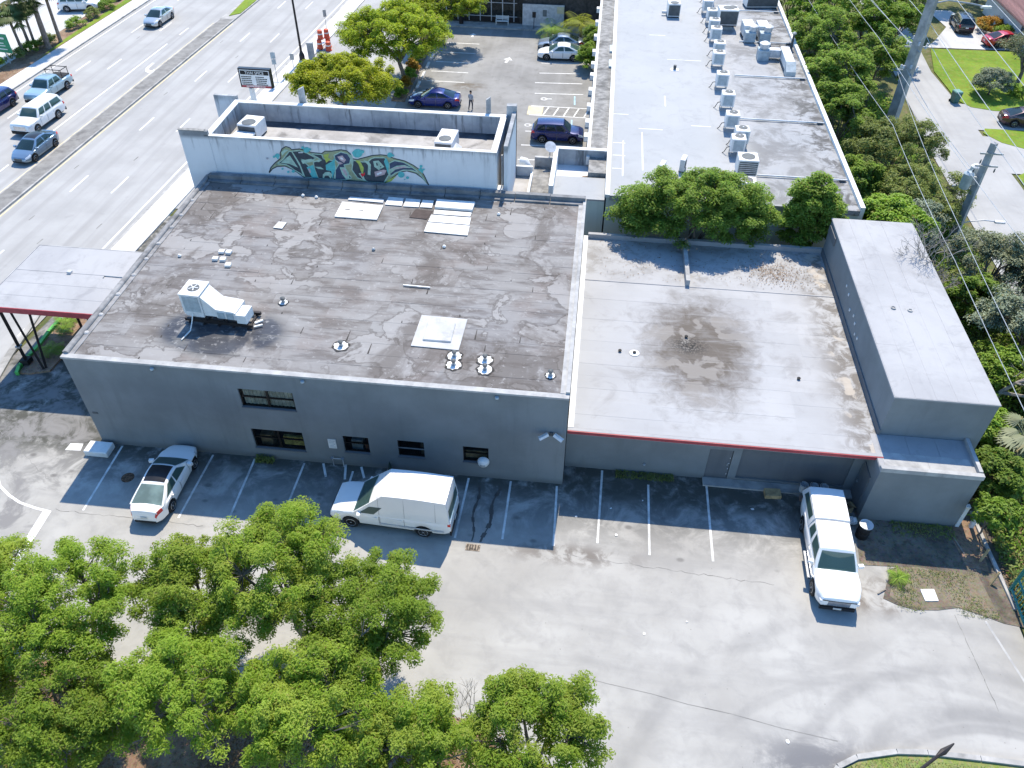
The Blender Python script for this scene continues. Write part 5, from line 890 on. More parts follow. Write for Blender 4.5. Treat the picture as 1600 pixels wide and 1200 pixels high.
def vehicle(name, label, cat, loc, heading, S, paint, group=None, detail=True, sunroof=False):
    L, W, wb, wr, sill = S['L'], S['W'], S['wb'], S['wr'], S.get('sill', 0.27); hl = L/2
    xf = hl-S['fo']; xr = xf-wb; ra = wr+0.075; pr = S['prof']; cr = S.get('cr', 0.15)
    T = thing(name, label, cat, loc, heading, group)
    def sec(x):
        t = abs(x)/hl; ts = S.get('ts',0.72); w = W/2*(1-cr*max(0,(t-ts)/(1-ts))**2.1)
        zt_ = lerp_prof(pr, x); zs = sill+0.10*max(0,(t-0.9)/0.1)
        for xa in (xf, xr):
            if abs(x-xa) < ra: zs = max(zs, wr+math.sqrt(ra*ra-(x-xa)**2)-0.02)
        zs = min(zs, zt_-0.12); h = zt_-zs; fl = S.get('flare', 0.0)
        return [(w*0.94,zs),(w*0.985,zs+h*0.3),(w,zs+h*0.58),(w*0.985,zt_-min(0.10,h*0.2)),(w*0.93,zt_-0.025),(w*0.80,zt_+0.005),(w*0.4,zt_+S.get('crown',0.03)),(0,zt_+S.get('crown',0.03)*1.3)]
    xs = {round(-hl+L*i/44, 4) for i in range(45)}
    for xa in (xf, xr): xs |= {round(xa+ra*math.sin(PI*k/16), 4) for k in range(-8,9)}
    xs |= {round(xa+s*(ra+0.004), 4) for xa in (xf, xr) for s in (-1,1)}; xs |= {round(q[0],4) for q in pr if abs(q[0]) <= hl}
    xs = sorted(xs); m = MB(); n = 15; vs = []
    for x in xs:
        s_ = sec(x); vs += [(x,y,z) for y, z in s_]+[(x,-y,z) for y, z in s_[-2::-1]]
    fs = []
    for i in range(len(xs)-1):
        for k in range(n-1): fs.append((i*n+k, i*n+k+1, (i+1)*n+k+1, (i+1)*n+k))
    fs += [tuple(range(n)), tuple(range(len(xs)*n-1, (len(xs)-1)*n-1, -1))]
    m.add(vs, fs); body = m.build('body', paint, T, smooth=38)
    def patch(nm, xa, xb, ka, kb, side, mat, parent=T, off=0.006, nx=6):
        mm = MB(); g_ = []; ks = [ka+(kb-ka)*j/4 for j in range(5)]
        for i in range(nx+1):
            x = xa+(xb-xa)*i/nx; s_ = sec(x)
            for k in ks:
                i0 = min(int(k), 6); f_ = k-i0; y = s_[i0][0]*(1-f_)+s_[i0+1][0]*f_; z = s_[i0][1]*(1-f_)+s_[i0+1][1]*f_
                o = off if k < 3.6 else off*0.5; zo = off if k > 3 else 0
                g_.append((x+(0.004 if x > hl-0.1 else -0.004 if x < -hl+0.1 else 0), side*(y+o), z+zo))
        mm.add(g_, [(i*5+j, i*5+j+1, (i+1)*5+j+1, (i+1)*5+j) for i in range(nx) for j in range(4)]); return mm.build(nm, mat, parent, smooth=50)
    MB().box(-hl+0.25,hl-0.25,-W/2+0.3,W/2-0.3,0.2,0.62).build('underbody', MA['black'], T)
    tm, rm = wheel_meshes(wr, S.get('tw', 0.21))
    for xa in (xf, xr):
        for s in (1, -1):
            w_ = link('wheel', tm, T, (xa, s*(W/2-S.get('tw',0.21)/2-0.015), wr), 0 if s > 0 else PI); link('rim', rm, w_)
    # cabin(s)
    def cabin(Cb, nm='cabin'):
        b0, t0, t1, b1 = Cb['x']; zb0, zb1 = Cb['zb']; zt0, zt1 = Cb['zt']; wbs, wt = Cb['w']; crn = Cb.get('crown', 0.05)
        def P(u, v, side):   # side face: u front..rear, v base..roof
            xb_ = b0+(b1-b0)*u; xt_ = t0+(t1-t0)*u; zb_ = zb0+(zb1-zb0)*u; z_ = zt0+(zt1-zt0)*u+Cb.get('arch',0.03)*math.sin(PI*u)
            x = xb_+(xt_-xb_)*v; return Vector((x, side*((wbs+(wt-wbs)*v**1.3)), zb_+(z_-zb_)*v))
        def rz_(u, q):
            a = P(u,1,1); return Vector((a.x, wt*q, a.z+crn*(1-abs(q)**2.2)))
        mm = MB(); NU, NV = 10, 5
        for side in (1,-1):
            v_ = [P(i/NU, j/NV, side) for i in range(NU+1) for j in range(NV+1)]
            mm.add(v_, [(i*(NV+1)+j, i*(NV+1)+j+1, (i+1)*(NV+1)+j+1, (i+1)*(NV+1)+j) for i in range(NU) for j in range(NV)])
        Q = [1,0.9,0.6,0.2,-0.2,-0.6,-0.9,-1]; v_ = [rz_(i/NU, q) for i in range(NU+1) for q in Q]
        mm.add(v_, [(i*8+j, i*8+j+1, (i+1)*8+j+1, (i+1)*8+j) for i in range(NU) for j in range(7)])
        for u in (0, 1):
            v_ = [Vector((P(u,j/NV,1).x, P(u,j/NV,1).y*q, P(u,j/NV,1).z+(crn*(1-abs(q)**2.2))*(j/NV))) for j in range(NV+1) for q in Q]
            mm.add(v_, [(j*8+i, j*8+i+1, (j+1)*8+i+1, (j+1)*8+i) for j in range(NV) for i in range(7)])
        bm_ = mm.build(nm, Cb.get('mat', paint), T, smooth=32)
        me = bm_.data; b_ = bmesh.new(); b_.from_mesh(me); bmesh.ops.remove_doubles(b_, verts=b_.verts, dist=0.002); bmesh.ops.recalc_face_normals(b_, faces=b_.faces); b_.to_mesh(me); b_.free(); me.set_sharp_from_angle(angle=R(32))
        gm_ = MA['carglass']
        for side in (1,-1):
            for (u0, u1) in Cb.get('side', []):
                v0, v1 = Cb.get('sv', (0.14,0.86)); nn = (P(0.5,0.5,side)-P(0.5,0.4,side)).cross(P(0.6,0.5,side)-P(0.5,0.5,side)).normalized(); nn = nn if nn.y*side > 0 else -nn
                mq = MB(); pts = [P(u0+(u1-u0)*i/6, v0+(v1-v0)*j/3, side)+nn*0.012 for i in range(7) for j in range(4)]
                mq.add(pts, [(i*4+j, i*4+j+1, (i+1)*4+j+1, (i+1)*4+j) for i in range(6) for j in range(3)]); mq.build('side_window', gm_, T)
        for u, nm2, key in ((0,'windshield','ws'),(1,'rear_window','rw')):
            if not Cb.get(key, True): continue
            v0, v1, hw = Cb.get(key+'v', (0.05,0.90,0.90)); mq = MB(); pts = []
            nrm = Vector((1 if u == 0 else -1, 0, 0.5)).normalized()
            for j in range(6):
                v = v0+(v1-v0)*j/5; c = P(u,v,1)
                for i in range(9):
                    q = (-1+2*i/8)*hw; pts.append(Vector((c.x+(0.05*(1-q*q) if u == 0 else -0.04*(1-q*q)), c.y*q, c.z+crn*(1-abs(q)**2.2)*v))+nrm*0.012)
            mq.add(pts, [(j*9+i, j*9+i+1, (j+1)*9+i+1, (j+1)*9+i) for j in range(5) for i in range(8)]); mq.build(nm2, Cb.get(key+'m', gm_), T, smooth=60)
        if sunroof and nm == 'cabin':
            mq = MB(); v_ = [rz_(u, q)+Vector((0,0,0.012)) for u in [0.04+0.92*i/8 for i in range(9)] for q in (0.86,0.5,0.17,-0.17,-0.5,-0.86)]
            mq.add(v_, [(i*6+j, i*6+j+1, (i+1)*6+j+1, (i+1)*6+j) for i in range(8) for j in range(5)]); mq.build('glass_roof', MA['blackgloss'], T, smooth=60)
        return bm_
    for i, Cb in enumerate(S['cabins']): cabin(Cb, 'cabin' if i == 0 else 'bed_cap')
    c0_ = S['cabins'][0]; mx = c0_['x'][0]-0.35
    for s in (1,-1):
        patch('headlight', hl-S.get('hx',0.42), hl-0.02, S.get('hk',(2.3,4.2))[0], S.get('hk',(2.3,4.2))[1], s, MA['lamp'])
        patch('taillight', -hl+S.get('tx',0.3), -hl+0.0, S.get('tk',(2.2,3.8))[0], S.get('tk',(2.2,3.8))[1], s, MA['tail'])
        MB().obox((mx, s*(W/2+0.10), c0_['zb'][0]+0.08), (0.16,0.24,0.16), s*0.2).build('mirror', S.get('mirmat', paint), T)
    zf = lerp_prof(pr, hl); wfr = W/2*(1-cr)*S.get('bw',1.0)
    g0, g1 = S.get('grille', (0.35,0.62)); MB().box(hl-0.02,hl+0.012,-wfr*0.62,wfr*0.62,g0,g1).build('grille', MA['dgrille'] if not S.get('chrome') else MA['chrome'], T)
    MB().box(hl-0.06,hl+0.03,-wfr*0.98,wfr*0.98,0.26,0.26+S.get('bumper',0.12)).build('front_bumper', S.get('bmat', MA['black']), T); MB().box(-hl-0.03,-hl+0.06,-wfr*0.98,wfr*0.98,0.30,0.30+S.get('bumper',0.12)).build('rear_bumper', S.get('bmat', MA['black']), T)
    pz = S.get('platez', 0.6); MB().box(-hl-0.045,-hl-0.028,-0.16,0.16,pz,pz+0.14).build('number_plate', MA['plate'], T)
    for xa, xb_ in S.get('doors', []):
        for s in (1,-1):
            for xe in (xa, xb_): patch('door_seam', xe+0.009, xe-0.009, 0.3, 3.6, s, MA['dgrille'], T, 0.008, 1)
            d_ = patch('door', xa, xb_, 0.35, 3.3, s, paint, T, 0.007, 4)
            if detail: w_ = sec((xa+xb_)/2)[2][0]; MB().box(min(xa,xb_)+0.08,min(xa,xb_)+0.26,s*(w_+0.012)-0.012,s*(w_+0.012)+0.012,S.get('dh',0.82),S.get('dh',0.82)+0.035).build('handle', S.get('mirmat', paint), d_)
    return T
SED = dict(L=4.85, W=1.84, wb=2.80, fo=0.95, wr=0.335, prof=[(2.425,0.56),(2.36,0.66),(2.2,0.73),(1.8,0.81),(1.1,0.91),(0.6,0.95),(-1.3,1.00),(-2.1,1.03),(-2.32,0.99),(-2.425,0.78)], cr=0.34, ts=0.58,
    cabins=[dict(x=(1.25,0.30,-0.85,-1.95), zb=(0.90,1.0), zt=(1.42,1.40), w=(0.85,0.63), side=[(0.13,0.49),(0.53,0.88)], arch=0.06, crown=0.06, wsv=(0.03,0.97,0.93), rwv=(0.06,0.94,0.90))], doors=[(0.85,-0.2),(-0.24,-1.15)], tx=0.42, hx=0.6, tk=(2.4,4.0), bw=0.9)
HAT = dict(SED, L=4.75, prof=[(2.375,0.55),(2.3,0.66),(1.9,0.78),(1.2,0.92),(0.5,0.96),(-1.4,1.02),(-2.1,1.05),(-2.375,0.9)], cabins=[dict(x=(1.35,0.35,-0.9,-2.0), zb=(0.9,1.04), zt=(1.44,1.42), w=(0.84,0.60), side=[(0.12,0.48),(0.52,0.88)], arch=0.06)])
SUV = dict(L=4.55, W=1.85, wb=2.65, fo=0.9, wr=0.36, sill=0.32, prof=[(2.275,0.70),(2.18,0.85),(1.9,0.95),(1.1,1.06),(-2.0,1.10),(-2.2,1.08),(-2.275,0.85)], cabins=[dict(x=(1.15,0.5,-1.75,-2.1), zb=(1.04,1.1), zt=(1.66,1.62), w=(0.86,0.66), side=[(0.07,0.34),(0.37,0.64),(0.68,0.92)], arch=0.04)], doors=[(0.95,0.0),(-0.04,-1.0)], bumper=0.25, platez=0.75, tk=(2.6,4.4))
BIGSUV = dict(L=5.4, W=2.02, wb=3.05, fo=1.0, wr=0.39, sill=0.4, prof=[(2.7,0.95),(2.6,1.08),(2.3,1.13),(1.3,1.18),(-2.5,1.2),(-2.62,1.18),(-2.7,0.95)], cr=0.1, cabins=[dict(x=(1.25,0.65,-2.4,-2.6), zb=(1.15,1.18), zt=(1.80,1.78), w=(0.94,0.71), side=[(0.06,0.27),(0.30,0.52),(0.56,0.93)], arch=0.02)], doors=[(1.05,0.1),(0.06,-0.85)], bumper=0.28, grille=(0.6,0.95), chrome=True, platez=0.8)
def pick(L=5.3): return dict(L=L, W=1.92, wb=3.2, fo=0.9, wr=0.38, sill=0.42, prof=[(L/2,0.8),(L/2-0.1,0.95),(L/2-0.4,1.02),(1.2,1.1),(-L/2+0.2,1.12),(-L/2,1.05)], cr=0.12, cabins=[dict(x=(1.25,0.6,-0.75,-1.05), zb=(1.08,1.1), zt=(1.72,1.7), w=(0.88,0.68), side=[(0.08,0.46),(0.52,0.90)])], doors=[(1.0,0.1),(0.06,-0.8)], bumper=0.22, platez=0.7)
TRK = dict(L=6.05, W=2.02, wb=3.6, fo=0.95, wr=0.39, sill=0.42, prof=[(3.025,0.86),(2.95,0.98),(2.7,1.05),(1.5,1.16),(-2.8,1.2),(-2.95,1.18),(-3.025,1.0)], cr=0.22,
    cabins=[dict(x=(1.55,0.85,-0.75,-0.80), zb=(1.13,1.18), zt=(1.80,1.80), w=(0.95,0.76), side=[(0.10,0.55),(0.66,0.93)], rw=False, crown=0.04), dict(x=(-0.82,-0.84,-2.75,-2.98), zb=(1.18,1.18), zt=(1.86,1.83), w=(0.96,0.79), side=[(0.12,0.86)], ws=False, sv=(0.3,0.82), crown=0.04)], doors=[(1.3,0.15)], bumper=0.20, grille=(0.56,0.86), chrome=True, platez=0.62, bmat=None, hk=(2.0,4.6), hx=0.36, dh=1.0)
TRK['bmat'] = MA['blackgloss']
VAN = dict(L=6.0, W=2.03, wb=3.62, fo=1.02, wr=0.38, sill=0.40, prof=[(3.0,0.85),(2.92,1.02),(2.6,1.12),(1.75,1.24),(1.4,1.28),(-2.9,1.3),(-3.0,1.25)], cr=0.10,
    cabins=[dict(x=(1.80,0.25,-2.82,-2.98), zb=(1.18,1.25), zt=(2.56,2.60), w=(0.99,0.87), side=[(0.055,0.21)], sv=(0.05,0.42), wsv=(0.03,0.58,0.94), rwv=(0.15,0.55,0.85), crown=0.05, arch=0.05)], doors=[(1.55,0.5),(0.45,-0.75)], bumper=0.3, grille=(0.6,0.95), chrome=False, tx=0.14, tk=(2.2,3.4), dh=1.05)
P = lambda n, c, m=0.0, r=0.25: m_paint(n, c, m, r)
white = P('white_car_paint', (0.80,0.80,0.79)); pearl = P('pearl_paint', (0.74,0.74,0.73)); blue = P('blue_paint_car', (0.008,0.022,0.17), 0.3); dblue = P('dark_blue_paint', (0.008,0.014,0.10), 0.3); navy = P('navy_paint', (0.015,0.02,0.11), 0.3); steelb = P('steel_blue_paint', (0.16,0.24,0.33), 0.5); paleb = P('pale_blue_paint', (0.34,0.46,0.52), 0.4); silver = P('silver_paint', (0.45,0.47,0.48), 0.6); greyb = P('grey_blue_paint', (0.25,0.30,0.36), 0.5); char = P('charcoal_paint', (0.03,0.032,0.04), 0.4); maroon = P('dark_maroon_paint', (0.07,0.04,0.05), 0.4); redp = P('red_car_paint', (0.45,0.02,0.04), 0.2)
vehicle('parked_sedan', 'white sedan with black glass roof parked nose-in at the grey wall', 'sedan', (4.82,-2.62,0), R(90.5), dict(SED, cabins=[dict(SED['cabins'][0], rwm=MA['palegl'])]), white, sunroof=True)
v = vehicle('cargo_van', 'white high-roof cargo van parked along the grey wall', 'van', (16.8,-3.05,0), R(177), VAN, white)
for s in (1,-1):
    for x_ in (0.47,-0.78,-2.3): MB().tube([(x_,s*(0.99-0.12*k**1.3+0.002),1.27+1.28*k) for k in (0.0,0.25,0.5,0.75,0.95)], 0.009, 4).build('panel_seam', MA['grey'], v)
for s in (1,-1): MB().box(-2.7,0.5,s*1.035-0.012,s*1.035+0.012,0.62,0.70).build('side_trim', MA['lgrey'], v)
v = vehicle('pickup_truck', 'white pickup with bed cap parked beside the black drum', 'pickup', (37.62,-3.05,0), R(-91.5), TRK, white)
for s in (1,-1): MB().box(0.1,1.6,s*1.06-0.05,s*1.06+0.05,0.38,0.46).build('running_board', MA['chrome'], v)
MB().box(2.99,3.045,-0.72,0.72,0.50,0.545).build('lower_grille', MA['black'], v); MB().box(2.96,3.04,-0.74,0.74,0.872,0.90).build('hood_gap', MA['black'], v); [MB().obox((2.93,s_*0.70,0.80), (0.16,0.34,0.16), -s_*0.25).build('headlight', MA['lamp'], v) for s_ in (1,-1)]; MB().box(2.98,3.07,-0.18,0.18,0.33,0.44).build('number_plate', MA['plate'], v)
vehicle('passing_sedan', 'steel blue fastback sedan nearest the median', 'sedan', (-21.75,31.3,0.01), R(-94), HAT, steelb, 'cars driving on the avenue', sunroof=True)
vehicle('passing_suv', 'large white sport utility vehicle between the blue sedan and pale pickup', 'suv', (-24.45,36.6,0.01), R(-93.5), BIGSUV, pearl, 'cars driving on the avenue')
v = vehicle('passing_pickup', 'pale blue pickup carrying a black ladder rack', 'pickup', (-27.0,42.8,0.01), R(-93.5), pick(), paleb, 'cars driving on the avenue')
MB().box(-2.5,-1.08,-0.75,0.75,1.09,1.17).build('open_bed', MA['black'], v)
for x in (-2.3,-1.3):
    for s in (1,-1): MB().cyl((x,s*0.8,1.1),(x,s*0.8,1.85),0.035,None,6).build('rack_post', MA['steel'], v)
    MB().cyl((x,-0.85,1.85),(x,0.85,1.85),0.035,None,6).build('rack_bar', MA['steel'], v)
for s in (1,-1): MB().cyl((-2.4,s*0.8,1.85),(-1.1,s*0.8,1.85),0.035,None,6).build('rack_bar', MA['steel'], v)
vehicle('passing_sedan', 'silver sedan driving far up the avenue', 'sedan', (-25.4,63.4,0.01), R(-93.5), SED, silver, 'cars driving on the avenue')
vehicle('passing_sedan', 'dark blue car cut off by the left picture edge', 'sedan', (-29.9,38.6,0.01), R(-94), SUV, navy, 'cars driving on the avenue')
vehicle('parked_suv', 'white sport utility vehicle parked beyond the avenue near palms', 'suv', (-36.4,66.2,0.01), R(12), SUV, pearl)
vehicle('parked_sedan', 'white car half hidden behind the far parked utility vehicle', 'sedan', (-35.6,69.6,0.01), R(12), SED, white)
vehicle('parked_suv', 'dark blue sport utility vehicle parked by the yellow ramp mat', 'suv', (21.85,39.45,0.01), R(1), SUV, dblue)
vehicle('parked_sedan', 'white sedan parked in the rear lot beside a green shrub', 'sedan', (20.9,58.5,0.01), R(182), SED, white)
vehicle('parked_sedan', 'grey blue sedan behind the white sedan in the rear lot', 'sedan', (20.7,61.3,0.01), R(182), SED, greyb)
vehicle('parked_sedan', 'royal blue sedan partly under the yellow-green trees', 'sedan', (9.9,45.2,0.01), R(181), SED, blue)
vehicle('parked_suv', 'black utility vehicle on the pale driveway by the house', 'suv', (66.0,73.6,0.01), R(86), SUV, char)
vehicle('parked_sedan', 'red car at the end of the pale driveway', 'sedan', (69.2,68.6,0.01), R(10), SED, redp)
vehicle('parked_sedan', 'dark maroon sedan on the grey drive between two lawns', 'sedan', (64.4,47.9,0.01), R(-4), SED, maroon)

# ------------------------------------------------------------------ poles, wires, signs, street furniture
def pole(label, x, y, h, w0, w1, nm='utility_pole'):
    t = thing(nm, label, 'utility pole', (x,y,0)); MB().tube([(0,0,-0.3),(0,0,h)], [w0*0.707,w1*0.707], 4).build('shaft', MA['pole'], t); return t
p1 = pole('tall thick concrete power pole rising from the trees', 50.8, 43.2, 15.5, 0.8, 0.56)
for z, r_ in ((6.2,0.5),(8.1,0.6)):
    for k in range(7): a = k*0.9; MB().lathe([(0.03,0),(0.1,0.05),(0.04,0.1),(0.1,0.15),(0.04,0.2),(0.1,0.25),(0.03,0.3)], (math.cos(a)*r_*1.3,math.sin(a)*r_*1.3,z+0.15*(k % 3)), 8).build('insulator', MA['lgrey'], p1)
    MB().box(-0.95,0.95,-0.06,0.06,z-0.1,z).build('crossarm', MA['grey'], p1); MB().box(-0.06,0.06,-0.95,0.95,z-0.25,z-0.15).build('crossarm', MA['grey'], p1)
MB().tube([(0,0,11.4),(1.2,0,11.7),(3.0,-0.3,11.6),(3.7,-0.4,11.5)], 0.06, 6).build('lamp_arm', MA['grey'], p1); MB().obox((4.0,-0.4,11.45), (0.8,0.3,0.14)).build('lamp_head', MA['lgrey'], p1)
p2 = pole('shorter square concrete pole carrying a grey transformer', 51.9, 26.8, 7.6, 0.5, 0.36)
tr_ = MB().lathe([(0.3,0),(0.34,0.05),(0.34,1.05),(0.36,1.1),(0.2,1.25),(0,1.25)], (-0.85,-0.2,4.3), 18).build('transformer', MA['bluegrey'], p2, smooth=40)
t2_ = MB().lathe([(0.28,0),(0.31,0.05),(0.31,0.95),(0.33,1.0),(0.2,1.12),(0,1.12)], (-0.15,0.75,4.5), 18).build('transformer', MA['whitem'], p2, smooth=40)
for a in (-0.15, 0.15): MB().lathe([(0.03,0),(0.07,0.06),(0.03,0.12),(0.07,0.18),(0.03,0.24)], (-0.85+a,-0.2,5.5), 8).build('bushing', MA['lgrey'], tr_)
MB().box(-0.55,-0.25,-0.28,-0.12,4.6,5.2).build('bracket', MA['grey'], p2)
for z in (6.0, 6.9): MB().box(-0.75,0.75,-0.32,-0.24,z,z+0.1).build('crossarm', MA['grey'], p2)
for x, z in ((-0.7,5.5),(0.65,5.6),(-0.5,6.2)): MB().lathe([(0.03,0),(0.06,0.1),(0.03,0.3)], (x,-0.25,z), 7).build('insulator', MA['dgrille'], p2)
MB().tube([(0.2,-0.2,1.6),(0.6,-0.3,1.8),(1.4,-0.4,2.0),(2.2,-0.4,1.95)], 0.04, 6).build('lamp_arm', MA['lgrey'], p2); MB().obox((2.5,-0.4,1.93), (0.7,0.28,0.14)).build('lamp_head', MA['whitem'], p2)
wm = flat('wire_metal', (0.42,0.43,0.44), 0.5, 0.3)
def wire(label, pts, sag=0.4, r=0.018):
    out = []
    for a, b in zip(pts[:-1], pts[1:]):
        a, b = Vector(a), Vector(b)
        for k in range(17):
            if out and k == 0: continue
            t = k/16; p = a.lerp(b, t); p.z -= 4*sag*t*(1-t); out.append(p)
    return tag(MB().tube(out, r, 5).build('power_line', wm), label, 'wire', 'overhead wires along the street')
wire('thick wire passing the top of the tall pole, right of its shaft', [(51.6,95,10.3),(51.2,43.3,9.9),(50.6,-20,9.9)], 0.5, 0.022)
wire('upper wire starting at the lamp arm of the tall pole', [(52.9,95,12.4),(52.3,43.0,12.0),(51.2,-20,12.0)], 0.5, 0.022)
wire('outermost wire crossing the top right corner over the house', [(55.4,95,12.2),(55.0,43,12.0),(54.8,-20,12.0)], 0.4, 0.022)
wire('wire running left of the tall pole across the shrubs and past the short pole', [(46.6,95,8.3),(48.2,45,8.0),(49.0,13,8.0),(49.4,-20,8.0)], 0.3)
wire('second wire left of the tall pole meeting its upper insulators', [(47.6,95,8.6),(50.3,43.3,8.3)], 0.5)
wire('third wire left of the tall pole meeting its lower insulators', [(48.6,95,8.5),(50.4,43.2,8.15)], 0.5)
wire('wire from the tall pole down to the top of the short pole', [(50.9,42.9,9.3),(51.9,26.8,7.55),(52.8,-20,7.6)], 0.3)
wire('lower wire from the tall pole insulators to the transformer', [(50.5,42.9,6.3),(51.1,26.8,5.7)], 0.3)
wire('wire sloping from the tall pole over the bare tree', [(49.9,43,6.0),(47.6,20,6.3),(46.6,-12,6.4)], 0.3)
wire('lowest wire passing between pole and shop building over the grey block edge', [(45.0,60,6.6),(46.9,32,6.2),(46.2,14,6.2),(45.6,-12,6.2)], 0.2)
t = thing('street_lamp', 'slim black street lamp standing on the avenue sidewalk', 'street lamp', (-5.8,54.2,0.12)); MB().lathe([(0.3,0),(0.28,0.5),(0.2,0.7),(0.12,0.9),(0.09,9.0),(0,9.0)], (0,0,0), 12).build('pole', MA['steel'], t); MB().tube([(0,0,8.8),(-0.8,0,9.3),(-2.2,0,9.4)], 0.06, 7).build('arm', MA['steel'], t); MB().obox((-2.5,0,9.35), (0.9,0.35,0.16)).build('lamp_head', MA['steel'], t)
def roadsign(label, x, y, h, pl, mat, rz=0):
    t = thing('road_sign', label, 'sign', (x,y,0.1), rz); MB().cyl((0,0,0),(0,0,h),0.03,None,6).build('post', MA['grey'], t)
    for (z0, z1, w_) in pl: MB().box(-w_/2,w_/2,-0.05,-0.03,z0,z1).build('plate', mat, t)
    return t
roadsign('double plate parking sign on a thin post near the tenant sign', -6.3, 47.9, 3.1, [(1.9,2.4,0.4),(2.45,3.05,0.45)], MA['bluegrey'], 0.2)
roadsign('grey backed sign on a thin post beside the orange drums', -5.0, 60.9, 2.9, [(2.2,2.9,0.35)], MA['grey'], 0.5)
roadsign('short grey sign in front of the street lamp base', -5.75, 51.3, 1.7, [(1.1,1.7,0.4)], MA['grey'], 0.2)
t = thing('concrete_pillar', 'pale concrete pillar beside the street lamp foot', 'pillar', (-4.9,54.6,0)); MB().bbox(-0.3,0.3,-0.2,0.2,0,1.7,0.03).build('pillar', MA['pole'], t); MB().bbox(-0.34,0.34,-0.24,0.24,1.7,1.8,0.03).build('cap', MA['coping'], t)
GS = thing('green_sign', 'green shop sign on one post left of the palms', 'sign', (-35.1,49.4,0.1), R(-8)); MB().cyl((0,0,0),(-0.1,0,1.2),0.06,None,8).build('post', MA['lgrey'], GS)
MB().box(-0.95,0.75,-0.1,0.1,1.1,2.9).build('panel', flat('green_sign_paint', (0.02,0.22,0.11), 0.5), GS)
for z, w_, h_ in ((2.45,1.2,0.18),(2.0,0.7,0.1),(1.75,0.9,0.08),(1.4,1.1,0.1)): MB().box(-0.1-w_/2,-0.1+w_/2,-0.112,-0.1,z,z+h_).build('lettering_bar', MA['cream'], GS)
og = flat('orange_plastic', (0.62,0.10,0.05), 0.6)
for i, (x, y, z, lb) in enumerate(((-4.9,57.6,0.1,'left front orange traffic drum by the sidewalk'),(-3.9,57.4,0,'right front orange traffic drum by the sidewalk'),(-4.2,58.4,0,'rear orange traffic drum by the sidewalk'),(-4.25,58.4,0.95,'orange traffic drum stacked on top of the rear one'),(-4.8,57.9,0.98,'orange traffic drum stacked on the left front one'))):
    t = thing('traffic_drum', lb, 'traffic drum', (x,y,z), 0, 'orange traffic drums'); MB().lathe([(0.34,0),(0.34,0.1),(0.29,0.12),(0.27,0.5),(0.24,0.9),(0.1,0.97),(0,0.97)], (0,0,0), 16).build('drum', og, t, smooth=40); MB().lathe([(0.283,0.5),(0.272,0.62),(0.26,0.62)], (0,0,0), 16).build('stripe', MA['cream'], t)
t = thing('waste_bin', 'green wheeled waste bin at the lawn edge of the street', 'bin', (59.3,52.3,0), R(15)); gb = flat('bin_green', (0.05,0.13,0.11), 0.5)
m = MB(); m.add([(-0.27,-0.3,0),(0.27,-0.3,0),(0.27,0.3,0),(-0.27,0.3,0),(-0.34,-0.38,1.0),(0.34,-0.38,1.0),(0.34,0.38,1.0),(-0.34,0.38,1.0)], [(0,3,2,1),(0,1,5,4),(1,2,6,5),(2,3,7,6),(3,0,4,7),(4,5,6,7)]); m.build('body', gb, t); m = MB(); m.bbox(-0.36,0.36,-0.4,0.42,1.0,1.12,0.06); m.build('lid', flat('bin_lid', (0.12,0.26,0.22), 0.5), t)
for s in (-1,1): MB().lathe([(0.12,-0.04),(0.12,0.04),(0,0.04)], (s*0.28,0.32,0.12), 10, axis='Y').build('wheel', MA['black'], t)
t = thing('lot_lamp', 'dark flat-headed lot lamp reaching over the bottom kerb', 'street lamp', (34.0,-17.95,0))
MB().lathe([(0.14,0),(0.09,10.0),(0,10.0)], (0,0,0), 10).build('pole', MA['steel'], t); MB().tube([(0,0,9.8),(0.5,0.36,10.0),(1.6,1.18,10.0)], 0.045, 7).build('arm', MA['steel'], t); MB().tube([(1.55,1.15,10.0),(1.75,1.29,10.0),(2.1,1.55,10.0)], [0.04,0.09,0.02], 8).build('lamp_head', MA['steel'], t)

# house at the top right
HS = thing('house', 'single-storey house with pink tiled roof at the upper right', 'building', (69.8,63,0)); MB().box(0.7,12,0.5,17,-.05,2.7).build('wall', MA['white'], HS)
pink = flat('pink_tile', (0.42,0.24,0.20), 0.8, var=0.2, scale=2)
m = MB(); m.add([(0,-0.3,2.65),(6,-0.3,4.6),(6,18,4.6),(0,18,2.65)], [(0,1,2,3)]); m.add([(12.5,-0.3,2.65),(6,-0.3,4.6),(6,18,4.6),(12.5,18,2.65)], [(0,1,2,3)]); m.add([(0,-0.3,2.5),(0,18,2.5),(12.5,18,2.5),(12.5,-0.3,2.5)], [(0,1,2,3)]); m.add([(0,-0.3,2.5),(0,-0.3,2.65),(6,-0.3,4.6),(12.5,-0.3,2.65),(12.5,-0.3,2.5)], [(0,1,2,3,4)]); m.add([(0,-0.3,2.5),(0,18,2.5),(0,18,2.65),(0,-0.3,2.65)], [(0,1,2,3)]); rf_ = m.build('roof', pink, HS)
slope = math.atan2(1.95,6); tile = None
for k in range(60):
    if tile is None: o = MB().tube([(0,0,0),(6.25,0,0)], 0.09, 6).build('tile_course', pink, rf_); tile = o.data
    else: o = link('tile_course', tile, rf_)
    o.location = (0,-0.2+k*0.305,2.67); o.rotation_euler = (0,-slope,0)
MB().box(0.66,0.7,4.0,6.0,0.9,2.1).build('window', MA['window'], HS); MB().box(0.5,0.9,0.4,0.7,-.05,2.6).build('porch_column', MA['white'], HS)

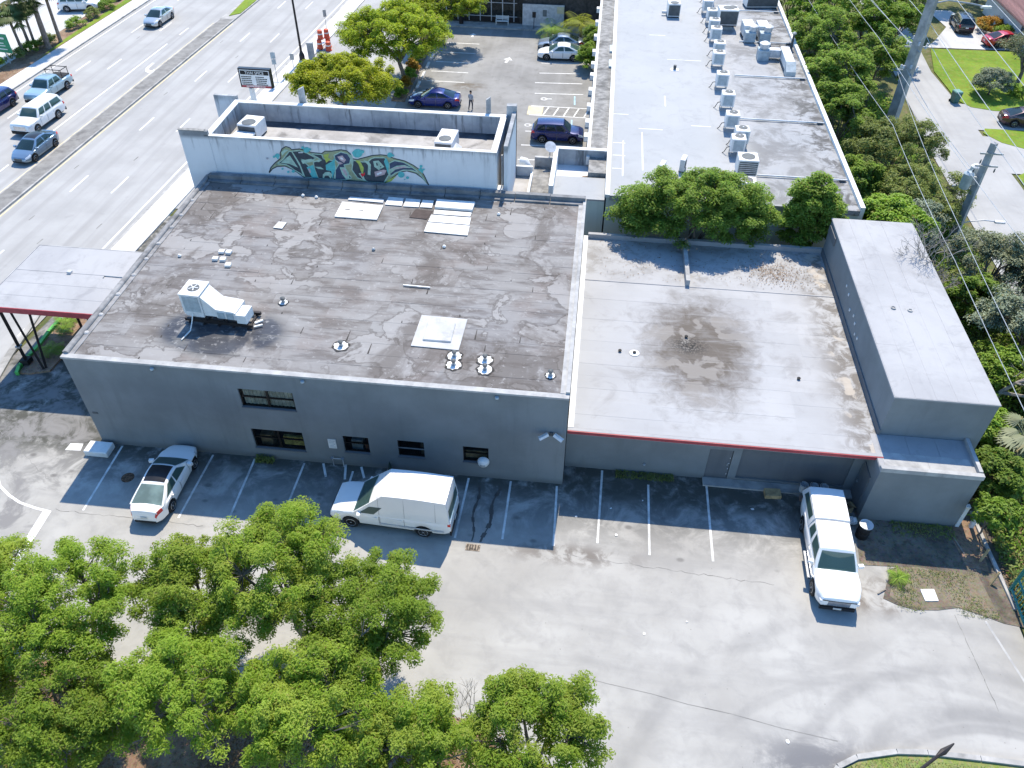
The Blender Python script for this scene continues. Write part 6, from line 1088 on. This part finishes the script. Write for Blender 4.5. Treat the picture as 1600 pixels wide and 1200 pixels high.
# ------------------------------------------------------------------ pedestrian
def person(loc, rz):
    t = thing('person', 'person in a grey shirt and dark trousers walking across the rear lot', 'person', loc, rz)
    V = [(0,0,0.95),(0,0,1.15),(0,0,1.38),(0,0.02,1.5),(0,0.03,1.6), (0.09,0,0.9),(0.11,0.12,0.5),(0.11,0.06,0.09),(0.11,0.2,0.04), (-0.09,0,0.9),(-0.11,-0.06,0.5),(-0.11,-0.28,0.13),(-0.11,-0.16,0.04), (0.19,0,1.38),(0.25,-0.1,1.12),(0.25,0.04,0.9),(-0.19,0,1.38),(-0.25,0.08,1.12),(-0.24,0.24,0.95)]
    E_ = [(0,1),(1,2),(2,3),(3,4),(0,5),(5,6),(6,7),(7,8),(0,9),(9,10),(10,11),(11,12),(2,13),(13,14),(14,15),(2,16),(16,17),(17,18)]
    rad = [0.15,0.14,0.15,0.065,0.06,0.10,0.075,0.05,0.045,0.10,0.075,0.05,0.045,0.07,0.05,0.035,0.07,0.05,0.035]
    me = bpy.data.meshes.new('body'); me.from_pydata(V, E_, []); o = bpy.data.objects.new('body', me); COL.objects.link(o)
    sk = o.modifiers.new('skin', 'SKIN')
    for i, sv in enumerate(me.skin_vertices[0].data): sv.radius = (rad[i], rad[i]); sv.use_root = (i == 0)
    o.modifiers.new('sub', 'SUBSURF').levels = 2
    dg = bpy.context.evaluated_depsgraph_get(); m2 = bpy.data.meshes.new_from_object(o.evaluated_get(dg)); bpy.data.objects.remove(o)
    m2.materials.clear()
    for mt in (flat('grey_shirt', (0.36,0.37,0.39), 0.9), flat('dark_trousers', (0.05,0.055,0.07), 0.9), flat('skin', (0.35,0.2,0.13), 0.6), MA['black']): m2.materials.append(mt)
    for p in m2.polygons:
        z = p.center.z; p.use_smooth = True; p.material_index = 3 if z < 0.09 else 1 if z < 0.98 and abs(p.center.x) < 0.2 else 2 if z > 1.48 or (z < 1.0 and abs(p.center.x) > 0.2) else 0
    link('body', m2, t)
    h = MB(); h.lathe([(0.03,1.52),(0.07,1.55),(0.092,1.62),(0.098,1.69),(0.09,1.75),(0.05,1.79),(0,1.8)], (0,0.04,0), 14); h.obox((0,0.145,1.655), (0.03,0.04,0.05)); 
    for s in (-1,1): h.obox((s*0.098,0.04,1.66), (0.02,0.05,0.06))
    h.build('head', flat('skin', (0.35,0.2,0.13)), t, smooth=50); h = MB(); h.lathe([(0.105,1.68),(0.104,1.74),(0.07,1.8),(0,1.82)], (0,0.025,0), 14); h.build('hair', MA['black'], t, smooth=50)
    for s in (-1,1):
        hx, hy, hz = (0.25,0.06,0.86) if s > 0 else (-0.24,0.27,0.9); h = MB(); h.obox((hx,hy,hz), (0.035,0.08,0.09))
        for k in range(4): h.tube([(hx,hy-0.03+k*0.02,hz-0.04),(hx-0.005*s,hy-0.03+k*0.021,hz-0.08),(hx-0.02*s,hy-0.028+k*0.021,hz-0.11+0.008*abs(k-1.5))], 0.009, 5)
        h.tube([(hx,hy+0.04,hz+0.01),(hx-0.01*s,hy+0.06,hz-0.03),(hx-0.015*s,hy+0.06,hz-0.06)], 0.01, 5); h.build('hand', flat('skin', (0.35,0.2,0.13)), t)
person((13.4,44.6,0.01), R(-15))
# ------------------------------------------------------------------ vegetation
def quads_mesh(name, V, mat):
    n = len(V)//4; me = bpy.data.meshes.new(name); me.vertices.add(n*4); me.vertices.foreach_set('co', V.astype(np.float32).ravel())
    me.loops.add(n*4); me.loops.foreach_set('vertex_index', np.arange(n*4, dtype=np.int32)); me.polygons.add(n)
    me.polygons.foreach_set('loop_start', np.arange(0, n*4, 4, dtype=np.int32)); me.polygons.foreach_set('loop_total', np.full(n, 4, dtype=np.int32))
    me.materials.append(mat); me.update(calc_edges=True); me.validate(); return me
def leaf_quads(rng, pos, nrm, ln, wd):
    n = len(pos); t = rng.normal(size=(n,3)); a = np.cross(nrm, t); a /= np.linalg.norm(a,axis=1,keepdims=True)+1e-9; b = np.cross(nrm, a)
    L = (ln*rng.uniform(0.65,1.25,(n,1))); W_ = (wd*rng.uniform(0.65,1.2,(n,1))); bend = nrm*L*0.15
    return np.stack([pos-a*L/2, pos-b*W_/2+bend, pos+a*L/2, pos+b*W_/2+bend], 1).reshape(-1,3)
def clump_leaves(rng, C, Rd, per, ln, wd, flat_=0.75, up=0.85):
    out = []
    for c, r in zip(C, Rd):
        n = int(per*(r/np.mean(Rd))**2); d = rng.normal(size=(n,3)); d /= np.linalg.norm(d,axis=1,keepdims=True); d[:,2] = np.where(d[:,2] < -0.35, -d[:,2], d[:,2])
        ax = rng.uniform(0.65,1.4,3)*np.array([1,1,flat_]); rad = r*rng.uniform(0.25,1.12,(n,1))**0.75; p = c+d*rad*ax
        nn = d*0.5+np.array([0,0.25,up])+rng.normal(size=(n,3))*0.5; nn /= np.linalg.norm(nn,axis=1,keepdims=True); out.append(leaf_quads(rng, p, nn, ln, wd))
    return np.concatenate(out)
def crown_points(rng, n, Rx, Ry, Rz, zc, inner=0.45, cluster=0):
    P_ = []
    if cluster:
        tips = crown_points(rng, max(7, n//cluster), Rx*0.88, Ry*0.88, Rz*0.9, zc, inner); S_ = np.array([Rx,Ry,Rz])
        out = []
        while len(out) < n:
            q = tips[len(out) % len(tips)]+rng.normal(size=3)*S_*np.array([0.25,0.25,0.23])
            if np.linalg.norm((q-np.array([0,0,zc]))/S_) < 1.05: out.append(q)
        return np.array(out)
    while len(P_) < n:
        d = rng.normal(size=3); d /= np.linalg.norm(d)
        if d[2] < -0.55: continue
        r = rng.uniform(inner,1.0)**0.7; p = np.array([d[0]*Rx, d[1]*Ry, d[2]*Rz])*r; p[2] += zc
        if P_ and min(np.linalg.norm(p-q) for q in P_) < 0.24*min(Rx,Ry)*(40/n)**0.33: 
            if rng.random() < 0.9: continue
        P_.append(p)
    return np.array(P_)
def tree(name, label, cat, x, y, zc, Rx, Ry, Rz, mat, n=60, per=320, cl=0.75, ln=0.22, wd=0.11, seed=1, group=None, tr=0.16, fork=0.35, trunk=True, lean=(0,0), inner=0.45, bark=None, flat_=0.75, z0=0.0, cluster=0):
    rng = np.random.default_rng(seed); t = thing(name, label, cat, (x,y,z0), 0, group)
    C = crown_points(rng, n, Rx, Ry, Rz, zc, inner, cluster); Rd = cl*rng.uniform(0.7,1.3,n)
    link('crown', quads_mesh('crown', clump_leaves(rng, C, Rd, per, ln, wd, flat_), mat), t)
    if trunk:
        m = MB(); fz = max(0.3, zc-Rz*0.75)*1.0; fz = zc*fork if zc*fork < fz+0.5 else fz
        base = Vector((lean[0],lean[1],0)); fk = Vector((lean[0]*0.3,lean[1]*0.3,fz)); mid = base.lerp(fk,0.5)+Vector((rng.normal()*0.08,rng.normal()*0.08,0))
        m.tube([base-Vector((0,0,0.1)), base+Vector((0,0,0.12)), mid, fk], [tr*1.5,tr*1.1,tr*0.95,tr*0.85], 9)
        k = 7; mains = []
        for i in range(k):
            a = 2*PI*i/k+rng.uniform(-.3,.3); e = Vector((math.cos(a)*Rx*0.42, math.sin(a)*Ry*0.42, zc-Rz*0.15+rng.uniform(-.2,.5)*Rz)); q = fk.lerp(e,0.5)+Vector((rng.normal()*0.15,rng.normal()*0.15,0.15)); m.tube([fk,q,e], [tr*0.6,tr*0.42,tr*0.28], 6); mains.append(e)
        mains.append(fk+Vector((0,0,(zc-fz)*0.8))); m.tube([fk,mains[-1]], [tr*0.6,tr*0.3], 6)
        for c in C:
            c = Vector(c); s = min(mains, key=lambda q: (q-c).length); q = s.lerp(c,0.5)+Vector((rng.normal()*0.12,rng.normal()*0.12,-0.06)); m.tube([s,q,c], [tr*0.22,tr*0.15,tr*0.06], 4, cap=False)
            for _ in range(2): e = c+Vector(rng.normal(size=3))*cl*0.45; m.tube([q,e], [tr*0.09,0.006], 3, cap=False)
        m.build('trunk', bark or MA['bark'], t)
    return t
LF = dict(lime2=m_leaf('fresh_lime_foliage', (0.24,0.36,0.04), (0.37,0.49,0.075), (0.28,0.42,0.045), 0.6),ylime=m_leaf('yellow_lime_foliage', (0.28,0.36,0.022), (0.41,0.48,0.04), (0.24,0.36,0.03), 0.5),
    lime=m_leaf('lime_foliage', (0.235,0.37,0.035), (0.38,0.52,0.07), (0.43,0.51,0.09), 0.6), mid=m_leaf('green_foliage', (0.17,0.29,0.045), (0.28,0.42,0.08), (0.27,0.37,0.075), 0.6), dark=m_leaf('dark_foliage', (0.08,0.15,0.03), (0.14,0.23,0.045), None, 0.3),
    yellow=m_leaf('yellow_green_foliage', (0.33,0.38,0.02), (0.46,0.49,0.04), (0.27,0.34,0.025), 0.5), olive=m_leaf('olive_foliage', (0.18,0.235,0.06), (0.28,0.335,0.10), (0.25,0.30,0.09), 0.45), grey=m_leaf('grey_green_foliage', (0.18,0.215,0.12), (0.28,0.315,0.19), None, 0.3), silver=m_leaf('silver_foliage', (0.22,0.28,0.18), (0.34,0.40,0.28), None, 0.25),
    palm=m_leaf('palm_foliage', (0.07,0.12,0.03), (0.13,0.19,0.05), (0.17,0.17,0.07), 0.25), bright=m_leaf('bright_shrub_foliage', (0.18,0.32,0.03), (0.29,0.43,0.06), None, 0.4), orange=m_leaf('orange_foliage', (0.35,0.17,0.02), (0.5,0.27,0.03), (0.3,0.28,0.04), 0.3), dry=m_leaf('dry_foliage', (0.22,0.13,0.07), (0.34,0.22,0.12), None, 0.2), grass=m_leaf('grass_blades', (0.13,0.22,0.03), (0.22,0.30,0.06), (0.26,0.24,0.10), 0.3))
FG = 'bright green trees in the foreground bed'
for i, (x, y, zc, rx_, ry_, rz_, n, lb) in enumerate((
    (6.4,-12.3,4.7,2.6,2.5,1.7,46,'bright green tree at the left with a bare trunk showing below'),
    (10.9,-10.9,4.5,2.3,2.4,1.7,44,'bright green tree left of the tallest foreground crown'),
    (14.2,-10.2,5.2,2.9,2.7,1.9,60,'tallest bright green foreground tree reaching toward the van'),
    (18.0,-11.4,4.6,2.5,2.6,1.6,52,'bright green foreground tree standing right below the van'),
    (2.0,-11.6,4.3,1.9,2.4,1.8,34,'bright green tree cut off by the left picture edge'),
    (24.7,-15.0,4.4,2.4,2.1,1.6,44,'rightmost bright green foreground tree beside open pavement'),
    (12.2,-15.0,4.4,2.6,2.2,1.6,48,'bright green tree low in the picture left of centre'),
    (16.6,-15.0,4.3,2.6,2.2,1.6,48,'bright green tree along the bottom edge under the tallest crown'),
    (20.6,-15.6,3.9,2.1,1.9,1.4,38,'smaller bright green tree along the bottom edge left of the rightmost'),
    (7.8,-16.2,4.0,2.4,2.0,1.5,42,'bright green tree in the bottom left corner'),
    (3.6,-15.2,3.6,1.9,1.8,1.3,26,'sparse bright green tree at the bottom left edge'),)):
    tree('foreground_tree', lb, 'tree', x, y, zc, rx_*1.07, ry_*1.07, rz_*1.05, LF['lime' if i % 3 else 'lime2'], int(n*3.3), 270, 0.38, 0.145, 0.05, 20+i, FG, 0.15, 0.4, lean=(random.uniform(-.4,.4),random.uniform(-.5,.2)), inner=0.4, cluster=4)
# bare twigs standing between the foreground crowns
def bare_tree(name, label, x, y, h, spread, seed, depth=5, r0=0.12, mat=None, lean=(0,0)):
    rng = random.Random(seed); t = thing(name, label, 'tree', (x,y,0)); m = MB()
    def grow(p, d, L, r, k):
        q = p+d*L; mid_ = p.lerp(q,0.5)+Vector((rng.uniform(-1,1),rng.uniform(-1,1),rng.uniform(-1,1)))*L*0.08; m.tube([p,mid_,q], [r,r*0.85,r*0.68], 5 if k > 2 else 3, cap=False)
        if k == 0: return
        for _ in range(rng.choice((2,3,3)) if k > 1 else 3):
            nd = (d+Vector((rng.uniform(-1,1),rng.uniform(-1,1),rng.uniform(-0.5,0.8)))*spread).normalized(); grow(q, nd, L*rng.uniform(0.6,0.85), r*0.62, k-1)
    grow(Vector((0,0,-0.1)), Vector((lean[0],lean[1],1)).normalized(), h*0.33, r0, depth); m.build('branches', mat or MA['twig'], t); return t
bare_tree('bare_sapling', 'thin bare sapling between the two right foreground crowns', 22.2, -13.6, 3.6, 0.7, 3, 4, 0.05)
bare_tree('bare_tree', 'leafless grey tree overhanging the tall block roof', 46.3, 13.2, 6.8, 0.9, 11, 7, 0.2, lean=(-0.2,0.0))
bare_tree('bare_tree', 'leafless twisted tree with cut limbs right of the tall block', 48.4, 8.6, 5.0, 1.1, 15, 6, 0.2, lean=(0.2,-0.2))
bare_tree('bare_shrub', 'dry grey twigs in the bottom left corner under the trees', 4.0, -16.0, 2.4, 1.2, 17, 5, 0.06)
t = thing('cut_log', 'sawn log with pale end lying beside the tall block', 'log', (47.2,10.6,1.2), 0.3); MB().cyl((-0.9,0,0.3),(0.4,0,0),0.2,None,10).build('bark', MA['twig'], t); MB().cyl((0.4,0,0),(0.43,0,-0.006),0.19,None,10).build('cut_face', MA['wood'], t)
# trees behind and beside the workshop
tree('broad_tree', 'wide dense green tree overhanging the back of the workshop roof', 'tree', 31.9, 19.2, 5.3, 5.1, 2.6, 2.5, LF['mid'], 240, 280, 0.55, 0.2, 0.085, 51, tr=0.2)
tree('slim_tree', 'narrow green tree between the workshop and the shop building corner', 'tree', 39.4, 20.0, 4.9, 1.9, 1.6, 2.9, LF['mid'], 110, 240, 0.45, 0.22, 0.1, 52, tr=0.12)
tree('round_tree', 'yellow-green leafy tree behind the tall block roof', 'tree', 44.9, 21.6, 3.4, 2.6, 2.4, 2.0, LF['bright'], 52, 360, 0.66, 0.3, 0.15, 53, tr=0.14)
RG = 'trees crowding the strip between shop building and street'
for i, (x, y, zc, rx_, ry_, rz_, mt, n, lb) in enumerate((
    (48.6,34.2,3.0,3.6,3.6,2.2,'olive',64,'fine-leaved olive green tree around the foot of the tall pole'),
    (49.6,28.6,2.6,3.0,3.0,1.9,'olive',54,'low olive green tree left of the transformer pole'),
    (47.4,24.6,2.6,2.2,2.0,1.6,'silver',36,'silvery shrub-like tree in front of the transformer pole'),
    (45.4,31.0,2.2,1.5,2.0,1.5,'mid',30,'small dark green tree beside the shop building parapet'),
    (45.2,38.5,4.0,2.2,3.0,2.2,'mid',46,'green tree against the shop building halfway along'),
    (46.0,45.2,4.8,2.8,3.2,2.5,'mid',56,'large green tree against the shop building behind the ducts'),
    (45.6,52.6,5.2,2.8,3.4,2.6,'mid',56,'tall green tree beside the far half of the shop building'),
    (46.4,60.0,5.4,3.2,3.4,2.6,'bright',56,'bright green tree near the far corner of the shop building'),
    (50.4,50.0,4.6,2.6,3.0,2.3,'mid',50,'green tree behind the tall pole left of the street'),
    (51.0,57.5,5.2,3.0,3.4,2.6,'bright',54,'tall bright green tree left of the far street'),
    (49.8,66.5,5.4,3.4,3.6,2.6,'mid',54,'far green tree at the top edge near the shop building'),
    (55.6,63.4,4.6,2.8,3.2,2.4,'mid',50,'far green tree at the edge of the street'),
    (54.6,72.4,5.0,3.4,3.4,2.6,'dark',50,'dark green far tree at the top edge'),
    (59.4,73.2,4.2,2.8,3.0,2.2,'dark',46,'dark tree shading the pale driveway'),
    (45.4,68.8,5.0,3.0,3.4,2.6,'mid',46,'far green tree behind the shop building corner'),
    (64.2,82.0,4.2,3.4,3.0,2.4,'dark',46,'dark tree behind the black utility vehicle'),
    (71.0,84.0,4.0,3.4,3.0,2.2,'dark',40,'dark tree at the top beside the pink roof'),
    (51.6,19.4,2.8,2.8,2.6,1.9,'grey',56,'grey-green tree right of the transformer pole'),
    (55.2,17.0,2.8,2.4,2.8,1.9,'grey',50,'grey-green tree at the right edge below the street'),
    (51.8,13.4,2.6,2.6,2.4,1.8,'silver',48,'silvery tree at the right edge above the leafless one'),
    (49.8,17.0,1.8,1.6,1.6,1.3,'mid',30,'bright shrub-like tree at the foot of the transformer pole'),
    (49.2,10.2,1.4,1.9,2.0,1.2,'bright',34,'low bright green bush under the leafless trees'),
    (52.6,8.6,2.0,2.4,2.2,1.5,'olive',40,'olive bush at the right edge below the silvery tree'),
    (47.0,5.8,1.3,1.3,1.8,1.0,'bright',26,'small bright bush hugging the tall block wall'),
    (46.4,1.9,1.6,1.2,1.1,1.0,'mid',26,'green bush at the rear corner of the annex'),)):
    tree('leafy_tree', lb, 'tree', x, y, zc, rx_*1.08, ry_*1.08, rz_, LF[mt], int(n*1.7), 190 if y < 45 else 150, 0.52 if rx_ > 2 else 0.4, 0.22 if y < 30 else 0.27, 0.085 if mt in ('olive','grey','silver') else 0.12, 60+i, RG, 0.13, 0.4, cluster=5 if rx_ > 1.8 else 0)
t = tree('leafy_sapling', 'light green sapling leaning over the annex corner', 'tree', 45.3, -0.9, 1.9, 1.2, 0.8, 0.6, LF['bright'], 20, 120, 0.34, 0.26, 0.1, 95, tr=0.05)
tree('lawn_tree', 'half bare tree with a dark trunk on the lawn', 'tree', 66.6, 57.0, 4.0, 2.8, 2.6, 1.5, LF['grey'], 40, 110, 0.6, 0.25, 0.1, 96, tr=0.2)
tree('clipped_bush', 'round clipped grey-green bush on the lawn', 'bush', 63.2, 54.6, 1.25, 1.7, 1.5, 0.9, LF['silver'], 40, 300, 0.45, 0.16, 0.08, 97, tr=0.08, inner=0.75)
tree('flowering_shrub', 'orange flowering shrub in front of the house', 'shrub', 69.0, 73.5, 0.7, 1.4, 1.8, 0.6, LF['orange'], 24, 160, 0.4, 0.2, 0.1, 98, trunk=False)
tree('round_shrub', 'green shrub in front of the house beside the orange one', 'shrub', 70.2, 70.6, 0.7, 1.3, 1.6, 0.6, LF['bright'], 22, 160, 0.4, 0.2, 0.1, 99, trunk=False)
tree('round_shrub', 'leafy green shrub bed under the half bare lawn tree', 'shrub', 67.2, 54.6, 0.35, 2.4, 1.1, 0.35, LF['bright'], 26, 140, 0.4, 0.2, 0.1, 100, trunk=False)
# umbrella-shaped yellow-green trees by the rear lot
YG = 'yellow-green spreading trees beside the rear lot'
tree('spreading_tree', 'spreading yellow-green tree nearest the mural building', 'tree', 2.6, 40.6, 3.7, 4.9, 3.3, 1.7, LF['yellow'], 150, 300, 0.6, 0.22, 0.10, 111, YG, 0.2, 0.45)
tree('spreading_tree', 'large spreading lime green tree shading the rear lot stalls', 'tree', 5.4, 50.0, 4.6, 5.2, 4.6, 2.3, LF['ylime'], 170, 280, 0.65, 0.24, 0.10, 112, YG, 0.22, 0.45, lean=(0.8,-1.0))
tree('spreading_tree', 'farthest spreading lime green tree at the top edge', 'tree', 8.0, 60.5, 4.2, 4.4, 3.6, 1.8, LF['ylime'], 110, 240, 0.65, 0.25, 0.10, 113, YG, 0.2, 0.45)
for i, (y, mt, lb) in enumerate(((46.6,'bright','near'),(48.6,'orange','second'),(50.6,'bright','middle'),(52.6,'orange','fourth'),(54.8,'bright','far'))):
    tree('hedge_shrub', '%s shrub of the low hedge along the rear lot stalls' % lb, 'shrub', 6.3-0.02*i, y, 0.5, 0.55, 1.0, 0.45, LF[mt], 14, 130, 0.32, 0.2, 0.1, 120+i, 'low hedge shrubs along the rear lot', trunk=False, z0=0.1)
tree('lot_shrub', 'rounded bright green shrub overhanging the white sedan in the rear lot', 'shrub', 23.7, 55.9, 1.2, 0.8, 1.9, 1.1, LF['bright'], 30, 200, 0.45, 0.2, 0.1, 130, tr=0.06)
tree('lot_shrub', 'dark green shrub between the palms and the shop walkway', 'shrub', 24.0, 60.5, 1.4, 0.7, 1.5, 1.2, LF['mid'], 24, 180, 0.45, 0.2, 0.1, 131, tr=0.06)

def frond(rng, az, L, droop, n=14, wid=0.5, fan=False):
    V = []; d = Vector((math.cos(az),math.sin(az),0)); s = Vector((-d.y,d.x,0)); el = rng.uniform(0.1,1.2)
    def at(t): return d*(L*t*math.cos(el*(1-t*0.5)))+Vector((0,0,L*(math.sin(el)*t-droop*t*t)))
    if fan:
        c = at(0.55)
        for k in range(16):
            a = (k/15-0.5)*3.6; dr = (d*math.cos(a)+s*math.sin(a)); e = c+dr*L*0.5*(1-0.15*abs(a))+Vector((0,0,-droop*L*0.25-0.12*abs(a)*L*0.3)); w_ = (s*math.cos(a)-d*math.sin(a))*0.05*L*0.6; V += [c, c.lerp(e,0.55)+w_+Vector((0,0,0.04)), e, c.lerp(e,0.55)-w_+Vector((0,0,0.04))]
        w_ = s*0.02; V += [Vector((0,0,0))-w_, Vector((0,0,0))+w_, c+w_, c-w_]
    else:
        for k in range(n):
            t = 0.15+0.85*k/n; p = at(t); q = at(min(1,t+0.08)); ll = wid*L*(0.35+0.65*math.sin(PI*min(1,t*0.9+0.1)))
            for sd in (1,-1): e = q+s*sd*ll*0.75+d*ll*0.35+Vector((0,0,-0.3*ll)); w_ = d*0.03*L*0.5; V += [p, p.lerp(e,0.5)+w_, e, p.lerp(e,0.5)-w_]
        for k in range(6): a_, b_ = at(k/6), at((k+1)/6); w_ = s*0.018; V += [a_-w_, a_+w_, b_+w_, b_-w_]
    return V
def palm(name, label, x, y, h, L, nf, seed, fan=False, tr=0.14, group=None, lean=(0,0), mat='palm', low=False):
    rng = random.Random(seed); t = thing(name, label, 'palm', (x,y,0.08), 0, group); top = Vector((lean[0],lean[1],h))
    if h > 0.3: MB().tube([(0,0,-0.1),(0,0,0.15),(lean[0]*0.4,lean[1]*0.4,h*0.5),tuple(top)], [tr*1.5,tr*1.15,tr*0.95,tr*0.85], 10).build('trunk', MA['palmbark'], t)
    V = []
    for k in range(nf): V += [v_+top for v_ in frond(rng, 2*PI*k/nf*2.4+rng.uniform(-.3,.3), L*rng.uniform(0.8,1.15), rng.uniform(0.35,1.15) if not low else rng.uniform(0.2,0.8), fan=fan)]
    link('fronds', quads_mesh('fronds', np.array([tuple(v_) for v_ in V]), LF[mat]), t); return t
PG = 'tall palms beyond the avenue'
for i, (x, y, h, tr_, lb) in enumerate(((-34.9,51.6,3.7,0.16,'first palm from the green sign beyond the avenue'),(-34.9,53.0,4.2,0.16,'second palm from the green sign beyond the avenue'),(-34.8,53.7,4.6,0.14,'third thin palm from the green sign beyond the avenue'),(-33.5,53.9,5.9,0.28,'thickest palm of the group beyond the avenue'),(-33.2,55.8,5.3,0.18,'palm farthest from the green sign beyond the avenue'))):
    palm('tall_palm', lb, x, y, h, 2.1, 34, 140+i, True, tr_, PG, (random.uniform(-.2,.2),0))
palm('lot_palm', 'bushy palm in front of the grey screen panel', 19.6, 64.3, 0.9, 1.9, 22, 150, False, 0.16, None, mat='bright')
palm('lot_palm', 'arching palm with golden fronds beside the shop walkway', 22.7, 63.4, 2.0, 2.4, 22, 151, False, 0.16, None, mat='yellow')
palm('fan_palm', 'drooping grey-green fan palm at the right edge beside the annex', 48.6, 4.4, 1.8, 2.0, 30, 152, True, 0.2, None, mat='grey')
palm('fan_palm', 'small fan palm among trees left of the tall pole', 48.2, 45.6, 3.6, 1.8, 22, 153, True, 0.15, None, mat='olive')
for i, (x, y, lb) in enumerate(((-6.9,8.6,'spiky plant beside the rear canopy struts'),(-7.2,9.6,'second spiky plant at the far end of the canopy planter'),(-6.6,6.7,'small spiky plant in the middle of the canopy planter'))): palm('spiky_plant', lb, x, y, 0.25, 0.75, 20, 160+i, False, 0.06, 'plants in the canopy planter', mat='bright', low=True)
for i, (x, y, lb) in enumerate(((-35.5,47.8,'low shrub left of the green sign'),(-35.1,50.6,'low shrub right of the green sign'),(-34.6,52.5,'low shrub between the first palms'),(-33.9,54.6,'low shrub beside the thickest palm'),(-33.9,60.5,'first plant along the far planting strip'),(-33.6,63.5,'second plant along the far planting strip'),(-33.4,66.8,'third plant along the far planting strip'),(-36.0,45.0,'leftmost low shrub beyond the avenue'))):
    tree('strip_shrub', lb, 'shrub', x, y, 0.45, 0.8, 1.3, 0.4, LF['mid' if i % 2 == 0 else 'olive'], 14, 110, 0.35, 0.2, 0.1, 170+i, 'shrubs in the far planting strip', trunk=False, z0=0.08)

# ground cover, grass and weeds: nobody could count these
def scatter(name, label, cat, n, region, seed, mat, ln, wd, up=1.2, hmax=0.25, dens=None):
    rng = np.random.default_rng(seed); P_ = []
    while len(P_) < n:
        q = rng.uniform(size=(n,2)); x = region[0]+q[:,0]*(region[1]-region[0]); y = region[2]+q[:,1]*(region[3]-region[2]); k = np.ones(n, bool)
        if dens: k = dens(x, y, rng)
        P_ += list(zip(x[k], y[k]))
    P_ = np.array(P_[:n]); hh = 0.02+hmax*rng.random(n)**1.5; pos = np.column_stack([P_, hh]); nn = rng.normal(size=(n,3))*0.6+np.array([0,0,up]); nn /= np.linalg.norm(nn,axis=1,keepdims=True)
    o = link(name, quads_mesh(name, leaf_quads(rng, pos, nn, ln, wd), mat)); tag(o, label, cat); return stuff(o)
def lumpy(x, y, rng, s=0.6): return (np.sin(x*s*1.7+np.sin(y*s))+np.sin(y*s*1.3+1.3*np.sin(x*s*0.8))+rng.normal(size=len(x))*0.5) > -0.2
scatter('ground_cover', 'leafy green ground cover along the right side', 'ground cover', 42000, (45.9,53.5,-14,30), 201, LF['olive'], 0.24, 0.11, 1.0, 0.5, lumpy)
scatter('ground_cover', 'bright green undergrowth on the right side', 'ground cover', 16000, (45.9,53.0,-14,30), 202, LF['bright'], 0.22, 0.11, 1.0, 0.6, lambda x, y, r: ~lumpy(x, y, r))
scatter('leaf_litter', 'fallen orange and brown leaves on the right side', 'leaf litter', 9000, (45.7,53,-12,6), 203, LF['dry'], 0.15, 0.08, 2.0, 0.3, lambda x, y, r: lumpy(x+3, y, r, 0.9))
scatter('ground_cover', 'shaded undergrowth beneath the right-hand trees', 'ground cover', 26000, (43.3,58.0,22,75), 204, LF['mid'], 0.34, 0.17, 1.0, 0.7, lambda x, y, r: lumpy(x, y, r) & (x < 53.0))
scatter('weeds', 'tufts of weeds growing in the soil corner', 'weeds', 1700, (40.4,45.0,-5.6,-3.2), 205, LF['grass'], 0.16, 0.025, 0.2, 0.10, lambda x, y, r: lumpy(x*2, y*2, r))
scatter('weeds', 'weeds along the foot of the annex wall', 'weeds', 700, (41.2,44.2,-1.4,-0.5), 206, LF['grass'], 0.2, 0.03, 0.2, 0.14, lambda x, y, r: r.random(len(x)) < (y+1.5))
scatter('weeds', 'weeds along the foot of the low workshop wall', 'weeds', 700, (27.6,30.6,0.75,1.28), 207, LF['olive'], 0.18, 0.04, 0.4, 0.12)
scatter('weeds', 'weeds at the foot of the wall below the wide window', 'weeds', 350, (8.6,9.6,-0.45,-0.05), 208, LF['olive'], 0.2, 0.05, 0.4, 0.3)
scatter('verge_grass_blades', 'grass blades of the verge behind the bottom kerb', 'grass', 9000, (36.4,46.0,-14.2,-12.3), 209, LF['grass'], 0.14, 0.02, 0.2, 0.06, lambda x, y, r: (y < -12.35-np.clip((38.5-x)*0.35,0,5)))
scatter('leaf_litter', 'dry leaves scattered under the foreground trees', 'leaf litter', 9000, (-2,23.5,-17.4,-12.6), 210, LF['dry'], 0.13, 0.07, 2.0, 0.05, lumpy)
scatter('leaf_litter', 'dry leaves at the back of the workshop roof', 'leaf litter', 900, (26.0,39.6,13.6,17.9), 211, LF['dry'], 0.10, 0.05, 2.0, 0.03, lambda x, y, r: r.random(len(x)) < np.exp(-((x-36.8)/1.3)**2-((y-15.3)/1.0)**2)+0.04)
bpy.data.objects['leaf_litter.002'].location.z = LZ
palm('weed_clump', 'single bright weed clump beside the white slab', 40.75, -3.95, 0.1, 0.55, 16, 220, False, 0.03, None, mat='bright', low=True)
